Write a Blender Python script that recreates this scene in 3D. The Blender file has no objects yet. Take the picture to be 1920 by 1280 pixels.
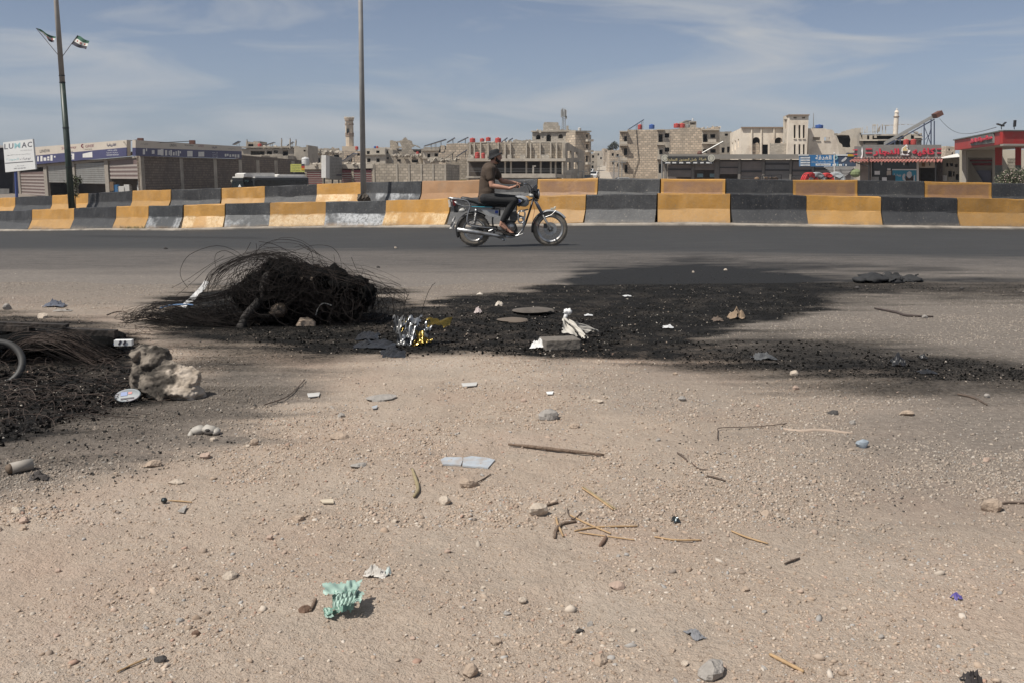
import bpy, bmesh, math, random
import numpy as np
from mathutils import Vector, Matrix, geometry
random.seed(7); rng = np.random.default_rng(7)
SC = bpy.context.scene
COL = SC.collection
# ------------------------------------------------------------------ camera, light, exposure
CAM_H = 1.16; FPX = 1867.0; PITCH = math.atan(310/FPX)
cd = bpy.data.cameras.new('camera'); cam = bpy.data.objects.new('camera', cd); COL.objects.link(cam)
cam.location = (0, 0, CAM_H); cam.rotation_euler = (math.pi/2-PITCH, 0, 0)
cd.sensor_width = 36; cd.lens = 35.0; cd.clip_end = 6000; cd.clip_start = .05
SC.camera = cam
SUN_EL = math.radians(57); SX, SY = .85, .527          # horizontal travel of the sunlight (shadows fall right and away)
w = bpy.data.worlds.new('World'); SC.world = w; w.use_nodes = True
nt = w.node_tree; N = nt.nodes; L = nt.links
for n in list(N): N.remove(n)
out = N.new('ShaderNodeOutputWorld'); bg = N.new('ShaderNodeBackground'); L.new(bg.outputs[0], out.inputs[0])
sky = N.new('ShaderNodeTexSky'); sky.sky_type = 'NISHITA'; sky.sun_disc = False
sky.sun_elevation = SUN_EL; sky.sun_rotation = math.atan2(-SX, -SY)
sky.altitude = 400; sky.air_density = 1.0; sky.dust_density = 1.2; sky.ozone_density = 2.0
bg.inputs[1].default_value = .065
tc = N.new('ShaderNodeTexCoord'); sep = N.new('ShaderNodeSeparateXYZ'); L.new(tc.outputs['Generated'], sep.inputs[0])
# grade: a hazy, muted sky; slightly darker and bluer higher up
hs = N.new('ShaderNodeHueSaturation'); hs.inputs['Saturation'].default_value = .42; hs.inputs['Value'].default_value = 1.0
L.new(sky.outputs[0], hs.inputs['Color'])
mulr = N.new('ShaderNodeValToRGB'); cr = mulr.color_ramp
cr.elements[0].position = .0; cr.elements[0].color = (.86,.96,1.13,1)
cr.elements[1].position = .6; cr.elements[1].color = (.9,.95,1,1)
e = cr.elements.new(.16); e.color = (.58,.69,.88,1)
L.new(sep.outputs['Z'], mulr.inputs[0])
mm = N.new('ShaderNodeMix'); mm.data_type = 'RGBA'; mm.blend_type = 'MULTIPLY'; mm.inputs[0].default_value = 1
L.new(hs.outputs[0], mm.inputs[6]); L.new(mulr.outputs[0], mm.inputs[7])
# thin high cloud: streaks stretched along the horizon
mp = N.new('ShaderNodeMapping'); mp.inputs['Scale'].default_value = (2.4, 2.4, 15); mp.inputs['Rotation'].default_value = (0, .10, 0)
mp.inputs['Location'].default_value = (2.2, 3.3, 7.7)
L.new(tc.outputs['Generated'], mp.inputs[0])
nz = N.new('ShaderNodeTexNoise'); nz.inputs['Scale'].default_value = 1.6; nz.inputs['Detail'].default_value = 9; nz.inputs['Roughness'].default_value = .55; nz.inputs['Distortion'].default_value = .9
L.new(mp.outputs[0], nz.inputs['Vector'])
rr = N.new('ShaderNodeValToRGB'); rr.color_ramp.elements[0].position = .44; rr.color_ramp.elements[1].position = .76
rr.color_ramp.elements[0].color = (0,0,0,1); rr.color_ramp.elements[1].color = (.95,.95,.95,1)
L.new(nz.outputs[0], rr.inputs[0])
mx = N.new('ShaderNodeMix'); mx.data_type = 'RGBA'
L.new(rr.outputs[0], mx.inputs[0]); L.new(mm.outputs[2], mx.inputs[6]); mx.inputs[7].default_value = (5.8, 6.0, 6.25, 1)
L.new(mx.outputs[2], bg.inputs[0])
sl = bpy.data.lights.new('sun', 'SUN'); sl.energy = 3.9; sl.angle = math.radians(.55); sl.color = (1, .95, .87)
so = bpy.data.objects.new('sun', sl); COL.objects.link(so)
so.rotation_euler = Vector((SX*math.cos(SUN_EL), SY*math.cos(SUN_EL), -math.sin(SUN_EL))).to_track_quat('-Z', 'Y').to_euler()
so.location = (-20, -10, 40)
vs = SC.view_settings; vs.view_transform = 'Standard'; vs.look = 'None'; vs.gamma = 1; vs.use_curve_mapping = False; vs.exposure = .38
# ------------------------------------------------------------------ picture <-> place
CP, SP = math.cos(PITCH), math.sin(PITCH)
def ray(px, row):
    a = (px-960)/FPX; b = (640-row)/FPX
    return Vector((a, CP+b*SP, -SP+b*CP))
def P(px, row, Y):                       # the point at distance Y seen at that place
    d = ray(px, row); s = Y/d.y
    return Vector((d.x*s, Y, CAM_H+d.z*s))
def proj(x, y, z):                       # numpy: place -> picture
    zz = z-CAM_H
    dep = y*CP - zz*SP; up = y*SP + zz*CP
    dep = np.maximum(dep, 1e-3)
    return 960+FPX*x/dep, 640-FPX*up/dep
def sm(a, b, t):
    t = np.clip((np.asarray(t, float)-a)/(b-a), 0, 1); return t*t*(3-2*t)
_T = rng.random((256, 256))
def vn(x, y):
    xi = np.floor(x).astype(int); yi = np.floor(y).astype(int); fx = x-xi; fy = y-yi
    fx = fx*fx*(3-2*fx); fy = fy*fy*(3-2*fy)
    g = lambda i, j: _T[(i) % 256, (j) % 256]
    return (g(xi,yi)*(1-fx)+g(xi+1,yi)*fx)*(1-fy)+(g(xi,yi+1)*(1-fx)+g(xi+1,yi+1)*fx)*fy
def fbm(x, y, o=4):
    s = 0; a = .5; t = 0
    for k in range(o):
        s = s+a*vn(x*2**k+17.3*k, y*2**k+9.1*k); t += a; a *= .5
    return s/t
# far edge of the road / front barrier (px, distance, z of foot, top row); rear barrier
FE = [(-260,52,-1.5,408),(0,41,-1.05,396),(100,38.3,-.93,392.6),(200,35.6,-.8,388),(340,32.5,-.56,384.8),(450,32,-.50,381.5),(550,32,-.44,379.6),(720,31,-.38,376.7),(800,29,-.24,373.7),(960,27.6,-.15,369),
      (1100,26.7,-.08,365.2),(1300,25.8,-.065,362.6),(1500,26.2,-.13,366.5),(1700,26.4,-.2,369.5),(1900,27.1,-.25,373.4),(2160,28.5,-.35,379)]
RT = [(-260,386),(0,371.7),(100,367),(250,358),(324,356.4),(417,353),(500,350),(596,345.8),(689,342),(800,340.2),(900,338),(1010,336),(1123,334.8),(1239,335.2),(1360,336.3),(1485,337.3),(1606,338),(1731,340.5),(1856,343),(1920,344.5),(2160,350)]
BH = .80
def lerp(tab, px, k): return float(np.interp(px, [t[0] for t in tab], [t[k] for t in tab]))
def front_pt(px):                        # foot of the front barrier (x, y, z)
    Y = lerp(FE, px, 1); p = P(px, lerp(FE, px, 3), Y); return Vector((p.x, Y, p.z-BH))
def rear_pt(px):
    Y = lerp(FE, px, 1)*1.10+.1; p = P(px, lerp(RT, px, 1), Y); return Vector((p.x, Y, p.z-BH))
_fp = [front_pt(q) for q in range(-250, 2161, 20)]; _rp = [rear_pt(q) for q in range(-250, 2161, 20)]
FX = np.array([p.x for p in _fp]); FY = np.array([p.y for p in _fp]); FZ = np.array([p.z for p in _fp])
RX = np.array([p.x for p in _rp]); RY = np.array([p.y for p in _rp]); RZ = np.array([p.z for p in _rp])
o = np.argsort(FX); FX, FY, FZ = FX[o], FY[o], FZ[o]; o = np.argsort(RX); RX, RY, RZ = RX[o], RY[o], RZ[o]
def gz(x, y):                            # smooth ground height
    x = np.asarray(x, float); y = np.asarray(y, float)
    fy = np.interp(x, FX, FY); fz = np.interp(x, FX, FZ); ry = np.interp(x, RX, RY); rz = np.interp(x, RX, RZ)
    t = sm(9, fy-.5, y); z = fz*t
    t2 = np.clip((y-fy)/(ry-fy), 0, 1); z = z*(1-t2)+rz*t2
    t3 = sm(0, 30, y-ry-6); z = z*(1-t3)-1.7*t3
    z = z+np.clip(y-105, 0, 250)*.026
    return z
def G(x, y): return float(gz(x, y))
def ground_at(px, row):                  # where the sight line meets the ground
    d = ray(px, row); lo, hi = .5, 60.
    if CAM_H+d.z*9/d.y < -.03: hi = 9.
    f = lambda Y: CAM_H+d.z*Y/d.y-G(d.x*Y/d.y, Y)
    for _ in range(22):
        m = (lo+hi)/2
        if f(m) > 0: lo = m
        else: hi = m
    return Vector((d.x*lo/d.y, lo, G(d.x*lo/d.y, lo)))
# ------------------------------------------------------------------ materials
MATS = {}
def nodes(m): return m.node_tree.nodes, m.node_tree.links
def mat(name, col, rough=.85, var=.12, scale=3., bump=.0, bscale=30., metal=0., dirt=None, dirtamt=.0, dscale=1.2, spec=None, brick=None, emis=None):
    if name in MATS: return MATS[name]
    m = bpy.data.materials.new(name); m.use_nodes = True; N, L = nodes(m); b = N['Principled BSDF']
    b.inputs['Roughness'].default_value = rough; b.inputs['Metallic'].default_value = metal
    if spec is not None: b.inputs['Specular IOR Level'].default_value = spec
    t = N.new('ShaderNodeTexCoord'); co = t.outputs['Object']
    n = N.new('ShaderNodeTexNoise'); n.inputs['Scale'].default_value = scale; n.inputs['Detail'].default_value = 6; n.inputs['Roughness'].default_value = .6; L.new(co, n.inputs['Vector'])
    r = N.new('ShaderNodeValToRGB'); r.color_ramp.elements[0].position = .3; r.color_ramp.elements[1].position = .7
    r.color_ramp.elements[0].color = tuple(max(0, c*(1-var)) for c in col)+(1,); r.color_ramp.elements[1].color = tuple(min(1, c*(1+var)) for c in col)+(1,)
    L.new(n.outputs[0], r.inputs[0]); cur = r.outputs[0]; hgt = None
    if brick:
        bw, bh, mort, mc = brick
        s = N.new('ShaderNodeSeparateXYZ'); L.new(co, s.inputs[0]); ad = N.new('ShaderNodeMath'); L.new(s.outputs[0], ad.inputs[0]); L.new(s.outputs[1], ad.inputs[1])
        cb = N.new('ShaderNodeCombineXYZ'); L.new(ad.outputs[0], cb.inputs[0]); L.new(s.outputs[2], cb.inputs[1])
        bt = N.new('ShaderNodeTexBrick'); bt.inputs['Scale'].default_value = 1; bt.inputs['Brick Width'].default_value = bw; bt.inputs['Row Height'].default_value = bh; bt.inputs['Mortar Size'].default_value = mort
        bt.inputs['Color1'].default_value = tuple(c*.62 for c in col)+(1,); bt.inputs['Color2'].default_value = tuple(min(1, c*1.22) for c in col)+(1,); bt.inputs['Mortar'].default_value = tuple(mc)+(1,)
        L.new(cb.outputs[0], bt.inputs['Vector'])
        mxx = N.new('ShaderNodeMix'); mxx.data_type = 'RGBA'; mxx.inputs[0].default_value = .22; L.new(bt.outputs[0], mxx.inputs[6]); L.new(cur, mxx.inputs[7]); cur = mxx.outputs[2]; hgt = bt.outputs['Fac']
    if dirt:
        d = N.new('ShaderNodeTexNoise'); d.inputs['Scale'].default_value = dscale; d.inputs['Detail'].default_value = 8; d.inputs['Roughness'].default_value = .65; L.new(co, d.inputs['Vector'])
        dr = N.new('ShaderNodeValToRGB'); dr.color_ramp.elements[0].position = .48; dr.color_ramp.elements[1].position = .68; dr.color_ramp.elements[1].color = (dirtamt,)*3+(1,); L.new(d.outputs[0], dr.inputs[0])
        mxd = N.new('ShaderNodeMix'); mxd.data_type = 'RGBA'; L.new(dr.outputs[0], mxd.inputs[0]); L.new(cur, mxd.inputs[6]); mxd.inputs[7].default_value = tuple(dirt)+(1,); cur = mxd.outputs[2]
    L.new(cur, b.inputs['Base Color'])
    if bump or hgt:
        bn = N.new('ShaderNodeTexNoise'); bn.inputs['Scale'].default_value = bscale; bn.inputs['Detail'].default_value = 5; L.new(co, bn.inputs['Vector'])
        bp = N.new('ShaderNodeBump'); bp.inputs['Strength'].default_value = max(bump, .25); bp.inputs['Distance'].default_value = .02
        if hgt:
            iv = N.new('ShaderNodeMath'); iv.operation = 'SUBTRACT'; L.new(bn.outputs[0], iv.inputs[0]); L.new(hgt, iv.inputs[1]); L.new(iv.outputs[0], bp.inputs['Height']); bp.inputs['Distance'].default_value = .05
        else: L.new(bn.outputs[0], bp.inputs['Height'])
        L.new(bp.outputs[0], b.inputs['Normal'])
    if emis: b.inputs['Emission Color'].default_value = tuple(emis)+(1,); b.inputs['Emission Strength'].default_value = 1
    MATS[name] = m; return m
M = mat
CONC = M('concrete', (.38,.335,.275), .9, .2, .8, .5, 8, dirt=(.14,.125,.11), dirtamt=.7, dscale=.5)
CONCL = M('pale concrete', (.50,.445,.37), .9, .15, .6, .4, 8, dirt=(.2,.175,.15), dirtamt=.6, dscale=.6)
STONE = M('stone masonry', (.53,.43,.325), .92, .15, 1.2, .5, 6, brick=(.62,.40,.05,(.26,.225,.185)), dirt=(.2,.18,.15), dirtamt=.5, dscale=.25)
BLOCK = M('grey block masonry', (.42,.36,.285), .92, .15, 1.2, .5, 6, brick=(.5,.33,.04,(.23,.2,.165)), dirt=(.16,.145,.125), dirtamt=.6, dscale=.4)
DBRICK = M('brown block masonry', (.20,.155,.12), .92, .15, 1.2, .5, 6, brick=(.42,.24,.03,(.075,.062,.052)), dirt=(.09,.075,.065), dirtamt=.5, dscale=.4)
WHITE = M('limestone render', (.70,.62,.515), .9, .1, .5, .3, 10, dirt=(.34,.26,.2), dirtamt=.55, dscale=.35)
PLAST = M('cream plaster', (.42,.38,.31), .9, .1, .5, .3, 10, dirt=(.27,.24,.2), dirtamt=.5, dscale=.5)
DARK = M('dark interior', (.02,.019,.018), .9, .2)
RED = M('red paint', (.36,.028,.025), .5, .12, 1.5, dirt=(.25,.1,.07), dirtamt=.4)
REDT = M('faded red plastic tank', (.42,.06,.05), .6, .1)
BLUET = M('blue plastic tank', (.04,.1,.32), .6, .1)
WHITEP = M('white paint', (.62,.6,.57), .6, .06, 2, dirt=(.4,.36,.3), dirtamt=.3)
METAL = M('galvanised metal', (.33,.325,.31), .5, .15, 8, metal=.5)
DMETAL = M('dark steel', (.05,.05,.052), .5, .2, 8, metal=.6)
PANEL = M('solar panel', (.06,.07,.1), .25, .2, 4, metal=.2)
BROWNSH = M('brown shutter slat', (.14,.095,.085), .6, .15, 2); PALESH = M('pale shutter slat', (.38,.33,.30), .6, .1, 2)
GREYSH = M('grey shutter', (.27,.265,.25), .6, .12, 1.5, dirt=(.16,.14,.12), dirtamt=.4); MAROON = M('maroon shutter slat', (.25,.075,.08), .6, .15, 2)
TAUPE = M('taupe shutter', (.17,.145,.13), .6, .12, 1.5, dirt=(.1,.09,.08), dirtamt=.4)
NAVY = M('navy sign print', (.045,.045,.115), .5, .15, .6); CREAM = M('cream sign print', (.50,.44,.37), .6, .05, .6)
INK = M('dark lettering', (.04,.035,.05), .6, .1); GOLD = M('gold lettering', (.46,.38,.2), .5, .1); PWHITE = M('white lettering', (.7,.7,.69), .6, .03)
SBLUE = M('blue sign print', (.035,.16,.36), .5, .12, .7); TEAL = M('pale teal lettering', (.25,.44,.47), .6, .05); BLACKS = M('black sign print', (.025,.025,.024), .5, .2)
YELS = M('yellow sign print', (.5,.5,.13), .6, .1); REDL = M('red raised lettering', (.45,.035,.06), .4, .1); SGREY = M('grey sign panel', (.16,.155,.145), .6, .1)
# ------------------------------------------------------------------ mesh building
class MB:
    def __init__(s): s.v = []; s.f = []; s.m = []
    def add(s, vs, fs, mi=0):
        o = len(s.v); s.v += [tuple(v) for v in vs]; s.f += [tuple(i+o for i in f) for f in fs]; s.m += [mi]*len(fs); return s
    def box(s, c, d, rz=0, mi=0, R=None, taper=1.):
        x, y, z = d[0]/2, d[1]/2, d[2]/2; vs = []
        for sz in (-1, 1):
            k = taper if sz > 0 else 1
            for sx, sy in ((-1,-1),(1,-1),(1,1),(-1,1)): vs.append(Vector((sx*x*k, sy*y*k, sz*z)))
        Rm = R if R is not None else Matrix.Rotation(rz, 3, 'Z')
        vs = [Rm@v+Vector(c) for v in vs]
        return s.add(vs, [(0,3,2,1),(4,5,6,7),(0,1,5,4),(1,2,6,5),(2,3,7,6),(3,0,4,7)], mi)
    def bar(s, a, b, w, h=None, mi=0):       # rectangular bar from a to b
        a, b = Vector(a), Vector(b); h = h or w; d = b-a; q = d.to_track_quat('X', 'Z').to_matrix()
        return s.box((a+b)/2, (d.length, w, h), R=q, mi=mi)
    def tube(s, pts, r, n=8, mi=0, cap=True):
        pts = [Vector(p) for p in pts]; k = len(pts); rs = r if isinstance(r, (list, tuple)) else [r]*k
        vs = []; up = None
        for i, p in enumerate(pts):
            t = (pts[min(i+1, k-1)]-pts[max(i-1, 0)])
            t = t.normalized() if t.length > 1e-9 else Vector((0,0,1))
            if up is None: up = t.orthogonal().normalized()
            up = (up-t*up.dot(t)); up = up.normalized() if up.length > 1e-6 else t.orthogonal().normalized()
            bi = t.cross(up)
            for j in range(n):
                a = 2*math.pi*j/n; vs.append(p+(up*math.cos(a)+bi*math.sin(a))*rs[i])
        fs = [(i*n+j, i*n+(j+1)%n, (i+1)*n+(j+1)%n, (i+1)*n+j) for i in range(k-1) for j in range(n)]
        if cap: fs += [tuple(reversed(range(n))), tuple(range((k-1)*n, k*n))]
        return s.add(vs, fs, mi)
    def lathe(s, prof, c=(0,0,0), n=20, axis='Z', mi=0, a0=0, a1=2*math.pi, sc=(1,1)):   # prof = [(r,h)]
        full = abs(a1-a0-2*math.pi) < 1e-6; k = n if full else n+1; vs = []
        for r, h in prof:
            for j in range(k):
                a = a0+(a1-a0)*j/n; u, v = r*math.cos(a)*sc[0], r*math.sin(a)*sc[1]
                q = {'Z': (u, v, h), 'Y': (u, h, v), 'X': (h, u, v)}[axis]; vs.append(Vector(q)+Vector(c))
        fs = []
        for i in range(len(prof)-1):
            for j in range(n if full else n):
                j2 = (j+1) % k if full else j+1
                fs.append((i*k+j, i*k+j2, (i+1)*k+j2, (i+1)*k+j))
        return s.add(vs, fs, mi)
    def ell(s, c, r, n=12, mi=0, R=None):
        vs = []; fs = []; c = Vector(c); h = n//2
        for i in range(h+1):
            th = math.pi*i/h
            for j in range(n):
                a = 2*math.pi*j/n; v = Vector((r[0]*math.sin(th)*math.cos(a), r[1]*math.sin(th)*math.sin(a), r[2]*math.cos(th)))
                if R is not None: v = R@v
                vs.append(c+v)
        for i in range(h):
            for j in range(n): fs.append((i*n+j, (i+1)*n+j, (i+1)*n+(j+1)%n, i*n+(j+1)%n))
        return s.add(vs, fs, mi)
    def cap2(s, a, b, ra, rb, n=12, mi=0):   # tapered capsule
        a, b = Vector(a), Vector(b); d = (b-a); ln = d.length; t = d.normalized() if ln > 1e-6 else Vector((0,0,1))
        pts = []; rs = []
        for k in range(5): an = math.pi/2*(1-k/4); pts.append(a-t*ra*math.sin(an)); rs.append(max(ra*math.cos(an), 1e-4))
        for k in range(1, 5): pts.append(a.lerp(b, k/5)); rs.append(ra+(rb-ra)*k/5)
        for k in range(5): an = math.pi/2*k/4; pts.append(b+t*rb*math.sin(an)); rs.append(max(rb*math.cos(an), 1e-4))
        return s.tube(pts, rs, n, mi)
    def pex(s, outer, holes, vec, mi=0):     # polygon with holes pushed along vec
        loops = [[Vector(p) for p in outer]]+[[Vector(p) for p in h] for h in holes]
        tr = geometry.tessellate_polygon(loops); fl = [p for l in loops for p in l]; n = len(fl); vec = Vector(vec)
        vs = fl+[p+vec for p in fl]
        fs = [tuple(t) for t in tr]+[tuple(reversed([i+n for i in t])) for t in tr]; o = 0
        for l in loops:
            k = len(l); fs += [(o+i, o+(i+1)%k, n+o+(i+1)%k, n+o+i) for i in range(k)]; o += k
        return s.add(vs, fs, mi)
    def build(s, name, mats, parent=None, smooth=False, loc=None, fix=True):
        me = bpy.data.meshes.new(name); off = Vector((0,0,0))
        if parent is not None and loc is None: off = parent_world(parent)
        if loc is not None: off = Vector(loc)
        me.from_pydata([tuple(Vector(v)-off) for v in s.v], [], s.f)
        for m in (mats if isinstance(mats, (list, tuple)) else [mats]): me.materials.append(m)
        if len(me.materials) > 1: me.polygons.foreach_set('material_index', s.m)
        if smooth: me.polygons.foreach_set('use_smooth', [True]*len(me.polygons))
        me.update()
        if fix:
            bm = bmesh.new(); bm.from_mesh(me); bmesh.ops.recalc_face_normals(bm, faces=bm.faces); bm.to_mesh(me); bm.free()
        o = bpy.data.objects.new(name, me); COL.objects.link(o)
        if parent is not None: o.parent = parent
        elif loc is not None: o.location = loc
        return o
def parent_world(p):
    v = Vector(p.location)
    while p.parent: p = p.parent; v = v+Vector(p.location)
    return v
def tag(o, label=None, cat=None, group=None, kind=None):
    if label: o['label'] = label
    if cat: o['category'] = cat
    if group: o['group'] = group
    if kind: o['kind'] = kind
    return o
def thing(name, loc, label, cat, group=None, rz=0):
    o = bpy.data.objects.new(name, None); o.empty_display_size = .1; COL.objects.link(o); o.location = loc; o.rotation_euler = (0,0,rz)
    return tag(o, label, cat, group)
def copy_tree(o, parent=None, **kw):
    c = o.copy(); COL.objects.link(c)
    if parent is not None: c.parent = parent
    for ch in o.children: copy_tree(ch, c)
    return c
def struct(o): o['kind'] = 'structure'; return o
def stuff(o): o['kind'] = 'stuff'; return o
def smooth_angle(o, a=40):
    me = o.data; me.polygons.foreach_set('use_smooth', [True]*len(me.polygons))
    try: me.set_sharp_from_angle(angle=math.radians(a))
    except Exception: pass
    return o
# arabic letters have to be shaped and laid right to left by hand
AF = {'ا':(0xFE8D,0xFE8E,0,0),'أ':(0xFE83,0xFE84,0,0),'ب':(0xFE8F,0xFE90,0xFE91,0xFE92),'ة':(0xFE93,0xFE94,0,0),'ت':(0xFE95,0xFE96,0xFE97,0xFE98),'ج':(0xFE9D,0xFE9E,0xFE9F,0xFEA0),'ح':(0xFEA1,0xFEA2,0xFEA3,0xFEA4),'خ':(0xFEA5,0xFEA6,0xFEA7,0xFEA8),'د':(0xFEA9,0xFEAA,0,0),'ر':(0xFEAD,0xFEAE,0,0),'ز':(0xFEAF,0xFEB0,0,0),'س':(0xFEB1,0xFEB2,0xFEB3,0xFEB4),'ش':(0xFEB5,0xFEB6,0xFEB7,0xFEB8),'ص':(0xFEB9,0xFEBA,0xFEBB,0xFEBC),'ط':(0xFEC1,0xFEC2,0xFEC3,0xFEC4),'ع':(0xFEC9,0xFECA,0xFECB,0xFECC),'غ':(0xFECD,0xFECE,0xFECF,0xFED0),'ف':(0xFED1,0xFED2,0xFED3,0xFED4),'ق':(0xFED5,0xFED6,0xFED7,0xFED8),'ك':(0xFED9,0xFEDA,0xFEDB,0xFEDC),'ل':(0xFEDD,0xFEDE,0xFEDF,0xFEE0),'م':(0xFEE1,0xFEE2,0xFEE3,0xFEE4),'ن':(0xFEE5,0xFEE6,0xFEE7,0xFEE8),'ه':(0xFEE9,0xFEEA,0xFEEB,0xFEEC),'و':(0xFEED,0xFEEE,0,0),'ي':(0xFEF1,0xFEF2,0xFEF3,0xFEF4)}
def ar(s):
    out = []
    for i, c in enumerate(s):
        if c not in AF: out.append(c); continue
        p = i > 0 and s[i-1] in AF and AF[s[i-1]][2] > 0; n = AF[c][2] > 0 and i+1 < len(s) and s[i+1] in AF
        out.append(chr(AF[c][(3 if p else 2) if n else (1 if p else 0)]))
    return ''.join(reversed(out))
# ------------------------------------------------------------------ facades
class Fac:
    def __init__(s, pa, Ya, pb, Yb):
        a = P(pa, 300, Ya); b = P(pb, 300, Yb); s.A = Vector((a.x, a.y, 0)); B = Vector((b.x, b.y, 0)); s.W = (B-s.A).length
        s.u = (B-s.A).normalized(); s.n = Vector((-s.u.y, s.u.x, 0))
        if s.n.dot(s.A) < 0: s.n = -s.n
    def uv(s, px, row):
        d = ray(px, row); C = Vector((0,0,CAM_H)); t = (s.A-C).dot(s.n)/d.dot(s.n); p = C+d*t
        return (p-s.A).dot(s.u), p.z
    def to(s, u, z, d=0): return s.A+s.u*u+s.n*d+Vector((0,0,z))
    def pt(s, px, row, d=0): u, z = s.uv(px, row); return s.to(u, z, d)
def arch(x0, r0, x1, r1, n=8):           # rows: r0 crown, r1 foot
    rx = (x1-x0)/2; cx = (x0+x1)/2; ry = min(rx, r1-r0)
    return [(x0, r1)]+[(cx-rx*math.cos(math.pi*k/n), r0+ry-ry*math.sin(math.pi*k/n)) for k in range(n+1)]+[(x1, r1)]
def rect(x0, r0, x1, r1): return [(x0, r1), (x0, r0), (x1, r0), (x1, r1)]
def fpoly(mb, F, poly, d=0, th=.25, holes=(), mi=0):
    mb.pex([F.pt(x, r, d) for x, r in poly], [[F.pt(x, r, d) for x, r in h] for h in holes], F.n*th, mi); return mb
def frect(mb, F, x0, r0, x1, r1, d=0, th=.2, mi=0): return fpoly(mb, F, rect(x0, r0, x1, r1), d, th, (), mi)
def text(body, name, m, parent, F, x0, r0, x1, r1, d=-.05, th=.03, bold=0.):
    cu = bpy.data.curves.new('text', 'FONT'); cu.body = body; cu.size = 1; cu.resolution_u = 2; cu.offset = bold; cu.extrude = .5 if th >= .08 else 0
    o = bpy.data.objects.new('text', cu); dg = bpy.context.evaluated_depsgraph_get(); me = o.to_mesh()
    vs = [v.co.copy() for v in me.vertices]; fs = [tuple(p.vertices) for p in me.polygons]; o.to_mesh_clear(); bpy.data.curves.remove(cu)
    if not vs: return None
    ax, bx = min(v.x for v in vs), max(v.x for v in vs); ay, by = min(v.y for v in vs), max(v.y for v in vs)
    mb = MB(); q = []
    for v in vs:
        fx = (v.x-ax)/(bx-ax); fy = (v.y-ay)/(by-ay); q.append(F.pt(x0+(x1-x0)*fx, (r1 if not isinstance(r1, tuple) else r1[0]+(r1[1]-r1[0])*fx)*(1-fy)+(r0 if not isinstance(r0, tuple) else r0[0]+(r0[1]-r0[0])*fx)*fy, d+(th*(.5-v.z) if th >= .08 else 0)))
    mb.add(q, fs)
    return mb.build(name, m, parent, fix=False)
_used = {}
def building(name, label, cat, F, prof, depth, m, holes=(), zb=None, group=None, roof=True, frames=None, th=.3, slabs=(), inner=None, roofm=None, sidehole=False, bk=None):
    """a hollow building: front wall with real openings, side and back walls, roof, floor slabs"""
    if cat == 'ruin' or 'ruin' in name:
        rj = random.Random(int(prof[0][0])); q = [prof[0]]
        for p0, p1 in zip(prof[:-1], prof[1:]):
            k = max(1, int(abs(p1[0]-p0[0])/1.6))
            q += [(p0[0]+(p1[0]-p0[0])*i/k+rj.uniform(-.3,.3), p0[1]+(p1[1]-p0[1])*i/k+rj.uniform(-1.0,1.0)) for i in range(1, k)]+[p1]
        prof = q
    xs = [p[0] for p in prof]; us = [F.uv(*p) for p in prof]
    mid = F.to((us[0][0]+us[-1][0])/2, 0); zb = G(mid.x, mid.y)-.5 if zb is None else zb
    t = thing(name, (mid.x, mid.y, zb), label, cat, group)
    mb = MB(); outer = [F.to(us[0][0], zb)]+[F.to(*q) for q in us]+[F.to(us[-1][0], zb)]
    hs = [[F.pt(x, r) for x, r in h] for h in holes]
    mb.pex(outer, hs, F.n*th); mb.build('wall', m, t)
    u0, u1 = us[0][0], us[-1][0]; zt0, zt1 = us[0][1], us[-1][1]; zm = min(q[1] for q in us) if bk is None else F.uv(xs[0], bk)[1]
    mb = MB(); sd = F.u*th
    mb.pex([F.to(u0, zb, th), F.to(u0, zt0, th), F.to(u0, zt0, depth), F.to(u0, zb, depth)], [], sd); mb.build('side_wall', m, t)
    mb = MB(); mb.pex([F.to(u1-th, zb, th), F.to(u1-th, zt1, th), F.to(u1-th, zt1, depth), F.to(u1-th, zb, depth)], [], sd); mb.build('side_wall', m, t)
    mb = MB(); mb.pex([F.to(u0+th, zb, depth-th), F.to(u0+th, zm, depth-th), F.to(u1-th, zm, depth-th), F.to(u1-th, zb, depth-th)], [], F.n*th); mb.build('back_wall', m, t)
    if roof:
        z = zm-.35; mb = MB(); mb.pex([F.to(u0+th, z, th), F.to(u1-th, z, th), F.to(u1-th, z, depth-th), F.to(u0+th, z, depth-th)], [], Vector((0,0,.25))); mb.build('roof', roofm or CONC, t)
    for r in slabs:
        z = F.uv((xs[0]+xs[-1])/2, r)[1]; mb = MB(); mb.pex([F.to(u0-.12, z, -.35), F.to(u1+.12, z, -.35), F.to(u1+.12, z, -.01), F.to(u0-.12, z, -.01)], [], Vector((0,0,.22))); mb.build('floor_slab', roofm or CONC, t)
        mb = MB(); mb.pex([F.to(u0+th, z, th), F.to(u1-th, z, th), F.to(u1-th, z, depth-th), F.to(u0+th, z, depth-th)], [], Vector((0,0,.22))); mb.build('floor', CONC, t)
    if frames is not None:
        for h in holes:
            cx = sum(p[0] for p in h)/len(h); cy = sum(p[1] for p in h)/len(h)
            inn = [F.pt(cx+(x-cx)*.86, cy+(r-cy)*.9, .06) for x, r in h]; ou = [F.pt(cx+(x-cx)*.999, cy+(r-cy)*.999, .06) for x, r in h]
            mb = MB(); mb.pex(ou, [inn], F.n*.08); mb.build('window_frame', frames, t)
    return t
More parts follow.
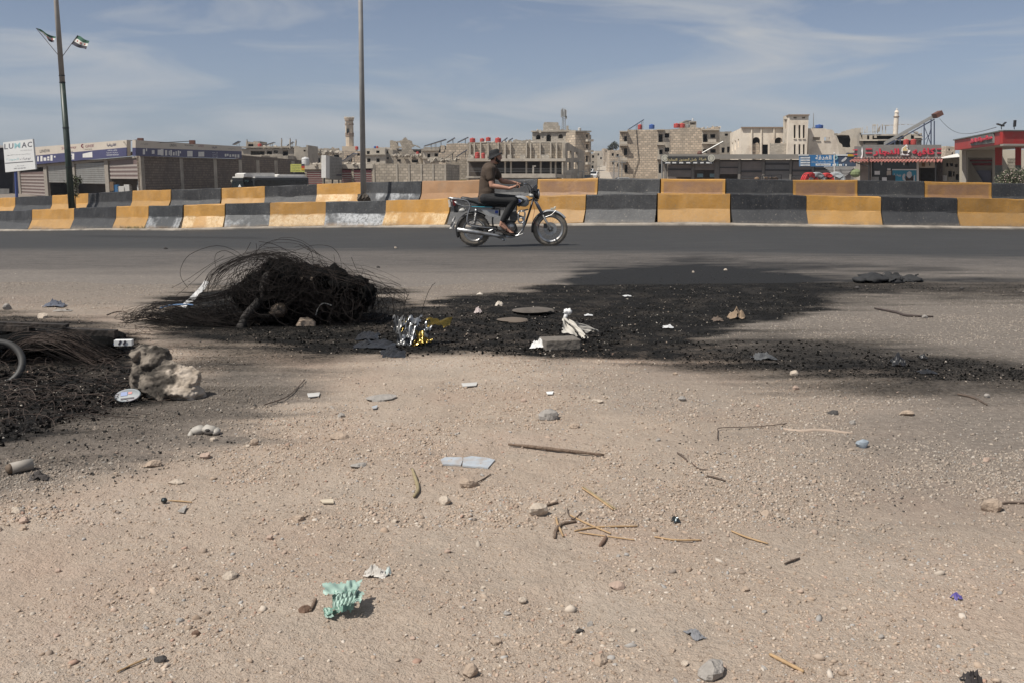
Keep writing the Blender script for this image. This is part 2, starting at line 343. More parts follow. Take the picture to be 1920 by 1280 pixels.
# ------------------------------------------------------------------ ground
def relief(x, y):
    f = 1-sm(9, 13, y)
    r = .030*(fbm(x*.9+5, y*.9, 2)-.5)+.016*(fbm(x*5+3, y*5, 3)-.5)+.009*(fbm(x*17, y*17+7, 2)-.5)
    return r*f
def gzr(x, y): return gz(x, y)+relief(np.asarray(x, float), np.asarray(y, float))
_rx = np.arange(-7, 7.01, .04); _ry = np.arange(.4, 9.2, .04); _RT = relief(*np.meshgrid(_rx, _ry, indexing='ij')).tolist()
def G(x, y):
    if abs(x) > 6.9 or y < .5 or y > 9.0: return float(gzr(np.array([x]), np.array([y]))[0])
    fx = (x+7)/.04; fy = (y-.4)/.04; i, j = int(fx), int(fy); fx -= i; fy -= j      # flat here but for the relief
    return (_RT[i][j]*(1-fx)+_RT[i+1][j]*fx)*(1-fy)+(_RT[i][j+1]*(1-fx)+_RT[i+1][j+1]*fx)*fy
def sdpoly(px, py, poly, ky=3.):         # signed distance (px units, vertical stretched), negative inside
    p = np.array(poly, float); p[:,1] *= ky; X = px; Y = py*ky; d = np.full(X.shape, 1e9); ins = np.zeros(X.shape, bool)
    for i in range(len(p)):
        a = p[i]; b = p[(i+1) % len(p)]; e = b-a; wx = X-a[0]; wy = Y-a[1]; t = np.clip((wx*e[0]+wy*e[1])/(e@e), 0, 1)
        d = np.minimum(d, (wx-e[0]*t)**2+(wy-e[1]*t)**2)
        c = ((a[1] > Y) != (b[1] > Y)) & (X < (b[0]-a[0])*(Y-a[1])/(b[1]-a[1]+1e-12)+a[0]); ins ^= c
    d = np.sqrt(d); return np.where(ins, -d, d)
SOOT = [([(560,640),(640,600),(740,578),(870,556),(990,545),(1080,520),(1180,500),(1300,498),(1450,512),(1580,545),(1520,588),(1420,604),(1340,632),(1260,664),(1050,672),(900,660),(700,668),(600,660)], 1., 26),
        ([(280,600),(330,560),(480,520),(700,540),(760,590),(700,660),(560,650),(430,640),(300,626)], .97, 34),
        ([(-300,600),(0,590),(140,600),(250,640),(300,690),(330,740),(240,770),(150,790),(60,820),(-100,870),(-300,900)], 1., 45),
        ([(0,760),(250,720),(420,700),(560,730),(520,790),(350,820),(120,880),(-100,950)], .42, 110),
        ([(380,640),(600,640),(760,660),(640,690),(420,700),(300,700)], .55, 70),
        ([(1100,500),(1300,494),(1600,515),(2100,532),(2100,562),(1700,556),(1500,578),(1250,560)], .80, 62), ([(1250,488),(1500,492),(1800,505),(1700,512),(1300,500)], .5, 45),
        ([(1180,640),(1450,625),(1650,640),(1950,680),(2100,700),(2100,730),(1700,715),(1400,690),(1200,680)], .74, 66),
        ([(300,632),(420,634),(640,650),(640,664),(420,655),(300,650)], .5, 40),
        ([(1200,655),(1950,700),(2100,760),(1700,745),(1300,705)], .5, 70)]
def masks(x, y, z):
    px, row = proj(x, y, z)
    wx = (fbm(x*.9+3, y*4.5, 5)-.5)*110; wy = (fbm(x*2.2, y*2.2+31, 5)-.5)*20
    qx, qy = px+wx*2.0, row+wy; S = np.zeros(x.shape)
    st = fbm(x*1.1, y*8+3, 5)
    for poly, k, soft in SOOT:
        d = sdpoly(qx, qy, poly); v = 1-sm(-soft, soft, d+(st-.5)*soft*1.8); S = 1-(1-S)*(1-k*v)
    S = np.clip(S*1.12, 0, 1)*(.90+.10*sm(.3, .55, fbm(x*7, y*7+3, 4)))
    S *= (y < 22)
    Gm = np.clip(sm(1100, 1900, qx+qy*.4-300)*sm(1150, 780, qy)+.45*sm(680, 590, qy)+.75*sm(590, 520, qy), 0, 1)     # grey packed grit
    for poly, k in (([(-300,770),(100,740),(420,680),(570,700),(560,770),(440,830),(250,880),(60,930),(-300,1000)], .95), ([(-300,480),(900,480),(1000,540),(760,570),(560,640),(300,640),(200,590),(-300,570)], .8), ([(1280,540),(2100,540),(2100,720),(1700,700),(1400,680),(1250,640)], 1.3), ([(1280,640),(2100,640),(2100,900),(1700,860),(1400,720)], .55), ([(1020,690),(1350,680),(1700,800),(1400,830),(1150,780)], .45)):
        Gm = np.maximum(Gm, k*(1-sm(-70, 70, sdpoly(qx, qy, poly)+(st-.5)*150)))
    Gm = np.minimum(Gm, 1.1)
    D = fbm(x*3.1+50, y*3.1, 4)
    return S, Gm, D
def set_mask(me, S, Gm, D):
    a = me.color_attributes.new('mask', 'FLOAT_COLOR', 'POINT'); arr = np.stack([S, Gm, D, np.ones_like(S)], 1).astype(np.float32).ravel(); a.data.foreach_set('color', arr)
def gridmesh(name, X, Y, Z, m):
    r, c = X.shape; me = bpy.data.meshes.new(name); me.vertices.add(r*c); me.vertices.foreach_set('co', np.stack([X, Y, Z], 2).astype(np.float32).ravel())
    i = (np.arange(r-1)[:,None]*c+np.arange(c-1)[None,:]).ravel(); q = np.stack([i, i+1, i+c+1, i+c], 1).astype(np.int32).ravel(); n = len(i)
    me.loops.add(n*4); me.loops.foreach_set('vertex_index', q); me.polygons.add(n); me.polygons.foreach_set('loop_start', np.arange(0, n*4, 4, dtype=np.int32)); me.polygons.foreach_set('loop_total', np.full(n, 4, np.int32)); me.polygons.foreach_set('use_smooth', np.ones(n, bool))
    me.update(); me.materials.append(m); o = bpy.data.objects.new(name, me); COL.objects.link(o); return o
def soil_nodes(m, base, road=False):
    m.use_nodes = True; N, L = nodes(m); b = N['Principled BSDF']; b.inputs['Roughness'].default_value = .95; b.inputs['Specular IOR Level'].default_value = .15
    at = N.new('ShaderNodeAttribute'); at.attribute_name = 'mask'; sp = N.new('ShaderNodeSeparateColor'); L.new(at.outputs['Color'], sp.inputs[0])
    g = N.new('ShaderNodeNewGeometry'); pos = g.outputs['Position']
    def noise(s, d=6, r=.6, vec=pos):
        n = N.new('ShaderNodeTexNoise'); n.inputs['Scale'].default_value = s; n.inputs['Detail'].default_value = d; n.inputs['Roughness'].default_value = r; L.new(vec, n.inputs['Vector']); return n.outputs[0]
    def ramp(v, stops):
        r = N.new('ShaderNodeValToRGB'); L.new(v, r.inputs[0]); e = r.color_ramp.elements
        while len(e) < len(stops): e.new(.5)
        for q, (p, c) in zip(e, stops): q.position = p; q.color = (c+(1,)) if isinstance(c, tuple) else (c, c, c, 1)
        return r.outputs[0]
    def mix(f, a, c, bt='MIX'):
        x = N.new('ShaderNodeMix'); x.data_type = 'RGBA'; x.blend_type = bt
        for s, v in ((0, f), (6, a), (7, c)):
            if hasattr(v, 'links'): L.new(v, x.inputs[s])
            elif s == 0: x.inputs[0].default_value = v
            else: x.inputs[s].default_value = v+(1,)
        return x.outputs[2]
    def math_(op, a, c=None, clamp=False):
        x = N.new('ShaderNodeMath'); x.operation = op; x.use_clamp = clamp
        for s, v in ((0, a), (1, c)):
            if v is None: continue
            if hasattr(v, 'links'): L.new(v, x.inputs[s])
            else: x.inputs[s].default_value = v
        return x.outputs[0]
    return N, L, b, sp, pos, noise, ramp, mix, math_
SAND = (.335, .262, .2)
gm = bpy.data.materials.new('sandy ground'); N, L, b, sp, pos, noise, ramp, mix, math_ = soil_nodes(gm, SAND)
c = ramp(noise(1.1, 5), [(.3, (.345,.272,.215)), (.55, (.40,.325,.262)), (.75, (.445,.375,.315))])
c = mix(ramp(noise(14, 6, .7), [(.45, 0.), (.7, .75)]), c, (.42,.345,.275))
c = mix(ramp(noise(55, 4, .7), [(.52, 0.), (.66, .6)]), c, (.235,.175,.13))
c = mix(ramp(noise(120, 3, .7), [(.56, 0.), (.68, .7)]), c, (.48,.40,.33))
c = mix(ramp(noise(2.3, 5, .65), [(.52, 0.), (.72, .5)]), c, (.30,.262,.22))
c = mix(ramp(noise(.9, 5, .6), [(.5, 0.), (.68, .5)]), c, (.37,.26,.20)); c = mix(ramp(noise(1.7, 6, .7), [(.55, 0.), (.7, .45)]), c, (.24,.195,.16))
c = mix(math_('MULTIPLY', sp.outputs[1], .85), c, ramp(noise(30, 5, .7), [(.35, (.125,.108,.094)), (.6, (.21,.184,.16)), (.8, (.33,.295,.26))]))
soot = math_('MULTIPLY', math_('ADD', sp.outputs[0], math_('MULTIPLY', math_('SUBTRACT', noise(38, 6, .75), .5), math_('MULTIPLY', math_('MULTIPLY', sp.outputs[0], math_('SUBTRACT', 1.15, sp.outputs[0])), 4.))), 1., True)
sc_ = ramp(noise(90, 4, .7), [(.3, (.004,.004,.004)), (.6, (.010,.0095,.009)), (.76, (.032,.029,.027))])
c = mix(soot, c, sc_)
L.new(c, b.inputs['Base Color'])
bp = N.new('ShaderNodeBump'); bp.inputs['Strength'].default_value = 1.; bp.inputs['Distance'].default_value = .016
h = math_('ADD', math_('MULTIPLY', noise(45, 5, .65), .9), math_('MULTIPLY', noise(160, 3, .6), .45)); L.new(h, bp.inputs['Height']); L.new(bp.outputs[0], b.inputs['Normal'])
# rows of the sheet: fine where the eye is near, coarse towards the horizon
ys = [-8, -4, -1.5, .3]+[CAM_H/math.tan(PITCH+math.atan((r-640)/FPX)) for r in range(1480, 520, -2)]
y = ys[-1]
while y < 46: y += .10+.010*(y-12); ys.append(y)
while y < 1000: y *= 1.08; ys.append(y)
ys = np.array(ys); cs = np.concatenate([[-6,-3,-1.7,-1.25], np.linspace(-1, 1, 640), [1.25,1.7,3,6]])
Yg, Cg = np.meshgrid(ys, cs, indexing='ij'); Xg = Cg*(.75+.57*np.maximum(Yg, 0)); Xg = np.sign(Xg)*np.minimum(np.abs(Xg), 850+8*np.abs(Cg)); Zg = gzr(Xg, Yg)
ground = gridmesh('ground', Xg, Yg, Zg, gm); struct(ground); S_, G_, D_ = masks(Xg.ravel(), Yg.ravel(), Zg.ravel()); set_mask(ground.data, S_, G_, D_)
# ------------------------------------------------------------------ road: asphalt sheet up to the kerb, dust and grit drifting over its near edge
rm = bpy.data.materials.new('dusty asphalt'); N, L, b, sp, pos, noise, ramp, mix, math_ = soil_nodes(rm, None, True)
b.inputs['Roughness'].default_value = .8; b.inputs['Specular IOR Level'].default_value = .3
mpn = N.new('ShaderNodeMapping'); mpn.inputs['Scale'].default_value = (.35, 3.2, 1); L.new(pos, mpn.inputs[0]); stv = mpn.outputs[0]
asp = ramp(noise(2.5, 6, .65, stv), [(.3, (.026,.026,.027)), (.7, (.040,.040,.040))])
asp = mix(ramp(noise(1.1, 5, .7, stv), [(.5, 0.), (.62, .55)]), asp, (.052,.05,.049)); asp = mix(ramp(noise(3.1, 6, .8, stv), [(.6, 0.), (.68, .6)]), asp, (.017,.017,.017))
asp = mix(ramp(noise(160, 3, .8), [(.5, 0.), (.75, .5)]), asp, (.06,.058,.057))
dustc = ramp(noise(20, 6, .75), [(.3, (.066,.058,.053)), (.55, (.105,.091,.082)), (.8, (.17,.15,.134))])
dustc = mix(ramp(noise(110, 3, .8), [(.5, 0.), (.62, .7)]), dustc, (.27,.24,.21)); dustc = mix(ramp(noise(70, 4, .8), [(.54, 0.), (.64, .8)]), dustc, (.035,.032,.03)); dustc = mix(ramp(noise(5, 6, .75, stv), [(.46, 0.), (.62, .75)]), dustc, (.042,.038,.035)); dustc = mix(ramp(noise(9, 6, .8, stv), [(.55, 0.), (.66, .6)]), dustc, (.22,.195,.172))
df = math_('ADD', sp.outputs[2], math_('MULTIPLY', math_('SUBTRACT', noise(1.6, 7, .7, stv), .5), 1.0))
df = math_('MULTIPLY', ramp(df, [(.32, .03), (.72, 1.)]), math_('ADD', .55, math_('MULTIPLY', noise(30, 4, .8), .7)), True)
c = mix(df, asp, dustc)
c = mix(sp.outputs[1], c, ramp(noise(24, 6, .75), [(.3, (.115,.10,.088)), (.55, (.175,.152,.132)), (.8, (.27,.238,.205))]))
soot = math_('MULTIPLY', sp.outputs[0], math_('ADD', .8, math_('MULTIPLY', noise(14, 5, .75, stv), .7)), True)
c = mix(soot, c, mix(ramp(noise(80, 4, .8), [(.45, 0.), (.68, 1.)]), (.0055,.0055,.0055), (.022,.020,.019))); L.new(c, b.inputs['Base Color'])
bp = N.new('ShaderNodeBump'); bp.inputs['Strength'].default_value = .5; bp.inputs['Distance'].default_value = .008; L.new(math_('ADD', noise(60, 4, .8), math_('MULTIPLY', noise(9, 6, .75, stv), 1.2)), bp.inputs['Height']); L.new(bp.outputs[0], b.inputs['Normal'])
cols = np.concatenate([[-1.6,-1.3,-1.1], np.linspace(-1, 1, 420), [1.1,1.3,1.6]]); tt = np.linspace(0, 1, 110)**1.0
# straight lines of constant parameter run from the near edge to the barrier foot
Cx = cols*22.0
yf = np.interp(Cx, FX, FY)-.30; zf = np.interp(Cx, FX, FZ)
yn = 10.6+1.0*(fbm(Cx*.5, Cx*0+2, 3)-.5)+ .03*np.abs(Cx)
Yr = yn[None,:]*(1-tt[:,None])+yf[None,:]*tt[:,None]; Xr = np.repeat(Cx[None,:], len(tt), 0); Zr = gz(Xr, Yr)+relief(Xr, Yr)*1.0+.004+.0*Yr
Zr[0,:] -= .02
road = gridmesh('road', Xr, Yr, Zr, rm); struct(road); S_, G_, D_ = masks(Xr.ravel(), Yr.ravel(), Zr.ravel())
_, rowr = proj(Xr.ravel(), Yr.ravel(), Zr.ravel()); pxr, _ = proj(Xr.ravel(), Yr.ravel(), Zr.ravel())
edge = np.interp(pxr, [0,640,1200,1920], [466,467,471,482])
S_ = 1-(1-S_)*(1-.45*np.exp(-((rowr-447-(480-pxr)*-.012)/2.2)**2)*sm(80,200,pxr)*sm(520,470,pxr))
set_mask(road.data, S_, sm(496, 521, rowr+6*(fbm(Xr.ravel()*.7, Yr.ravel()*3, 4)-.5)*4), sm(-16, 20, rowr-edge))
# second carriageway behind the barriers
far = MB(); 
for i in range(0, len(RX)-1, 3):
    j = min(i+3, len(RX)-1); q = []
    for k, dy in ((i, .6), (j, .6), (j, 7.), (i, 7.)): q.append((RX[k], RY[k]+dy, float(gz(RX[k], RY[k]+dy))+.012))
    far.add(q, [(0,1,2,3)])
struct(far.build('road', M('worn asphalt', (.07,.068,.066), .85, .2, 2)))
# ------------------------------------------------------------------ kerb strip of dusty concrete along the barrier foot
KM = M('dusty kerb concrete', (.30,.265,.225), .95, .2, 2, .6, 12, dirt=(.12,.105,.09), dirtamt=.8, dscale=1.5)
kb = MB(); idx = list(range(len(FX))); prev = None
for i in idx:
    x, y, z = FX[i], FY[i], FZ[i]; k = random.uniform(-.03, .03)
    cur = [(x, y-.56+k, z-.05), (x, y-.55+k, z+.035), (x, y-.38, z+.06), (x, y-.30, z+.07), (x, y+.3, z+.07)]
    if prev: kb.add(prev+cur, [(a, a+1, a+6, a+5) for a in range(4)])
    prev = cur
struct(kb.build('kerb', KM))
# ------------------------------------------------------------------ barriers
def paint(name, col, dusty, worn, border=None):
    m = bpy.data.materials.new(name); m.use_nodes = True; N, L = nodes(m); b = N['Principled BSDF']; b.inputs['Roughness'].default_value = .62
    tc = N.new('ShaderNodeTexCoord'); oi = N.new('ShaderNodeObjectInfo'); ad = N.new('ShaderNodeVectorMath'); ad.operation = 'ADD'; sc = N.new('ShaderNodeVectorMath'); sc.operation = 'SCALE'; sc.inputs[3].default_value = 37
    cb = N.new('ShaderNodeCombineXYZ'); L.new(oi.outputs['Random'], cb.inputs[0]); L.new(oi.outputs['Random'], cb.inputs[2]); L.new(cb.outputs[0], sc.inputs[0]); L.new(tc.outputs['Object'], ad.inputs[0]); L.new(sc.outputs[0], ad.inputs[1]); co = ad.outputs[0]
    sep = N.new('ShaderNodeSeparateXYZ'); L.new(tc.outputs['Object'], sep.inputs[0])
    def noise(s, d=6, r=.6, v=co):
        n = N.new('ShaderNodeTexNoise'); n.inputs['Scale'].default_value = s; n.inputs['Detail'].default_value = d; n.inputs['Roughness'].default_value = r; L.new(v, n.inputs['Vector']); return n.outputs[0]
    def ramp(v, stops):
        r = N.new('ShaderNodeValToRGB'); L.new(v, r.inputs[0]); e = r.color_ramp.elements
        while len(e) < len(stops): e.new(.5)
        for q, (p, c) in zip(e, stops): q.position = p; q.color = (c+(1,)) if isinstance(c, tuple) else (c, c, c, 1)
        return r.outputs[0]
    def mix(f, a, c):
        x = N.new('ShaderNodeMix'); x.data_type = 'RGBA'
        for s, v in ((0, f), (6, a), (7, c)):
            if hasattr(v, 'links'): L.new(v, x.inputs[s])
            elif s == 0: x.inputs[0].default_value = v
            else: x.inputs[s].default_value = v+(1,)
        return x.outputs[2]
    def mul(a, c):
        x = N.new('ShaderNodeMath'); x.operation = 'MULTIPLY'
        for s, v in ((0, a), (1, c)):
            if hasattr(v, 'links'): L.new(v, x.inputs[s])
            else: x.inputs[s].default_value = v
        return x.outputs[0]
    ms = N.new('ShaderNodeMapping'); ms.inputs['Scale'].default_value = (6, 6, .8); L.new(co, ms.inputs[0])
    c = ramp(noise(2.2, 6), [(.3, tuple(x*.82 for x in col)), (.7, tuple(min(1, x*1.12) for x in col))])
    c = mix(mul(ramp(noise(1.6, 7, .7), [(.45, 0.), (.75, 1.)]), dusty[1]), c, dusty[0])
    c = mix(mul(ramp(noise(2.4, 6, .7, ms.outputs[0]), [(.5, 0.), (.75, 1.)]), .35), c, dusty[0])
    # the toe: trodden dust and scraped paint
    toe = ramp(sep.outputs[2], [(.40, 1.), (.44, 0.)])
    c = mix(mul(toe, dusty[2]), c, dusty[0])
    if worn: c = mix(mul(mul(toe, ramp(noise(1.5, 3, .5), [(.44, 0.), (.54, 1.)])), mul(ramp(noise(11, 7, .8), [(.36, 0.), (.56, 1.)]), worn[1])), c, worn[0])
    base = ramp(sep.outputs[2], [(.04, .85), (.16, 0.)])
    c = mix(mul(base, ramp(noise(5, 5, .7), [(.38, .2), (.6, 1.)])), c, (.16,.135,.11) if not worn else (.2,.13,.07))
    # chips and scratches
    c = mix(ramp(noise(20, 4, .8), [(.62, 0.), (.65, .75)]), c, (.26,.23,.19)); c = mix(ramp(noise(9, 8, .85, ms.outputs[0]), [(.60, 0.), (.66, .6)]), c, (.06,.055,.05))
    if border:
        g = tc.outputs['Generated']; sg = N.new('ShaderNodeSeparateXYZ'); L.new(g, sg.inputs[0])
        f = mul(mul(ramp(sg.outputs[0], [(.03, 0.), (.05, 1.)]), ramp(sg.outputs[0], [(.95, 1.), (.97, 0.)])), ramp(sep.outputs[2], [(.70, 1.), (.75, 0.)]))
        c = mix(mul(f, ramp(noise(3, 6, .7), [(.25, .45), (.6, 1.)])), c, border)
    hv = N.new('ShaderNodeHueSaturation'); mr = N.new('ShaderNodeMapRange'); L.new(oi.outputs['Random'], mr.inputs[0]); mr.inputs[3].default_value = .82; mr.inputs[4].default_value = 1.14; L.new(mr.outputs[0], hv.inputs['Value']); L.new(c, hv.inputs['Color']); c = hv.outputs[0]
    L.new(c, b.inputs['Base Color'])
    bp = N.new('ShaderNodeBump'); bp.inputs['Strength'].default_value = .5; bp.inputs['Distance'].default_value = .02; L.new(noise(9, 7, .6), bp.inputs['Height']); L.new(bp.outputs[0], b.inputs['Normal'])
    return m
YEL = (.46,.235,.050); BLK = (.018,.018,.020)
py = paint('yellow barrier paint', YEL, ((.40,.27,.14), .35, .35), None); pk = paint('black barrier paint', BLK, ((.075,.075,.077), .45, .55), None)
pyw = paint('yellow barrier paint, scraped toe', YEL, ((.40,.26,.13), .4, .35), ((.66,.5,.3), .8)); pkw = paint('black barrier paint, scraped toe', (.027,.028,.030), ((.085,.088,.092), .55, .6), ((.42,.43,.44), .8))
pyb = paint('faded yellow barrier paint with bright border', YEL, ((.36,.22,.1), .3, .1), None, (.265,.15,.085)); pkf = paint('faded grey barrier paint', (.035,.036,.039), ((.09,.088,.086), .7, .3), None)
PROF = [(-.30,0),(-.30,.075),(-.285,.085),(-.125,.40),(-.115,.43),(-.085,.77),(-.075,.795),(-.06,.80),(.06,.80),(.075,.795),(.085,.77),(.115,.43),(.125,.40),(.285,.085),(.30,.075),(.30,0)]
def barrier(A, B, m, label, group, hz=0., name='concrete_barrier'):
    A, B = Vector(A), Vector(B); d = B-A; ln = math.hypot(d.x, d.y); ang = math.atan2(d.y, d.x); mid = (A+B)/2; n = 14; mb = MB(); gap = .008
    sd = random.random()*99; vs = []
    for i in range(n+1):
        t = i/n; x = (-.5+t)*(ln-2*gap); zz = d.z*(t-.5)
        for k, (yy, h) in enumerate(PROF):
            e = 0 if h < .02 else 1
            w1 = (float(vn(np.array([x*3+sd]), np.array([k*.7]))[0])-.5)*.022*e; w2 = (float(vn(np.array([x*2.2+sd]), np.array([k*.3+9]))[0])-.5)*.028*e
            vs.append((x, yy*(1-.0*t)+w1, h+zz+w2+(hz*h)))
    k = len(PROF); fs = [(i*k+j, i*k+j+1, (i+1)*k+j+1, (i+1)*k+j) for i in range(n) for j in range(k-1)]
    fs += [tuple(range(k)), tuple(reversed(range(n*k, n*k+k)))]
    mb.add(vs, fs); o = mb.build(name, m); o.location = mid; o.rotation_euler = (0, 0, ang); tag(o, label, 'barrier', group)
    smooth_angle(o, 14); return o
FB = [(-150,'y'),(-75,'k'),(64,'y'),(143,'k'),(222,'y'),(283,'k'),(347,'y'),(424,'k'),(508,'y'),(613,'k'),(728,'y'),(848,'k'),(972,'y'),(1101,'k'),(1233,'y'),(1369,'k'),(1510,'y'),(1650,'k'),(1792,'y'),(1936,'k'),(2080,'')]
FL = {-150:'yellow barrier block of the front row, cut off by the left picture edge', -75:'grey-black front barrier block at the left edge with a dark nick near its top', 64:'short yellow front barrier block before the green lamp pole, first whole yellow from the left', 143:'grey-black front barrier block right of the green lamp pole, under the pole shadow block', 222:'narrow yellow front barrier block with dry grass at its foot', 283:'narrow black front barrier block with a scuffed silvery patch on its right toe', 347:'yellow front barrier block with a long whitish scrape on its toe', 424:'black front barrier block with pale dusty toe, below the parked bus', 508:'wide yellow front barrier block left of the grey pole, scraped along the toe', 613:'black front barrier block right before the grey pole with bright silver scraped toe', 728:'yellow front barrier block directly left of the motorcycle with pale scraped toe', 848:'black front barrier block mostly hidden behind the motorcycle and rider', 972:'yellow front barrier block behind the motorcycle front wheel', 1101:'blackest front barrier block, first one right of the motorcycle', 1233:'clean two-tone yellow front barrier block below the masonry apartment block', 1369:'black front barrier block with small scratches, below the arched white building', 1510:'yellow front barrier block with brown base, below the blue shop sign', 1650:'grey-black front barrier block below the cafe', 1792:'yellow front barrier block at the right edge with rusty drip marks', 1936:'black front barrier block outside the right edge'}
def at_front(px): p = front_pt(px); return p
for (a, c), (b2, _) in zip(FB[:-1], FB[1:]):
    m = (pyw if 280 < a < 800 else py) if c == 'y' else (pkw if 200 < a < 800 else pk)
    if a >= 1930: continue
    barrier(at_front(a), at_front(b2), m, FL[a], 'front row of barrier blocks')
RB = [(-80,'k'),(-30,'y'),(32,'k'),(101,'y'),(169,'k'),(252,'y'),(324,'k'),(417,'y'),(498,'k'),(596,'y'),(689,'k'),(794,'b'),(902,'f'),(1010,'b'),(1123,'f'),(1239,'b'),(1360,'f'),(1485,'b'),(1606,'f'),(1731,'b'),(1856,'f'),(1978,'')]
RL = {-80:'black rear barrier block outside the left edge', -30:'yellow rear barrier block at the left picture edge', 32:'first grey-black rear barrier block from the left edge, smudged pale in the middle', 101:'yellow rear barrier block right behind the green lamp pole and its plant', 169:'grey-black rear barrier block with the shadow of the green lamp pole across it', 252:'yellow rear barrier block in front of the brown block wall', 324:'long black rear barrier block with pale toe left of the bus', 417:'yellow rear barrier block in front of the bus windscreen', 498:'black streaky rear barrier block in front of the bus side', 596:'yellow rear barrier block left of the grey pole, before the red striped shutters', 689:'black rear barrier block with the shadow of the grey pole across it', 794:'faded orange-brown rear barrier block left of the rider', 902:'dark grey rear barrier block behind the rider arms', 1010:'brown-faced rear barrier block with yellow border, first right of the rider', 1123:'dark grey rear barrier block at the foot of the distant street', 1239:'brown-faced rear barrier block with yellow border below the black shop sign', 1360:'dark grey rear barrier block in front of the taupe shutters', 1485:'brown-faced rear barrier block with yellow border below the pipe coils', 1606:'dark grey rear barrier block in front of the cafe', 1731:'brown-faced rear barrier block with yellow border before the white car', 1856:'dark grey rear barrier block below the flowering bush'}
for (a, c), (b2, _) in zip(RB[:-1], RB[1:]):
    if a == -80: continue
    m = {'y': (pyw if a > 560 else py), 'k': (pkw if a > 560 else pk), 'b': pyb if a > 900 else M('faded ochre barrier paint', (.33,.19,.10), .8, .15, 1.5, .4, 9, dirt=(.25,.2,.15), dirtamt=.5), 'f': pkf}[c]
    barrier(rear_pt(a), rear_pt(b2), m, RL[a], 'rear row of barrier blocks')
# rubble and weeds between the two rows of barriers
# ------------------------------------------------------------------ loose stones and grit
def pebble_proto(seed, n=12):
    r = np.random.default_rng(seed); t = (1+5**.5)/2
    v = np.array([(-1,t,0),(1,t,0),(-1,-t,0),(1,-t,0),(0,-1,t),(0,1,t),(0,-1,-t),(0,1,-t),(t,0,-1),(t,0,1),(-t,0,-1),(-t,0,1)], float); v /= np.linalg.norm(v[0])
    f = np.array([(0,11,5),(0,5,1),(0,1,7),(0,7,10),(0,10,11),(1,5,9),(5,11,4),(11,10,2),(10,7,6),(7,1,8),(3,9,4),(3,4,2),(3,2,6),(3,6,8),(3,8,9),(4,9,5),(2,4,11),(6,2,10),(8,6,7),(9,8,1)])
    v = v*(1+r.uniform(-.28, .28, (12,1)))*np.array([1, r.uniform(.6,.95), r.uniform(.45,.75)]); return v, f
def octa_proto(seed):
    r = np.random.default_rng(seed); v = np.array([(1,0,0),(0,1,0),(-1,0,0),(0,-1,0),(0,0,1),(0,0,-1)], float)+r.uniform(-.25,.25,(6,3)); return v*np.array([1, r.uniform(.6,.95), r.uniform(.5,.8)]), np.array([(0,1,4),(1,2,4),(2,3,4),(3,0,4),(1,0,5),(2,1,5),(3,2,5),(0,3,5)])
pm = bpy.data.materials.new('loose grit'); pm.use_nodes = True; N, L = nodes(pm); b = N['Principled BSDF']; b.inputs['Roughness'].default_value = .95; b.inputs['Specular IOR Level'].default_value = .15
at = N.new('ShaderNodeAttribute'); at.attribute_name = 'tint'; L.new(at.outputs['Color'], b.inputs['Base Color'])
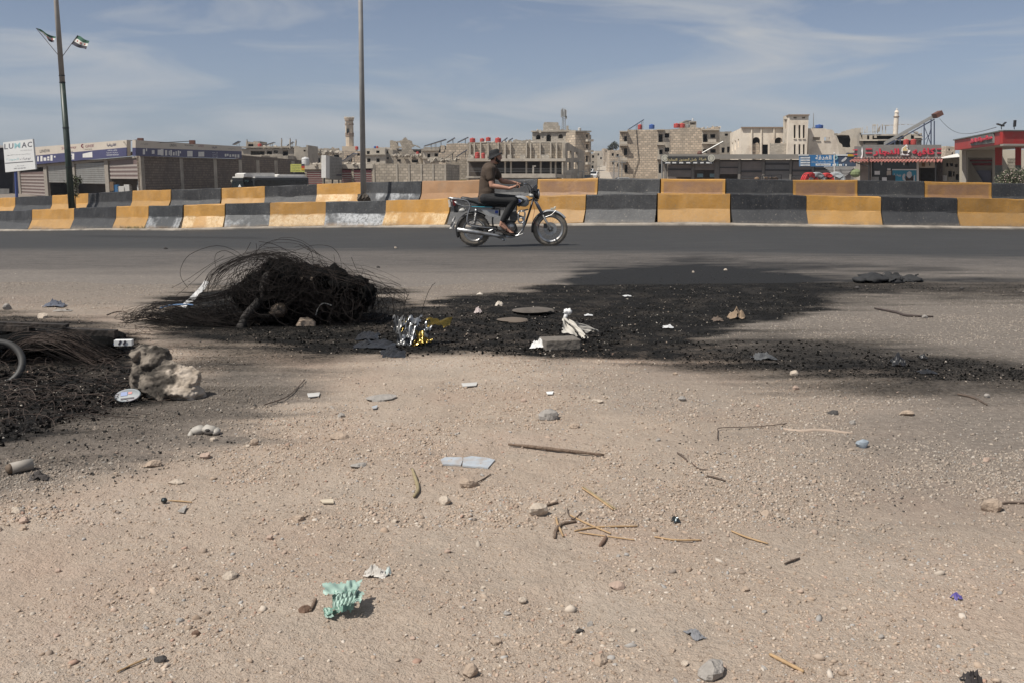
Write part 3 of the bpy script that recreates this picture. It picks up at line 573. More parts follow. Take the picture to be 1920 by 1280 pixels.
def gravel(name, n, y0, y1, rmin, rmax, pw, label, seed, ymax_pw=1.6, octa=False):
    NV = 6 if octa else 12
    r = np.random.default_rng(seed); u = r.random(n*3); e = 1-ymax_pw
    y = (y0**e+(y1**e-y0**e)*u)**(1/e); x = (r.random(n*3)*2-1)*(.55*y+.25)
    keep = r.random(n*3) < np.clip(.15+1.3*sm(.35, .7, fbm(x*2.1+9, y*2.1, 3)), 0, 1)*(1-.0*x)
    x, y = x[keep][:n], y[keep][:n]; n = len(x)
    s = rmin*(rmax/rmin)**(r.random(n)**pw); s = np.maximum(s, y*.00055)
    z0 = gzr(x, y); S, Gm, D = masks(x, y, z0)
    pro = [(octa_proto if octa else pebble_proto)(k+seed) for k in range(9)]; pid = r.integers(0, 9, n); VV = []; FF = []; CC = []; off = 0
    cols = np.array([(.42,.335,.265),(.36,.28,.215),(.33,.25,.19),(.45,.385,.32),(.38,.29,.23),(.28,.22,.175),(.47,.41,.35),(.34,.32,.30),(.22,.185,.16),(.36,.24,.185)]); ci = r.choice(10, n, p=[.2,.2,.17,.1,.1,.08,.05,.05,.03,.02])
    tint = cols[ci]*(r.uniform(.85, 1.15, (n,1))); grey = np.array([.27,.245,.215])*r.uniform(.7,1.3,(n,1)); tint = tint*(1-.6*Gm[:,None])+grey*.6*Gm[:,None]
    if name == 'road_grit': tint = tint*.35
    sf = np.clip(S*1.25-.1*r.random(n), 0, 1)*(r.random(n) < .97); tint = tint*(1-sf[:,None])+np.array([.008,.0078,.0075])*sf[:,None]
    for k in range(9):
        i = np.where(pid == k)[0]; v, f = pro[k]; m = len(i)
        a = r.random(m)*6.283; ca, sa = np.cos(a), np.sin(a); tl = r.uniform(-.5, .5, m)
        V = v[None]*s[i][:,None,None]*r.uniform(.75,1.3,(m,1,3)); Z = V[:,:,2]+V[:,:,0]*tl[:,None]; X = V[:,:,0]*ca[:,None]-V[:,:,1]*sa[:,None]; Yv = V[:,:,0]*sa[:,None]+V[:,:,1]*ca[:,None]
        VV.append(np.stack([X+x[i][:,None], Yv+y[i][:,None], Z+(z0[i]+s[i]*r.uniform(-.3,.2,m))[:,None]], 2).reshape(-1,3)); FF.append((f[None]+(np.arange(m)*NV)[:,None,None]+off).reshape(-1,3)); CC.append(np.repeat(tint[i], NV, 0)); off += m*NV
    V = np.concatenate(VV); F = np.concatenate(FF); C = np.concatenate(CC); me = bpy.data.meshes.new(name); me.vertices.add(len(V)); me.vertices.foreach_set('co', V.astype(np.float32).ravel()); me.loops.add(F.size); me.loops.foreach_set('vertex_index', F.astype(np.int32).ravel()); me.polygons.add(len(F)); me.polygons.foreach_set('loop_start', np.arange(0, F.size, 3, dtype=np.int32)); me.polygons.foreach_set('loop_total', np.full(len(F), 3, np.int32)); me.update()
    a = me.color_attributes.new('tint', 'FLOAT_COLOR', 'POINT'); a.data.foreach_set('color', np.concatenate([C, np.ones((len(C),1))], 1).astype(np.float32).ravel()); me.materials.append(pm)
    o = bpy.data.objects.new(name, me); COL.objects.link(o); stuff(o); tag(o, label); return o
gravel('fine_gravel', 75000, 3.2, 12.5, .0035, .011, 2.2, 'fine crumbs of grit over the middle distance sand', 15, 1.3, True)
gravel('gravel', 80000, 1.55, 10.5, .0016, .0075, 2.4, 'fine grit and small pebbles strewn over the sandy ground', 3)
gravel('rubble_grit', 1500, 1.6, 11.5, .006, .017, 3.0, 'coarser pebbles scattered on the sandy ground', 5, 1.5)
gravel('road_grit', 2600, 10.5, 19., .003, .011, 2.6, 'grit and crumbs scattered on the dusty asphalt', 8, 1.3)
# ------------------------------------------------------------------ town behind the barriers
def shutter(F, x0, r0, x1, r1, mats, parent, step=.30, name='shutter', label=None, d=.12):
    """roller shutter: a sheet with raised slats, slats in two colours"""
    z1 = F.uv((x0+x1)/2, r0)[1]; z0 = F.uv((x0+x1)/2, r1)[1]; u0 = F.uv(x0, (r0+r1)/2)[0]; u1 = F.uv(x1, (r0+r1)/2)[0]; mb = MB()
    mb.pex([F.to(u0, z0, d), F.to(u0, z1, d), F.to(u1, z1, d), F.to(u1, z0, d)], [], F.n*.04, 0); z = z0+.02; k = 0
    while z+step*.9 < z1:
        mb.pex([F.to(u0+.02, z, d-.03), F.to(u0+.02, z+step*.5, d-.06), F.to(u1-.02, z+step*.5, d-.06), F.to(u1-.02, z, d-.03)], [], F.n*.03, 1 if len(mats) > 1 else 0); z += step; k += 1
    o = mb.build(name, mats, parent)
    if label: o['label'] = label
    return o
def tank(px, row, Y, wpx, hpx, m, label, group='water tanks on the roofs'):
    p = P(px, row, Y); s = Y/FPX*1.02; r = wpx*s/2; h = hpx*s; t = thing('water_tank', p, label, 'water tank', group)
    mb = MB(); mb.lathe([(0,0),(r*.96,0),(r,.06*h),(r,.3*h),(r*.95,.33*h),(r,.36*h),(r,.62*h),(r*.95,.65*h),(r,.68*h),(r,.84*h),(r*.8,.93*h),(r*.3,.96*h),(0,.96*h)], p, 14); o = mb.build('barrel', m, t); smooth_angle(o, 35)
    mb = MB(); mb.lathe([(0,.961*h),(r*.28,.961*h),(r*.28,1.04*h),(0,1.06*h)], p, 10); mb.build('lid', m, t); return t
def slanted_panel(x0, r0, x1, r1, Y, label, depth=1.4, legs=((.7,1),), foot=None, m=None, group='solar panels on the roofs', name='solar_panel', leg_r=.04):
    a, b = P(x0, r0, Y), P(x1, r1, Y); t = thing(name, a, label, name.replace('_', ' '), group); mb = MB(); n = (b-a).normalized(); up = Vector((-n.z, 0, n.x)); up = up if up.z > 0 else -up
    D = Vector((0, depth, 0)); D2 = Vector((0, 0, -depth*.0)); mb.pex([a, b, b+D, a+D], [], up*.12); mb.build('panel', m or PANEL, t)
    low = min(a.z, b.z) if foot is None else P(x0, foot, Y).z
    for f, _ in legs:
        q = a.lerp(b, f); mb = MB(); mb.tube([(q.x, q.y+.1, low), (q.x, q.y+.1, q.z)], leg_r, 5); mb.build('leg', METAL, t)
        mb = MB(); mb.tube([(q.x, q.y+depth-.1, low), (q.x, q.y+depth-.1, q.z)], leg_r, 5); mb.build('leg', METAL, t)
    return t
# ---- far left: appliance shop with the long printed fascia
FL_ = Fac(33, 128, 262, 93)              # front with the shutters
FR_ = Fac(262, 93, 572, 143)             # long block side wall
zb = -2.0
t = thing('appliance_shop', FL_.to(3, zb), 'low appliance shop with long cream and navy printed fascia and four roller shutters', 'shop')
def strip(F, x0, ra0, x1, ra1, rb0, rb1, d, th, m, name, parent):     # a slanting band given by its upper and lower rows at both ends
    mb = MB(); mb.pex([F.pt(x0, rb0, d), F.pt(x0, ra0, d), F.pt(x1, ra1, d), F.pt(x1, rb1, d)], [], F.n*th); return mb.build(name, m, parent)
def post(F, x, w_, r0, m, parent, d=-.02, th=.3, name='pillar'):
    u = F.uv(x, 330)[0]; z1 = F.uv(x, r0)[1]; mb = MB(); ww = w_/2*abs(F.uv(x+1, 330)[0]-u)
    mb.pex([F.to(u-ww, zb, d), F.to(u-ww, z1, d), F.to(u+ww, z1, d), F.to(u+ww, zb, d)], [], F.n*th); return mb.build(name, m, parent)
fx = lambda x: 293+(246-x)*16/180.       # lower edge of fascia
for x, w_ in ((34, 6), (85, 6), (137, 7), (200, 7), (262, 7)): post(FL_, x, w_, fx(x)+1, M('shop pillar concrete', (.25,.22,.185), .9, .15), t)
strip(FL_, 31, 276+3.6, 246, 263, 309+3, 293, -.42, .37, CREAM, 'fascia_board', t); strip(FL_, 31, 296, 246, 277, 312.6, 293.2, -.43, .07, NAVY, 'fascia_print', t)
strip(FL_, 31, 312.8, 262, 292.5, 318, 296, .02, .2, M('shop pillar concrete', ()), 'lintel', t)
shutter(FL_, 38, 322, 82, 372, [BROWNSH, PALESH], t, .38, label='brown striped shutter fully closed'); shutter(FL_, 89, 309, 133, 343, [GREYSH], t, .2, label='plain grey shutter half raised'); shutter(FL_, 141, 306, 197, 345, [GREYSH], t, .2, label='plain grey shutter half raised'); shutter(FL_, 204, 299, 258, 336, [BROWNSH, PALESH], t, .38, label='brown striped shutter half raised')
mb = MB(); u0, u1 = FL_.uv(33, 330)[0], FL_.uv(262, 330)[0]; qb = FR_.to(4.2, 0, .4); Zv = Vector((0,0,1)); mb.pex([FL_.to(u0, zb, 5), FL_.to(u0, 3, 5), qb+Zv*3, qb+Zv*zb], [], FL_.n*.1); mb.build('back_wall', M('shop inside wall', (.12,.1,.09), .9), t)
mb = MB(); mb.pex([FL_.to(u0, 3.2, .3), FL_.to(u1-.4, 3.2, .3), qb+Zv*3.2, FL_.to(u0, 3.2, 5)], [], Vector((0,0,.2))); mb.build('roof', CONC, t)
mb = MB(); mb.pex([FL_.to(u0, zb, .3), FL_.to(u0, 3.2, .3), FL_.to(u0, 3.2, 5), FL_.to(u0, zb, 5)], [], FL_.u*.2); mb.build('side_wall', CONC, t)
text('LINEVA', 'lettering', INK, t, FL_, 82, (281.5,279.8), 101, (287,285.2), -.437); text('Starway', 'lettering', M('plum lettering', (.2,.05,.08), .6), t, FL_, 123, (276.5,273.5), 151, (282.5,279.5), -.437); text('Kaial Ticad', 'lettering', INK, t, FL_, 133, (284,283), 144, (286,285), -.437)
text('GREE', 'lettering', M('plum lettering', ()), t, FL_, 168, (272.5,271.2), 184, (277.5,276), -.437); text('Kool Mode', 'lettering', INK, t, FL_, 167, (279.5,279), 181, (281.5,281), -.437)
mb = MB(); c = FL_.pt(164, 274.4, -.45); mb.lathe([(.10,0),(.22,0),(.22,.05),(.10,.05),(.10,0)], c, 14, 'Y'); mb.build('logo_ring', M('plum lettering', ()), t)
text(ar('افاريقيا'), 'lettering', M('navy lettering', (.03,.03,.09), .6), t, FL_, 209, (269.5,269), 226, (276,275.5), -.437, bold=.02); text(ar('وكيل معتمد'), 'lettering', PWHITE, t, FL_, 210, (280.5,280), 228, (284,283.5), -.437); text(ar('مستلزمات كهربائية'), 'lettering', PWHITE, t, FL_, 208, (285.5,285), 230, (288.3,287.8), -.437); text('+963989 894029', 'lettering', PWHITE, t, FL_, 207, (290.4,289.6), 231, (292.6,291.6), -.437)
for x0, r0, x1, r1 in ((77,294,80,303),(83,293,87,303),(89,296,94,302),(96,294,100,297.6),(96,298.6,100,301.5),(102,291.5,106,302),(109,293,111.5,296),(135,288.5,147,299.5)):
    mb = MB(); frect(mb, FL_, x0, r0, x1, r1, -.436, .01); mb.build('appliance_print', WHITEP, t)
mb = MB(); fpoly(mb, FL_, [(163,296),(163,289),(181,285),(181.5,295.5)], -.436, .01); mb.build('appliance_print', WHITEP, t)
mb = MB(); frect(mb, FL_, 138, 290.5, 143, 294, -.44, .005); frect(mb, FL_, 139, 295.5, 143, 298.5, -.44, .005); mb.build('screen_print', NAVY, t)
# right flank: printed fascia above, block wall with concrete columns below
strip(FR_, 246.5, 263.2, 447, 275.2, 277.5, 284, -.385, .31, CREAM, 'fascia_board', t); strip(FR_, 246.5, 277.6, 447, 284.1, 292.6, 298, -.39, .31, NAVY, 'fascia_print', t)
prof = [(262,293),(447,298.5),(449,291),(520,297),(556,300),(572,302)]; mb = MB(); ou = [FR_.to(FR_.uv(*prof[0])[0], zb)]+[FR_.pt(*q) for q in prof]+[FR_.to(FR_.uv(*prof[-1])[0], zb)]; mb.pex(ou, [], FR_.n*.3); mb.build('block_wall', DBRICK, t)
for x in (267, 341, 404, 451, 484, 518, 550): post(FR_, x, 8 if x < 300 else 6, 296+(x-262)*.022, CONC, t, -.03, .1)
text(ar('قطع غيار'), 'lettering', INK, t, FR_, 255, (268.5,269.3), 270, (271.8,272.6), -.393); text('LINEVA', 'lettering', INK, t, FR_, 311, (270,270.6), 324, (275.3,275.8), -.393); text('Starway', 'lettering', INK, t, FR_, 339, (270.8,271.3), 356, (274.8,275.4), -.393); text('GREE', 'lettering', M('plum lettering', ()), t, FR_, 364, (272,272.6), 375.5, (275.8,276.4), -.393)
text(ar('افاريقيا'), 'lettering', M('navy lettering', ()), t, FR_, 391, (274.3,274.8), 400, (279.3,279.8), -.393, bold=.02); text(ar('صيانة جميع الاجهزة'), 'lettering', INK, t, FR_, 421, (278,278.6), 436, (280.6,281.2), -.393)
for k, b_ in enumerate(('وكيل معتمد','مستلزمات كهربائية','فرع ثاني')): text(ar(b_), 'lettering', PWHITE, t, FR_, 391, (285.2+k*4,285.6+k*4), 402, (287.8+k*4,288.2+k*4), -.396)
for x, w_, r0, r1 in ((260,4,280,290),(266,2,279,284),(277,5,282,289),(288,6,281,291),(294,5,280,292),(302,4,282,292),(309,2,283,291),(312,3,282,292.5),(317,3,285.5,292),(322,2,284,292),(326,3,283,293),(330,2,284,288),(344,10,283.5,294),(365,11,285,294),(415,3,289,294),(419,3,289,293),(424,3,290,295),(429,4,290,294),(434,3,290,296),(439,3.4,290,296)):
    mb = MB(); frect(mb, FR_, x, r0, x+w_, r1, -.397, .01); mb.build('appliance_print', WHITEP, t)
for a, b_ in (((232,264),(264,262)), ((300,266),(361,266))):
    p0 = P(a[0], a[1]+2, 96); p1 = P(b_[0], b_[1]-1, 96); tt_ = thing('floodlight', p1, 'small floodlight on a thin arm above the %s end of the shop fascia' % ('near corner' if a[0] < 250 else 'right flank'), 'floodlight'); mb = MB(); mb.tube([P(a[0], a[1]+3, 93.4 if a[0] < 250 else 100), p0, p1], .035, 5); mb.build('arm', DMETAL, tt_); mb = MB(); mb.box(p1-Vector((0,.1,.1)), (.5,.35,.35)); mb.build('lamp_head', M('rusty lamp', (.12,.05,.035), .7), tt_)
# goods in front of the half-raised shutters
for i, (x, r, w_, h_, m, lb) in enumerate(((212,352,7,9,'brown','brown carton inside the half open shop, left of the blue one'),(219,354,8,6,'blue','small blue box inside the half open shop'),(228,356,14,5,'white','pale packed sacks at the shop threshold'),(240,356,10,8,'white','stack of white boxes left of the water dispenser'),(262,356,8,17,'disp','water dispenser standing by the shop corner pillar'))):
    p = P(x, r+6, 95.5+i*.05); mm_ = {'brown': M('carton', (.2,.13,.08), .9), 'blue': M('blue box', (.04,.14,.3), .7), 'white': WHITEP, 'disp': WHITEP}[m]; s = 95.5/FPX
    tt_ = thing('water_dispenser' if m == 'disp' else 'box', p, lb, 'water dispenser' if m == 'disp' else 'box'); mb = MB(); ww, hh = w_*s, (h_+6)*s
    if m == 'disp':
        mb.box(p+Vector((0,0,hh*.32)), (ww*.8,.35,hh*.64)); mb.build('cabinet', mm_, tt_); mb = MB(); mb.lathe([(0,hh*.645),(ww*.32,hh*.66),(ww*.34,hh*.95),(0,hh)], p, 12); mb.build('bottle', M('pale blue bottle', (.3,.4,.45), .2), tt_)
    else:
        mb.box(p+Vector((0,0,hh/2)), (ww,.6,hh)); mb.build('body', mm_, tt_); mb = MB(); mb.box(p+Vector((0,-.01,hh+.03)), (ww*.96,.5,.05)); mb.build('flap', mm_, tt_)
# dark shop at the very edge
F0 = Fac(-60, 127, 30, 128.5); t = building('dark_shop', 'dark open-fronted shop with white roof edge at the far left', 'shop', F0, [(-60,279),(31,277)], 3, M('near black wall', (.035,.033,.04), .9), [rect(-50,300,24,372)], zb=-2)  # front, side and back walls all share one near-black colour
strip(F0, -60, 273, 32, 273, 278, 277, -.5, 1.2, WHITEP, 'roof_edge', t); mb = MB(); frect(mb, F0, 0, 354, 20, 369, -1, .1); mb.build('railing', GREYSH, t)
# sign board of a company on a blue post
F1 = Fac(6, 82, 62, 78.5); t = thing('company_sign_board', F1.pt(27, 380), 'tall white sign board with big grey and teal capital letters on a blue post', 'sign')
mb = MB(); fpoly(mb, F1, [(10,323.5),(5.5,267.5),(61,261),(66.5,317.5)], 0, .12); mb.build('board', M('white sign sheet', (.6,.6,.59), .5, .05, .5), t)
mb = MB(); mb.tube([F1.pt(27, 384, .2), F1.pt(24, 300, .2)], .12, 8); mb.build('post', M('blue post', (.05,.08,.25), .5), t)
ln = lambda x, r: (r+(x-8)*-.12)
for ch, x0, x1, m in (('L',8,15,INK),('U',16.5,25,INK),('M',27,38,TEAL),('A',40.5,50,INK),('C',51.5,60,INK)):
    text(ch, 'letter', M('slate lettering', (.08,.08,.1), .5) if m is INK else TEAL, t, F1, x0, (270.6-(x0-8)*.09,270.6-(x1-8)*.09), x1, (280.6-(x0-8)*.09,280.6-(x1-8)*.09), -.006, bold=.015)
text('ALUMINIUM', 'lettering', M('grey lettering', (.3,.3,.3), .6), t, F1, 38, (281.6,280.8), 60, (283.4,282.6), -.006); text(ar('شركة لتجارة وصناعة الالمنيوم'), 'lettering', M('slate lettering', ()), t, F1, 13, (290.5,288), 57, (293.2,290.2), -.006)
text(ar('الجودة'), 'lettering', TEAL, t, F1, 12, (297.4,296.2), 35, (302.6,301.6), -.006); text(ar('نوعيات'), 'lettering', M('slate lettering', ()), t, F1, 37, (295.6,294.2), 57, (301.4,300.2), -.006)
strip(F1, 9.5, 306, 62, 302.2, 306.6, 302.8, -.03, .03, INK, 'rule_line', t); text(ar('فرع سراقب'), 'lettering', M('slate lettering', ()), t, F1, 28, (311,309.6), 45, (313.4,312), -.006); text('0987 654 98 799', 'lettering', M('slate lettering', ()), t, F1, 26, (315.4,314), 48, (318,316.6), -.006)
# ---- bus
t = thing('bus', P(500, 345, 100)-Vector((0,0,1.7)), 'parked dark bus with white roof pods behind the rear barrier', 'bus')
FB_ = Fac(432, 101.5, 476, 99.3); FS_ = Fac(476, 99.3, 577, 104.6); zb = -2.0
body = M('dark bus body', (.03,.033,.036), .35, .1); gl = M('bus glass', (.012,.014,.016), .12, .1); gl2 = M('bus windscreen', (.02,.026,.028), .1, .1)
u1 = FB_.W; z1 = FB_.uv(454, 334)[1]; mb = MB(); A_, B_, C_ = FB_.to(0, 0), FB_.to(u1, 0), FS_.to(FS_.W, 0); D_ = A_+(C_-B_)
def prism(pts, z0, z1, name, m, parent, inset=0.):
    c = sum((Vector(p) for p in pts), Vector())/len(pts); q = [Vector(p)+(c-Vector(p))*inset for p in pts]; mb = MB(); mb.pex([(p.x, p.y, z0) for p in q], [], (0,0,z1-z0)); return mb.build(name, m, parent)
prism([A_,B_,C_,D_], zb+.35, z1, 'body', body, t); o = prism([A_,B_,C_,D_], z1, z1+.12, 'roof', WHITEP, t, .03)
for x0, x1 in ((477,505),(506,556),(557,575)): mb = MB(); frect(mb, FS_, x0, 338, x1, 349, -.03, .03); mb.build('window', gl, t)
mb = MB(); frect(mb, FB_, 435, 340, 473, 356, -.03, .03); mb.build('windscreen', gl2, t); text('70', 'lettering', TEAL, t, FB_, 459, 338, 467, 341.5, -.06)
mb = MB(); mb.lathe([(0,-.02),(.14,-.02),(.14,.02),(0,.02)], FB_.pt(435, 340, -.006), 14, 'Y'); mb.build('badge', M('cream badge', (.5,.48,.4), .5), t); mb = MB(); fpoly(mb, FB_, [(447,351),(450,346),(453,351)], -.06, .02); mb.build('triangle_sticker', PWHITE, t)
for x0, x1, r0, z_ in ((463,521,329.6,.5),(526,578,330.4,.34)):
    a, b_ = FS_.pt(x0, r0, .5), FS_.pt(x1, r0, .5); mb = MB(); mb.pex([Vector((a.x,a.y,z1+.1)), Vector((a.x,a.y,z1+z_*.75)), Vector((a.x,a.y,z1+z_*.75))+FS_.u*.3+Vector((0,0,.1)), Vector((b_.x,b_.y,z1+z_)), Vector((b_.x,b_.y,z1+.1))], [], FS_.n*1.4); mb.build('roof_pod', WHITEP, t)
for f in (.2,.78):
    c = B_.lerp(C_, f); mb = MB(); mb.lathe([(0,-.05),(.48,-.05),(.5,.0),(.5,.25),(0,.25)], Vector((c.x, c.y, zb+.5)), 16, 'Y'); mb.build('wheel', M('bus tyre', (.02,.02,.02), .8), t)
# ---- yellow sign, white tank
F2 = Fac(545, 118, 571, 118); t = thing('yellow_sign', F2.pt(558, 350), 'small yellow sign board with a black, red and yellow striped corner', 'sign'); mb = MB(); frect(mb, F2, 544.5, 308, 571, 323, 0, .1); mb.build('board', YELS, t)
for k, m in enumerate((M('slate stripe', (.06,.06,.08), .6), M('red stripe', (.45,.04,.03), .6), M('amber stripe', (.6,.3,.03), .6))): mb = MB(); frect(mb, F2, 565, 307.6+k*4, 571.2, 311.4+k*4, -.03, .02); mb.build('flag_stripe', m, t)
for k, b_ in enumerate(('مركز تعليم القيادة','اللغة الالمانية','جوال')): text(ar(b_), 'lettering', INK, t, F2, 547, 310+k*4.3, 563, 312.4+k*4.3, -.006)
for x in (547, 569): mb = MB(); mb.tube([F2.pt(x, 365, .15), F2.pt(x, 323, .15)], .08, 6); mb.build('post', DMETAL, t)
mb = MB(); frect(mb, F2, 545, 325, 571, 329, .3, .2); mb.build('cross_beam', DMETAL, t)
tank(573, 311, 119, 14, 15, M('white plastic tank', (.62,.61,.6), .5, .05), 'big white water tank beside the yellow sign', None)
# ---- garages with maroon striped shutters and block wall
F3 = Fac(568, 122, 838, 120); mx_ = [MAROON, PALESH]
t = building('garage_row', 'low garage row with maroon striped shutters and a panelled block wall', 'garage', F3, [(570,311),(606,311),(620,309.5),(699,309.5),(702,307),(838,308)], 9, BLOCK, [rect(575,320,604,372), rect(640,317,659,372), rect(663,316.5,697,372)], zb=-1.9)
for x0, x1 in ((575,604),(640,659),(663,697)): shutter(F3, x0, 319, x1, 372, mx_, t, .26, d=.08)
for x in (701, 744, 767, 790, 812, 835): post(F3, x, 3.5, 308, CONC, t, -.08, .1)
strip(F3, 569, 309, 699.5, 308, 318, 316, -.14, .14, CONCL, 'lintel', t)
F4 = Fac(611, 112, 642, 121.5); t = thing('billboard', F4.pt(620, 360), 'grey weathered billboard with rows of faded writing and a white edge', 'billboard')
mb = MB(); mb.pex([F4.pt(618, 337), F4.pt(618, 292.5), F4.pt(641.5, 296), F4.pt(641.5, 338)], [], F4.n*.5); mb.build('board', M('weathered grey sheet', (.25,.235,.21), .8, .15, 2, dirt=(.16,.15,.13), dirtamt=.5), t)
mb = MB(); mb.pex([F4.pt(611, 334), F4.pt(611, 291.5), F4.pt(618, 292.3), F4.pt(618, 335.5)], [], F4.n*.5); mb.build('edge_board', WHITEP, t)
for k in range(6): text(ar(('منظمة الاغاثة','مشروع تاهيل الطريق','بلدية المدينة','بدعم من','الشركة المنفذة','مدة العمل')[k]), 'lettering', M('faded lettering', (.13,.12,.11), .8), t, F4, 620, 297+k*6, 639, 300.5+k*6.2, -.006)
mb = MB(); frect(mb, F4, 631, 327, 640, 330, -.03, .02); mb.build('stamp', INK, t)
for x in (613, 628, 640): mb = MB(); mb.tube([F4.pt(x, 362, .3), F4.pt(x, 334, .3)], .09, 6); mb.build('post', DMETAL, t)
# ---- minaret, octagonal
def minaret(px, rb, rt, wpx, Y, label, m, round_=False):
    b0 = P(px, rb, Y); t_ = P(px, rt, Y); s = Y/FPX*1.01; r = wpx*s/2; H = t_.z-b0.z; t = thing('minaret', b0, label, 'minaret'); q = Vector((b0.x, b0.y, 0)); z0, z = b0.z, lambda f: b0.z+H*f
    n = 16 if round_ else 8
    if not round_:
        mb = MB(); mb.box((b0.x, b0.y, z0-2.6), (r*2.9, r*2.9, 5.2)); mb.build('base', m, t)
        mb = MB(); mb.lathe([(0,z0),(r*.86,z0),(r*.86,z(.84)),(0,z(.84))], q, n); mb.build('shaft', m, t)
        for f in (.33,.40,.72,.86): mb = MB(); mb.lathe([(r*.8,z(f)),(r*.95,z(f)+.1),(r*.95,z(f)+.55),(r*.8,z(f)+.7)], q, n); mb.build('band', M('brown stone band', (.26,.19,.14), .9, .1), t)
        mb = MB(); mb.lathe([(r*.8,z(.84)),(r*.95,z(.90)),(r*1.08,z(.955)),(r*1.08,z(.985)),(0,z(.985))], q, n); mb.build('balcony', m, t)
        for k in range(10): a = k*.628; mb = MB(); mb.box(Vector((b0.x+r*1.02*math.cos(a), b0.y+r*1.02*math.sin(a), z(.99)+.1)), (.3,.3,.35)); mb.build('merlon', WHITEP, t)
        for f, h_ in ((.42,.8),(.47,1.5),(.56,.7),(.70,1.8)): mb = MB(); mb.box((b0.x-r*.22, b0.y-r*.83, z(f)+.5), (.9,.14,h_)); mb.build('window', DARK if f == .47 else M('stone grille', (.2,.17,.14), .9), t)
    else:
        mb = MB(); mb.lathe([(0,z0-6),(r,z0-6),(r*.9,z(.45)),(0,z(.45))], q, n); mb.build('shaft', m, t); mb = MB(); mb.lathe([(r*.85,z(.42)),(r*1.15,z(.46)),(r*1.15,z(.50)),(r*.8,z(.5))], q, n); mb.build('balcony', M('brown stone band', ()), t)
        mb = MB(); mb.lathe([(r*.8,z(.5)),(r*.74,z(.72)),(r*.95,z(.73)),(r*.85,z(.76)),(r*.6,z(.84)),(r*.2,z(.9)),(0,z(.9))], q, n); mb.build('upper_shaft', m, t); mb = MB(); mb.ell((b0.x, b0.y, z(.95)), (r*.35,r*.35,H*.05), 10); mb.build('finial', WHITEP, t)
minaret(656, 275, 220, 17, 330, 'tall octagonal stone minaret with dark bands and crenellated top, left of the grey pole', M('minaret stone', (.50,.41,.31), .9, .08, .8))
minaret(1680, 234, 203, 9, 420, 'slender round white minaret far off beyond the cafe', WHITE, True)
# ---- ruins and houses on the left
R1 = random.Random(5)
def jag(x0, x1, r, amp, n): return [(x0+(x1-x0)*i/n, r+R1.uniform(-amp, amp)) for i in range(n+1)]
def house(px0, px1, row, Y, label, holes=(), m=None, depth=8, name='ruined_house', cat='house', amp=0., n=6, frames=None, slabs=(), skew=0, group=None, prof=None):
    F = Fac(px0, Y+skew, px1, Y-skew); pr = prof or (jag(px0, px1, row, amp, n) if amp else [(px0,row),(px1,row)])
    return building(name, label, cat, F, pr, depth, m or CONC, holes, frames=frames, slabs=slabs, group=group)
W = lambda x, r, w_=5, h_=6: rect(x-w_/2, r-h_/2, x+w_/2, r+h_/2)
house(700, 742, 276, 260, 'far pale ruin peeping over the left edge of the jagged ruin', [W(712,284)], CONCL, amp=1.2)
house(452, 556, 279, 170, 'gutted slab building with bare columns above the brown wall', [rect(470,283,496,291), rect(500,283,510,290), W(517,284,8,6), rect(530,282,540,296)], CONC, 12, slabs=(277.5,), name='gutted_building', cat='ruin')
house(461, 487, 266, 172, 'small roofless block room on the gutted slab building', [rect(465,270,475,276)], BLOCK, 5, amp=1.2, cat='ruin')
for k, (x, r) in enumerate(((528,262),(544,262),(555,264),(463,264))): t = thing('bare_column', P(x, 279, 169+k*.5), 'bare concrete column sticking up from the gutted slab roof', 'column', 'bare columns on the gutted roof'); mb = MB(); p = P(x, 279, 169+k*.5); mb.tube([p, P(x-.4, (279+r)/2, p.y), P(x+.3, r, p.y)], .13, 5); mb.build('shaft', CONC, t); mb = MB(); [mb.tube([P(x+.2*j, r, p.y), P(x+.5*j, r-2.5, p.y)], .03, 3) for j in (-1,0,1)]; mb.build('rebar', M('rusty rebar', (.08,.04,.025), .8), t)
tank(487, 277, 171, 7, 7, REDT, 'single red water tank on the gutted slab building')
slanted_panel(436, 272, 447, 266, 150, 'short solar panel above the end of the shop fascia', foot=276); slanted_panel(494, 274, 513, 268, 172, 'solar panel on the gutted slab building', foot=277); slanted_panel(538, 274, 549, 267, 174, 'small tilted panel between the bare columns', foot=278)
house(551, 577, 277, 155, 'tall grey ruin behind the yellow sign', [W(571,283,4,3)], CONC, 8, prof=[(551,275),(558,274),(563,277),(574,276),(575,272),(577,272.5)])
house(484, 540, 291, 150, 'collapsed shed roof just above the brown wall', [rect(490,292,520,298)], CONC, 6, amp=2)
house(577, 618, 279, 230, 'grey two-window house left of the minaret', [W(590,285,6,5), W(603,284,6,6), rect(582,296,589,304), rect(594,297,601,306)], CONC, 9, slabs=(289,))
house(617, 648, 280, 215, 'tilted broken slab house at the minaret foot', [rect(626,289,636,298)], BLOCK, 8, prof=[(617,283),(622,277),(636,279),(637,286),(648,283)])
house(645, 684, 284, 205, 'tan house behind the grey pole at the minaret foot', [rect(650,292,660,304), W(672,290,5,5)], STONE, 8, amp=.8, name='house')
tank(669, 281, 203, 6, 6, REDT, 'red water tank near the minaret foot'); slanted_panel(641, 304, 663, 288, 150, 'large slanted panel below the minaret', depth=4, foot=310)
t = house(684, 722, 278.5, 190, 'pale two-storey house with four dark square windows right of the grey pole', [W(690.5,287,6,7), W(708.5,285.3,6.5,5), W(691.5,301,6.5,7.5), W(708.8,301,6.5,7.5)], CONCL, 10, frames=CONC, slabs=(291.5,), name='house')
house(722, 737, 281, 192, 'grey annex of the pale four-window house', [W(726,285,4,7), W(727,297,4,4)], CONC, 9, name='house')
for x, m, lb in ((703,BLUET,'small dark blue tank on the pale four-window house'),(707.5,REDT,'small red tank on the pale four-window house')): tank(x, 278.5, 192, 4, 4, m, lb)
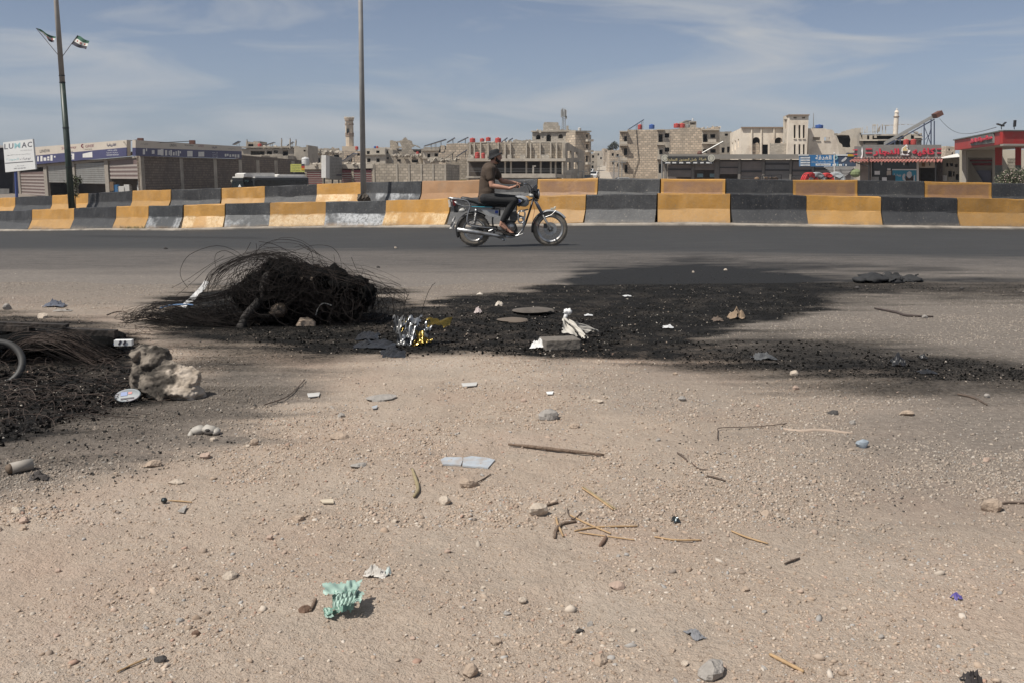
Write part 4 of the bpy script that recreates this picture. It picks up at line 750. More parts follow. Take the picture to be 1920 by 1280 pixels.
house(731, 792, 270, 200, 'big jagged bombed-out building with shell holes', [[(742,267),(750,268),(753,276),(747,274)], [(745,284),(743,279),(753,278),(753,284)], [(771,278),(778,274),(790,279),(790,288),(776,285)], W(760,297,8,6), W(778,296,6,5)], BLOCK, 12, name='bombed_building', cat='ruin', prof=[(731,263.5),(736,263),(739,265.5),(746,265),(754,263),(758,258.5),(761,258),(764,262),(772,265),(774,271),(781,273.5),(786,275),(789,279),(792,279)])
house(738, 790, 294, 180, 'heap-topped low ruin in front of the bombed-out building', [W(748,301,7,5), rect(772,298,784,305)], BLOCK, 8, amp=2.5, n=9)
tank(783, 289, 178, 5, 4, REDT, 'small red tank lodged below the bombed-out building')
t = house(793, 826, 282, 175, 'house with pale roof slab and two windows below the slanted panels', [W(804,293,6,9), W(818,291,7,6)], CONCL, 10, slabs=(283.2,298.5), frames=CONC, name='house')
house(794, 838, 276, 200, 'grey upper storey behind the slanted solar panels', [rect(826,274,835,286)], CONC, 8, amp=.5, name='house')
slanted_panel(795, 275, 836, 262, 176, 'longest slanted solar frame on thin legs', 2.5, ((.3,0),(.5,0),(.75,0)), foot=281); slanted_panel(838, 268, 853, 259, 178, 'short solar panel right of the longest one', 2, foot=269); slanted_panel(858, 268, 878, 258, 174, 'dark slanted panel before the rooftop red tanks', 2, foot=270)
house(822, 880, 269.5, 165, 'rough stone building with broken left corner', [rect(826,273,834,288)], STONE, 12, prof=[(822,287),(830,286),(836,280),(837,270),(858,269),(880,269.5)], name='stone_building')
house(842, 878, 301, 150, 'tan roadside house with one dark barred window', [rect(847,313,861,325)], BLOCK, 9, prof=[(836,303),(842,300),(852,302),(878,300)], frames=DMETAL, name='house')
t = thing('boundary_wall', P(858, 345, 140)-Vector((0,0,1)), 'low yellow-topped boundary wall left of the unfinished building', 'wall'); F5 = Fac(842, 140, 878, 140); mb = MB(); frect(mb, F5, 842, 337, 875, 352, 0, .3); mb.build('masonry', M('yellow washed plaster', (.42,.36,.12), .9, .1), t); mb = MB(); frect(mb, F5, 841.5, 335.8, 875.5, 337, -.05, .4); mb.build('coping', CONCL, t)
for k, (x0, r0, x1, r1) in enumerate(((831,300,852,285),(856,295,876,282),(843,285,846,306))): slanted_panel(x0, r0, x1, r1, 146+k, ('slanted concrete slab propped over the tan roadside house', 'second slanted slab right above the barred window', 'thin leaning post on the tan house')[k], 1.5 if k < 2 else .1, ((.8,0),), m=CONC if k != 1 else PANEL, name='fallen_slab', group=None)
# rubble tops: loose chunks as one heap per roof
def rubble(x0, x1, row, Y, label, n=40, s=.45, depth=3, m=None):
    mb = MB(); c = P((x0+x1)/2, row, Y)
    for k in range(n):
        f = R1.random(); p = P(x0+(x1-x0)*f, row+R1.uniform(-1.5, 1.5), Y+R1.random()*depth); q = R1.uniform(.3, 1)*s; R_ = Matrix.Rotation(R1.random()*6, 3, Vector((R1.random(), R1.random(), R1.random()+.1)).normalized()); mb.box(p, (q*1.6, q, q*.8), R=R_, taper=R1.uniform(.5,1))
    o = mb.build('rubble', m or CONC); stuff(o); tag(o, label); return o
rubble(735, 790, 292, 179, 'rubble on the low ruin before the bombed-out building', 60); rubble(800, 860, 301, 150, 'rubble above the block wall left of the rider', 60, .5); rubble(486, 545, 277, 170, 'rubble on the gutted slab roof', 30); rubble(900, 1000, 268.5, 141, 'rubble along the unfinished building roof', 60, .35); rubble(1000, 1078, 246.5, 171, 'rubble along the tall flats roof', 50, .4); rubble(575, 690, 308.5, 121, 'rubble on the garage roof', 60, .4); rubble(578, 640, 287, 200, 'rubble between the houses at the minaret foot', 60, .7)
# ---- long unfinished concrete building behind the rider
F6 = Fac(876, 138, 1060, 138); F6b = Fac(1060, 138, 1096, 160); zb = G(0, 140)-.6
t = thing('unfinished_building', F6.to(9, zb), 'long unfinished concrete building with open colonnade behind the rider', 'building')
def fbox(F, x0, r0, x1, r1, d, th, m, name, parent):
    mb = MB(); frect(mb, F, x0, r0, x1, r1, d, th); return mb.build(name, m, parent)
holes = [rect(929,286,938,297) if 0 else W(960,287,18,1)] and [W(968,283.5,4,3), W(965,290.5,4,3)]
mb = MB(); fpoly(mb, F6, [(878,302),(878,269),(905,270),(940,267),(962,269),(1000,268),(1055,269),(1058,302)], .8, .3, [h for h in [rect(890,284,897,297)] if 0]+holes); mb.build('upper_wall', BLOCK, t)
for x in (881,889,901,915,934,947,957,987,995,1013,1033,1044,1056): fbox(F6, x-1.1, 268+R1.uniform(-2,1), x+1.1, 299, .45, .35, CONCL, 'pilaster', t)
for x0, x1 in ((878,888),(905,914),(941,948),(951,959),(975,985),(1015,1030),(1003,1007)): fbox(F6, x0, 290.5, x1, 298, .1, .3, M('white block stack', (.47,.43,.37), .9, .12, 2, brick=(.4,.2,.03,(.3,.27,.23))), 'block_parapet', t)
fbox(F6, 876, 297.6, 1060, 302.8, -.9, 12, CONCL, 'floor_slab', t); fbox(F6, 876, 266.8, 1057, 268, 1.15, 10, CONC, 'roof', t)
for x in (877,947,958,987,1014,1033,1042,1058): fbox(F6, x-1.6, 302.8, x+1.6, 334, .3, .45, CONCL, 'column', t)
fbox(F6, 876, 302.8, 1058, 340, 7, .3, M('umber inner wall', (.10,.08,.066), .9, .2, 1), 'inner_wall', t); fbox(F6, 925, 302.8, 930, 340, 1, 6, CONC, 'cross_wall', t)
fbox(F6, 936, 326, 1040, 332.6, -2.6, .25, CONCL, 'balcony_parapet', t); fbox(F6, 874, 331, 946, 334, -1.2, 1.4, CONCL, 'floor_slab', t); fbox(F6, 936, 332.6, 1042, 334.5, -2.6, 3.5, CONC, 'floor_slab', t)
mb = MB(); a, b_ = F6.pt(1040, 326, -2.6), F6b.pt(1064, 329, -.5); mb.pex([a, b_, b_-Vector((0,0,.5)), a-Vector((0,0,.5))], [], (0,.25,0)); mb.build('balcony_parapet', CONCL, t)
fbox(F6, 998, 312, 1001, 326, -.8, .3, M('white block stack', ()), 'door_post', t); fbox(F6, 998, 311, 1004.5, 313, -.8, .3, M('white block stack', ()), 'door_post', t)
mb = MB(); fpoly(mb, F6b, [(1060,342),(1060,269),(1066,268),(1082,278),(1096,284),(1096,342)], 0, .3, [W(1068,290,7,13), W(1080,291,6,10), W(1080,311,8,12), W(1067,312,6,14)]); mb.build('side_wall', CONC, t)
mb = MB(); [mb.tube([F6.pt(880, r, -1.6), F6.pt(1075, r+1, -1.6)], .02, 4) for r in (316,319,322)]; t2 = mb.build('wire_fence', METAL); tag(t2, 'thin wires strung in front of the open colonnade', 'wire')
for x, r, w_, h_, Y, lb in ((895,297.5,9,11,136.2,'red tank standing on the unfinished first floor, left one of two'),(906,297.5,7,10,136.4,'red tank standing on the unfinished first floor, right one of two'),(886,267.5,10,8,139.5,'red tank on the unfinished roof, leftmost of the four'),(904,266,8,6,141,'red tank on the unfinished roof, second from the left'),(915.5,265,9,7,141.5,'red tank on the unfinished roof, third from the left'),(934,269,11,10,139.4,'red tank on the unfinished roof, above the rider hat')): tank(x, r, Y, w_, h_, REDT, lb)
slanted_panel(938, 270, 952, 259, 143, 'thin tilted panel right of the rooftop red tanks', 1.5, foot=271); slanted_panel(947, 269, 962, 260, 145, 'second tilted panel behind the unfinished roof', 1.5, foot=271)
house(962, 1002, 263, 190, 'low rubble-topped house left of the tall flats', [W(985,272,5,5)], CONC, 8, amp=2.5, n=9)
# ---- tall damaged flats
F7 = Fac(998, 172, 1078, 170)
t = building('apartment_block', 'tall damaged pale apartment block with a roof room and antenna mast', 'building', F7, [(998,247.5),(1010,248),(1020,244),(1048,245),(1066,245),(1078,247.5)], 14, M('pale block masonry', (.42,.375,.315), .92, .12, 1.2, .5, 6, brick=(.5,.25,.03,(.28,.25,.21)), dirt=(.25,.22,.19), dirtamt=.4, dscale=.3), [arch(1004.5,253,1014,262.5), arch(1024,252,1033.5,266.5), arch(1046.5,252,1056,260.5), W(1072,258,9,16), W(1072,278,9,20), W(1072,300,9,20)], frames=CONC, slabs=(247.6, 268.5, 289))
house(1020, 1048, 229.5, 176, 'small roof room on top of the tall flats', [], M('pale block masonry', ()), 5, name='roof_room', cat='roof room', prof=[(1020,231),(1021,229.3),(1047,229.8),(1048,238)])
F7b = Fac(1079, 167, 1106, 168)
t = building('apartment_block', 'tan flats with small balconies beside the tall damaged block, at the street corner', 'building', F7b, [(1079,247),(1106,249)], 14, STONE, [W(1089,296,7,9), W(1101,255,4,7), W(1101,275,5,9), W(1101,298,5,12), W(1089,315,5,8)], frames=CONC, slabs=(248,), roofm=CONC)
for r in (262, 282, 305): fbox(F7b, 1097, r, 1108, r+4, -1.0, .9, CONCL, 'balcony', t)
t = thing('antenna_mast', P(1057, 245, 174), 'lattice antenna mast with panel antennas on the tall flats roof', 'antenna'); mb = MB()
for dx, dy in ((-.35,-.3),(.35,-.3),(0,.35)): mb.tube([P(1057,246,174)+Vector((dx,dy,0)), P(1057,209,174)+Vector((dx*.5,dy*.5,0))], .05, 4)
mb.build('lattice', METAL, t); mb = MB(); c0 = P(1057,246,174); H_ = P(1057,209,174).z-c0.z
for k in range(9): z = c0.z+H_*k/9; z2 = c0.z+H_*(k+1)/9; mb.tube([(c0.x-.33,c0.y-.28,z),(c0.x+.33,c0.y-.28,z2)], .03, 3); mb.tube([(c0.x+.33,c0.y-.28,z),(c0.x-.33,c0.y-.28,z2)], .03, 3)
mb.build('bracing', METAL, t)
for x, r in ((1053,213),(1055,211),(1059,212),(1061,214),(1062,221)): mb = MB(); mb.box(P(x, r, 173.6), (.28,.2,1.3 if r < 220 else .5)); mb.build('panel_antenna', M('antenna grey', (.35,.35,.34), .5), t)
tank(1086.5, 247, 168, 6, 7, M('dull white tank', (.5,.49,.47), .6), 'white tank on the tan corner flats')
for k, x in enumerate((1048, 1064)): t = thing('bare_column', P(x, 246, 171), 'thin %s stub on the tall flats roof' % ('left' if k == 0 else 'right'), 'column'); mb = MB(); mb.box(P(x, 243, 171), (.35,.35,1.2)); mb.build('shaft', CONC, t)
# ---- street climbing the hill
def small(x0, x1, r, Y, lb, holes=(), m=None, amp=.6, d=8): return house(x0, x1, r, Y, lb, holes, m or CONCL, d, amp=amp, n=5, name='house')
small(1107, 1120, 288, 260, 'hazy house at the left foot of the climbing street', [W(1112,294,4,5), W(1112,306,4,6)], CONC); small(1116, 1131, 283, 340, 'hazy grey house half way up the street', [W(1122,290,3,4), W(1127,297,3,4)]); small(1126, 1140, 286, 420, 'farthest hazy house at the top of the street', [W(1131,291,2,3)], CONC)
small(1132, 1150, 279, 360, 'hazy tan house below the dark tree', [W(1137,284,3,3), W(1143,290,3,4)], STONE); small(1143, 1164, 282, 250, 'tan balcony house right of the street', [W(1149,290,4,5), W(1158,292,4,6), W(1150,306,4,6), W(1159,310,4,6)], STONE); small(1106, 1118, 306, 235, 'low shack by the parked cars in the street', [W(1111,313,4,5)], CONC); small(1140, 1156, 303, 300, 'pale house beside the sandy street', [W(1146,309,3,4)], CONCL)
road_m = M('pale street dust', (.36,.31,.25), .95, .15, .5); mb = MB(); pr_ = [(Y, 1128+(Y-150)*.0, w_) for Y, w_ in ((112,26),(150,22),(200,17),(260,12),(340,8),(420,5))]
vs = []
for Y, x, w_ in pr_:
    for sx in (-1, 1): q = P(x+sx*w_+(6 if Y < 200 else 2), 330, Y); vs.append((q.x, Y, float(gz(q.x, Y))+.05))
mb.add(vs, [(2*i, 2*i+1, 2*i+3, 2*i+2) for i in range(len(pr_)-1)]); struct(mb.build('street', road_m))
R2 = random.Random(11)
def car(p, ang, m, label, s=1.):
    t = thing('parked_car', p, label, 'car', rz=0); Rm = Matrix.Rotation(ang, 3, 'Z')
    def add(mb, o_): 
        mb.v = [tuple(Rm@Vector(v)*s+Vector(p)) for v in mb.v]; return o_
    side = [(-2.1,.35),(-2.15,.75),(-1.95,.95),(-1.55,1.0),(-.95,1.42),(.55,1.45),(1.15,1.05),(1.95,.9),(2.1,.7),(2.1,.35)]
    mb = MB(); mb.pex([(x, -.85, z) for x, z in side], [], (0,1.7,0)); add(mb, 0); smooth_angle(mb.build('body', m, t), 20)
    for s_ in (-1, 1): mb = MB(); mb.pex([(x, s_*.86-.01, z) for x, z in ((-1.35,1.02),(-.88,1.36),(.5,1.38),(1.0,1.04))], [], (0,.02,0)); add(mb, 0); mb.build('side_window', gl, t)
    mb = MB(); mb.pex([(1.12,-.72,1.08),(.62,-.68,1.42),(.62,.68,1.42),(1.12,.72,1.08)], [], (.03,0,.02)); add(mb, 0); mb.build('windscreen', gl, t); mb = MB(); mb.pex([(-1.5,-.72,1.03),(-1.0,-.68,1.4),(-1.0,.68,1.4),(-1.5,.72,1.03)], [], (-.03,0,.02)); add(mb, 0); mb.build('rear_window', gl, t)
    for x in (-1.35, 1.35):
        for y_ in (-.8, .8): mb = MB(); mb.lathe([(0,-.11),(.28,-.11),(.32,-.08),(.32,.08),(.28,.11),(0,.11)], (x,y_,.32), 14, 'Y'); add(mb, 0); mb.build('wheel', M('bus tyre', ()), t)
    return t
WC = M('white car paint', (.6,.6,.6), .25, .03)
for x, Y, m, lb in ((1101,165,M('dark car paint', (.04,.045,.05), .3),'dark car at the foot of the hazy street'),(1113,190,WC,'small white car climbing the hazy street'),(1106,215,WC,'distant white car behind the other one in the street'),(1170,150,WC,'white car parked before the masonry apartment block')):
    q = P(x, 330, Y); car(Vector((q.x, Y, float(gz(q.x, Y)))), 1.35 if x < 1120 else .1, m, lb)
for k, (x, Y, r) in enumerate(((1093,150,318),(1084,148,300),(1151,170,300),(1160,160,290),(1166,158,302),(1123,200,310))):
    q = P(x, 330, Y); z = float(gz(q.x, Y)); t = thing('utility_pole', (q.x, Y, z), ('thin utility pole before the unfinished building side wall','tallest thin utility pole before the tan corner flats','thin utility pole at the left of the masonry apartment block','tall utility pole before the tan balcony house','second pole touching the apartment block corner','thin pole in the middle of the hazy street')[k], 'pole', 'utility poles near the street mouth'); mb = MB(); mb.tube([(q.x,Y,z-.3),(q.x,Y,P(x, r, Y).z)], [.1,.07], 6); mb.build('shaft', METAL, t); mb = MB(); mb.box((q.x,Y,P(x, r, Y).z-.3), (1.2,.1,.1)); mb.build('crossarm', METAL, t)
# ---- masonry apartment block with recessed balconies
F8 = Fac(1162, 186, 1350, 184)
t = building('apartment_block', 'long three-storey masonry apartment block right of the street with rooftop tanks', 'building', F8, [(1162,247),(1176,246),(1177,243.5),(1232,243.5),(1256,243),(1300,239),(1314,240),(1316,243),(1346,237),(1349,243)], 14, STONE, [W(1173,263,5,15), W(1173,285,6,13), W(1174,317,5,15), rect(1234.5,252,1242.5,267), rect(1246.5,250,1255,258.5), rect(1236,281,1242.5,290), rect(1246.5,277,1255,285), rect(1235,308,1243,325), rect(1318,252,1326,267), rect(1332,252,1341,259), rect(1318,280,1326,287), rect(1332,280,1342,287)], frames=None, slabs=(), sidehole=False)
mid = [(1233,1256),(1316,1349)]
PLM = M('grey block masonry', ())
for x0, x1 in mid: # plastered recess strips stand proud in a different finish
    hs = [h for h in [rect(1234.5,252,1242.5,267), rect(1246.5,250,1255,258.5), rect(1236,281,1242.5,290), rect(1246.5,277,1255,285), rect(1235,308,1243,325)] if x0 < 1300] if x0 < 1300 else [rect(1318,252,1326,267), rect(1332,252,1341,259), rect(1318,280,1326,287), rect(1332,280,1342,287)]
    mb = MB(); fpoly(mb, F8, [(x0,340),(x0,243.5),(x1,243),(x1,340)], -.06, .06, hs); mb.build('render_strip', CONC, t)
for x0, x1, rs in ((1162,1176,(246,272,302)),(1232,1245,(243,270.5,298)),(1316,1349,(243,268.5))):
    for r in rs: fbox(F8, x0-.5, r, x1+.5, r+1.8, -.9, .85, CONCL, 'balcony_slab', t)
for x0, x1, rs in ((1162,1176,(266,296)),(1232,1245,(293.5,)),(1327,1342,(262,))):
    for r in rs: fbox(F8, x0, r, x1, r+5.5, -.95, .12, CONCL, 'balcony_parapet', t)
mb = MB(); mb.tube([F8.pt(1193,243,-.1), F8.pt(1196,280,-.1), F8.pt(1198,300,-.1), F8.pt(1190,325,-.1), F8.pt(1186,335,-.1)], .05, 4); mb.build('cable', DMETAL, t)
slanted_panel(1180, 243, 1208, 225, 187, 'steep solar panel on the masonry apartment block roof', 2, ((.55,0),(.92,0)), foot=243)
for x, r, w_, h_, m, lb in ((1200,243,8,9,REDT,'red tank under the steep solar panel'),(1222,242,10,8,BLUET,'blue tank on the masonry apartment block'),(1268.5,240,10.5,8,REDT,'left one of two touching red tanks on the apartment roof'),(1279,240,10,8,REDT,'right one of two touching red tanks on the apartment roof'),(1289.5,240,8,6,METAL,'grey tank right of the two touching red tanks')): tank(x, r, 190, w_, h_, m, lb)
house(1281, 1306, 227, 196, 'small stair room on the masonry apartment block', [rect(1294,228.5,1305,234)], CONC, 5, name='roof_room', cat='roof room', prof=[(1281,228),(1287,225.5),(1306,228)]); tank(1299, 226.5, 197, 2.5, 4, WHITEP, 'tiny white globe on the stair room', None); slanted_panel(1281, 231, 1296, 226.5, 194, 'tilted board beside the stair room', 1, foot=236)
small(1346, 1372, 247, 200, 'grey house between the apartment block and the arched building', [W(1362,253,6,4), W(1356,282,6,10), W(1366,281,5,11)], CONC)
rubble(1316, 1350, 240, 186, 'broken parapet at the right end of the apartment block', 18, .35)
t = thing('sloping_pipe', P(1312, 289, 150), 'long sloping metal pipe rising right above the black shop sign', 'pipe'); mb = MB(); mb.tube([P(1312,290,150), P(1356,266,150)], .12, 6); mb.build('tube', METAL, t); mb = MB(); mb.ell(P(1312,288,150), (.4,.4,.4), 8); mb.build('joint', M('rusty lamp', ()), t)
# ---- arched limestone building with tower
F9 = Fac(1391, 168, 1469, 167)
t = building('arched_building', 'pale limestone building with two black arched windows', 'building', F9, [(1391,240),(1469,240)], 15, WHITE, [arch(1411,257.5,1425,268)+[] if 0 else arch(1411,257.5,1425,300), arch(1453,258,1467.5,269), rect(1429.5,271.5,1440,292)], frames=None)
fbox(F9, 1389.5, 238.5, 1469, 240.2, -.35, .9, M('brown stone band', ()), 'cornice', t)
for x in (1409, 1427, 1451): fbox(F9, x-1.2, 240.2, x+1.2, 300, -.22, .2, WHITE, 'pilaster', t)
fpl = MB(); fpoly(fpl, F9, [(1411,300),(1411,271),(1416,269),(1420,267),(1424,270),(1425,300)], .35, .3); fpl.build('infill_wall', STONE, t); fpl = MB(); fpoly(fpl, F9, [(1440.5,300),(1441,269.5),(1478,270),(1478,300)], -2.2, .3); fpl.build('low_wall', M('pale block masonry', ()), t)
Fs = Fac(1369.5, 184, 1390.6, 168.2); mb = MB(); fpoly(mb, Fs, [(1369.5,300),(1369.5,250),(1390.6,240.3),(1390.6,300)], -.05, .3, [rect(1372.5,268,1374.5,284), rect(1378,264,1380.3,282), rect(1383.6,261,1386,277)]); mb.build('side_wall', WHITE, t)
F10 = Fac(1480, 163, 1516.5, 162.6)
t = building('stair_tower', 'tall limestone stair tower with rows of slit windows', 'tower', F10, [(1480,217),(1516.5,216.5)], 5, WHITE, [rect(1488,219.5,1494,222.5), rect(1504,219.5,1510,222.5)]+[rect(x, 235, x+3.6, 259.5) for x in (1488.4,1497.4,1505.4)]+[rect(x, 271, x+3.4, 292) for x in (1488.6,1497.4,1505.6)], frames=None)
fbox(F10, 1478, 215, 1517.5, 217, -.3, 5.6, M('brown stone band', ()), 'cornice', t)
for x in (1488.4,1497.4,1505.4): fbox(F10, x-1, 259.5, x+4.6, 261, -.15, .15, WHITE, 'sill', t)
F10b = Fac(1468.5, 166, 1480, 163.2); mb = MB(); fpoly(mb, F10b, [(1468.5,300),(1468.5,219),(1480,216.5),(1480,300)], .0, .25, [rect(1470.5,224,1477.5,242) , W(1476,276,3,6)]); mb.build('open_frame', CONCL, t)
F11 = Fac(1518, 167, 1566, 167)
t = building('limestone_annex', 'plain limestone annex with two flat windows right of the stair tower', 'building', F11, [(1517,241),(1548,241.5),(1552,243),(1560,243.5),(1564,247),(1565,256),(1568,262),(1572,276),(1573,290)], 10, WHITE, [rect(1524,257.5,1538,263.5), rect(1545,257.5,1556,264)], frames=None, bk=249)
for x0, x1 in ((1523.5,1538.5),(1544.5,1556.5)): fbox(F11, x0, 264, x1, 265.2, -.12, .12, CONCL, 'sill', t)
tank(1536, 241, 170, 14, 6.5, BLUET, 'wide blue tank on the limestone annex'); t = thing('roof_mast', P(1525.5, 241, 170), 'thin roof mast beside the wide blue tank', 'mast'); mb = MB(); mb.tube([P(1525.5,241,170), P(1525.5,212,170)], [.09,.04], 6); mb.build('shaft', METAL, t); mb = MB(); mb.lathe([(0,0),(.25,0),(.25,.15),(0,.15)], P(1525.5,241,170), 8); mb.build('foot', METAL, t)
F12 = Fac(1560, 188, 1614, 187)
building('bombed_building', 'pale building with a huge black shell hole', 'ruin', F12, [(1560,251),(1576,250),(1580,247),(1600,241.5),(1607,240),(1614,241)], 10, CONCL, [[(1568,254),(1580,253),(1592,254),(1595,262),(1594,270),(1595,276),(1590,277),(1580,276),(1579,271),(1574,268),(1571,260)]])
# ---- concrete ruin behind the cafe
F13 = Fac(1612, 175, 1730, 172)
t = building('concrete_ruin', 'broad concrete ruin with bare columns behind the cafe sign', 'ruin', F13, [(1612,249),(1650,247),(1651,235),(1668,236),(1680,233.5),(1714,234),(1716,240),(1727,236),(1729,250)], 12, CONC, [rect(1617,253,1626,263), rect(1630,254,1636,262), rect(1695,249,1708,263), rect(1714,247,1722,262), rect(1639,252,1644,259), rect(1622,268,1645,274), rect(1716,266,1728,275)], slabs=(264,))
for x, r in ((1614,239),(1617,239),(1622,243),(1626,237),(1637,234),(1641,234),(1646,233),(1655,233),(1661,235)): fbox(F13, x-.7, r, x+.7, 250, .4, .35, CONCL, 'column', t)
fbox(F13, 1636.5, 233.5, 1643, 236, .35, .4, CONCL, 'beam', t); fbox(F13, 1611.5, 262.5, 1646, 265, -1.1, 1.0, CONCL, 'balcony', t); fbox(F13, 1714, 256, 1729, 259.5, -1, .9, CONCL, 'balcony', t)
t = thing('conveyor_ramp', P(1700, 275, 160), 'long sloping grey conveyor ramp on a blue steel frame rising above the cafe', 'ramp'); a, b_ = P(1657,273,160), P(1758,217,150); mb = MB(); mb.pex([a, b_, b_+Vector((.6,1.6,0)), a+Vector((.6,1.6,0))], [], (0,0,.5)); mb.build('ramp_deck', METAL, t)
mb = MB(); mb.tube([P(1660,275.5,159), P(1752,224,151)], .1, 5); mb.build('lower_chord', M('blue steel', (.06,.075,.12), .6), t)
for x, r in ((1733,231),(1746,224),(1752,227),(1688,258),(1678,264)):
    Y = 160-(x-1657)*.099; mb = MB(); mb.tube([P(x, r, Y), P(x if x != 1752 else 1752, 275, Y)], .1, 5); mb.build('strut', M('blue steel', ()), t)
for x0, r0, x1, r1 in ((1734,240,1746,272),(1746,240,1737,272),(1735,262,1746,248),(1660,272,1678,263),(1710,247,1730,256)): mb = MB(); mb.tube([P(x0,r0,151.5), P(x1,r1,151.5)], .06, 4); mb.build('brace', M('blue steel', ()), t)
mb = MB(); mb.box(P(1758,215,150), (1.0,1.6,.7), R=Matrix.Rotation(-.5, 3, 'Y')); mb.build('head_box', M('rusty lamp', ()), t)
for x, lb in ((1699,'red tank behind the cafe sign, left one of two'),(1712.5,'red tank behind the cafe sign, right one of two')): tank(x, 272, 100, 10, 10, REDT, lb)
small(1764, 1776, 277, 240, 'far pale house just right of the cafe sign', [W(1769,283,3,4)], CONCL); small(1774, 1792, 275, 230, 'far tan house left of the red canopy', [W(1780,281,3,4), W(1786,288,3,4)], STONE); small(1620, 1640, 284, 130, 'house fragment behind the cafe awning', [], CONC)
cb_ = MB(); p0, p1 = P(1762,223,150), P(1868,239,75); cb_.tube([p0.lerp(p1, k/12)-Vector((0,0,1.2*math.sin(math.pi*k/12))) for k in range(13)], .025, 4); tag(cb_.build('cable', DMETAL), 'thin cable from the ramp head to the red canopy', 'cable')
# ------------------------------------------------------------------ right side: shop row, cafe, filling station
F20 = Fac(1243, 122, 1600, 116); zb = -1.75
t = thing('shutter_shop_row', F20.to(12, zb), 'long low row of taupe roller-shutter shops under a grey concrete beam', 'shop row')
fbox(F20, 1240, 290, 1604, 298.5, -.9, 1.0, M('grey concrete beam', (.2,.185,.165), .9, .12, .6), 'beam', t); fbox(F20, 1243, 291, 1600, 292.5, .15, 9, CONC, 'roof', t)
PIL = M('grey shop pillar', (.16,.145,.13), .9, .15)
for x, w_ in ((1248,5),(1299,5),(1344,9),(1386,5),(1431,5),(1482,4),(1524,4),(1557,4),(1598,5)): post(F20, x, w_, 299, PIL, t, -.05, .35)
mb = MB(); frect(mb, F20, 1244, 299, 1599, 372, 4.5, .2); mb.build('back_wall', M('shop inside wall', ()), t)
SL = M('taupe shutter slat', (.21,.18,.165), .6, .12, 1.5); DB = M('dark shutter band', (.035,.032,.032), .6)
def bands(x0, x1, r0, r1, bs, m=SL, lab=None):
    shutter(F20, x0, r0, x1, r1, [m], t, .16, d=.16)
    for a, b_ in bs: fbox(F20, x0+.5, a, x1-.5, b_, .04, .05, DB, 'shutter_band', t)
bands(1252, 1296, 309, 332, [(316.5,319.5)]); bands(1302, 1340, 303, 319, []); bands(1349, 1384, 303, 327, [(313.5,315.5)]); bands(1389, 1429, 303, 372, [(320,323.5),(331.5,335)])
bands(1434, 1480, 301, 372, [(306.5,309.5),(318,321)], m=M('greyer shutter slat', (.19,.18,.175), .6)); bands(1485, 1522, 303, 372, [(318.5,322),(330,334)]); bands(1527, 1555, 308, 372, [(316,319)]); bands(1560, 1596, 308, 372, [(318,321)])
for x in (1306, 1330): fbox(F20, x, 326, x+11, 333, .7, .3, M('pale blue crate', (.2,.3,.33), .7), 'display_crate', t)
t = thing('black_shop_sign', F20.pt(1290, 315, -1), 'long black shop sign with gold Arabic lettering and round badges at both ends', 'sign')
fbox(F20, 1245.5, 294, 1339.5, 308, -1.15, .12, BLACKS, 'board', t)
text(ar('التجارية'), 'lettering', GOLD, t, F20, 1253, 297.5, 1272, 303.5, -1.155, bold=.015); text(ar('باسل الحمدون'), 'lettering', GOLD, t, F20, 1275.5, 297, 1308, 303.5, -1.155, bold=.015); text(ar('شركة'), 'lettering', GOLD, t, F20, 1312.5, 296.3, 1326, 302.5, -1.155, bold=.015)
for x in (1249.3, 1335.5): mb = MB(); mb.lathe([(.28,-.03),(.42,-.03),(.42,.03),(.28,.03),(.28,-.03)], F20.pt(x, 297.3, -1.2), 14, 'Y'); mb.lathe([(0,-.02),(.24,-.02),(.24,.02),(0,.02)], F20.pt(x, 297.3, -1.2), 12, 'Y'); mb.build('badge', M('cream badge', ()), t)
for i, (x0, x1) in enumerate(((1249.5,1259),(1263,1270),(1276,1283),(1289,1296),(1302,1309),(1315,1321),(1326,1336))):
    fbox(F20, x0, 304.7, x1, 307, -1.165, .015, PWHITE, 'name_strip', t); text(ar(('شحن','سيارات','نقل','اسمنت','حديد','مواد','بناء')[i]), 'lettering', INK, t, F20, x0+1, 305.1, x1-1, 306.7, -1.169)
t = thing('black_shop_sign_post', F20.pt(1240, 333, -1.1), 'thin pole at the left end of the black shop sign', 'pole'); mb = MB(); mb.tube([F20.pt(1243.5, 372, -1.1), F20.pt(1243.5, 294, -1.1)], .09, 6); mb.build('shaft', METAL, t)
# blue sign
F21 = Fac(1498, 104, 1606, 104); t = thing('blue_shop_sign', F21.pt(1550, 360), 'bright blue shop sign with white Arabic lettering and pictures of plumbing goods', 'sign')
fbox(F21, 1499, 291, 1605, 312.5, 0, .14, SBLUE, 'board', t); fbox(F21, 1499, 292.5, 1519, 312, -.03, .03, M('pale blue sign print', (.16,.25,.37), .6), 'side_print', t); fbox(F21, 1572, 292.5, 1604.5, 312, -.03, .03, M('slate sign print', (.05,.07,.11), .6), 'picture_print', t)
fbox(F21, 1498, 290.3, 1516, 292.2, -.08, .25, PWHITE, 'top_strip', t); fbox(F21, 1568, 290, 1589, 292.5, -.08, .25, PWHITE, 'top_strip', t); fbox(F21, 1589, 289.6, 1600.5, 293.6, -.1, .25, M('amber sign print', (.55,.33,.03), .6), 'top_box', t); fbox(F21, 1588, 287, 1604, 289.6, .02, .2, M('slate sign print', ()), 'top_frame', t)
text(ar('الغدفة'), 'lettering', PWHITE, t, F21, 1529, 291.5, 1559, 300, -.008, bold=.03); text(ar('للصحيات والحديد والتجارة'), 'lettering', M('soft white lettering', (.45,.5,.55), .6), t, F21, 1522, 302, 1566, 306.2, -.008, bold=.02)
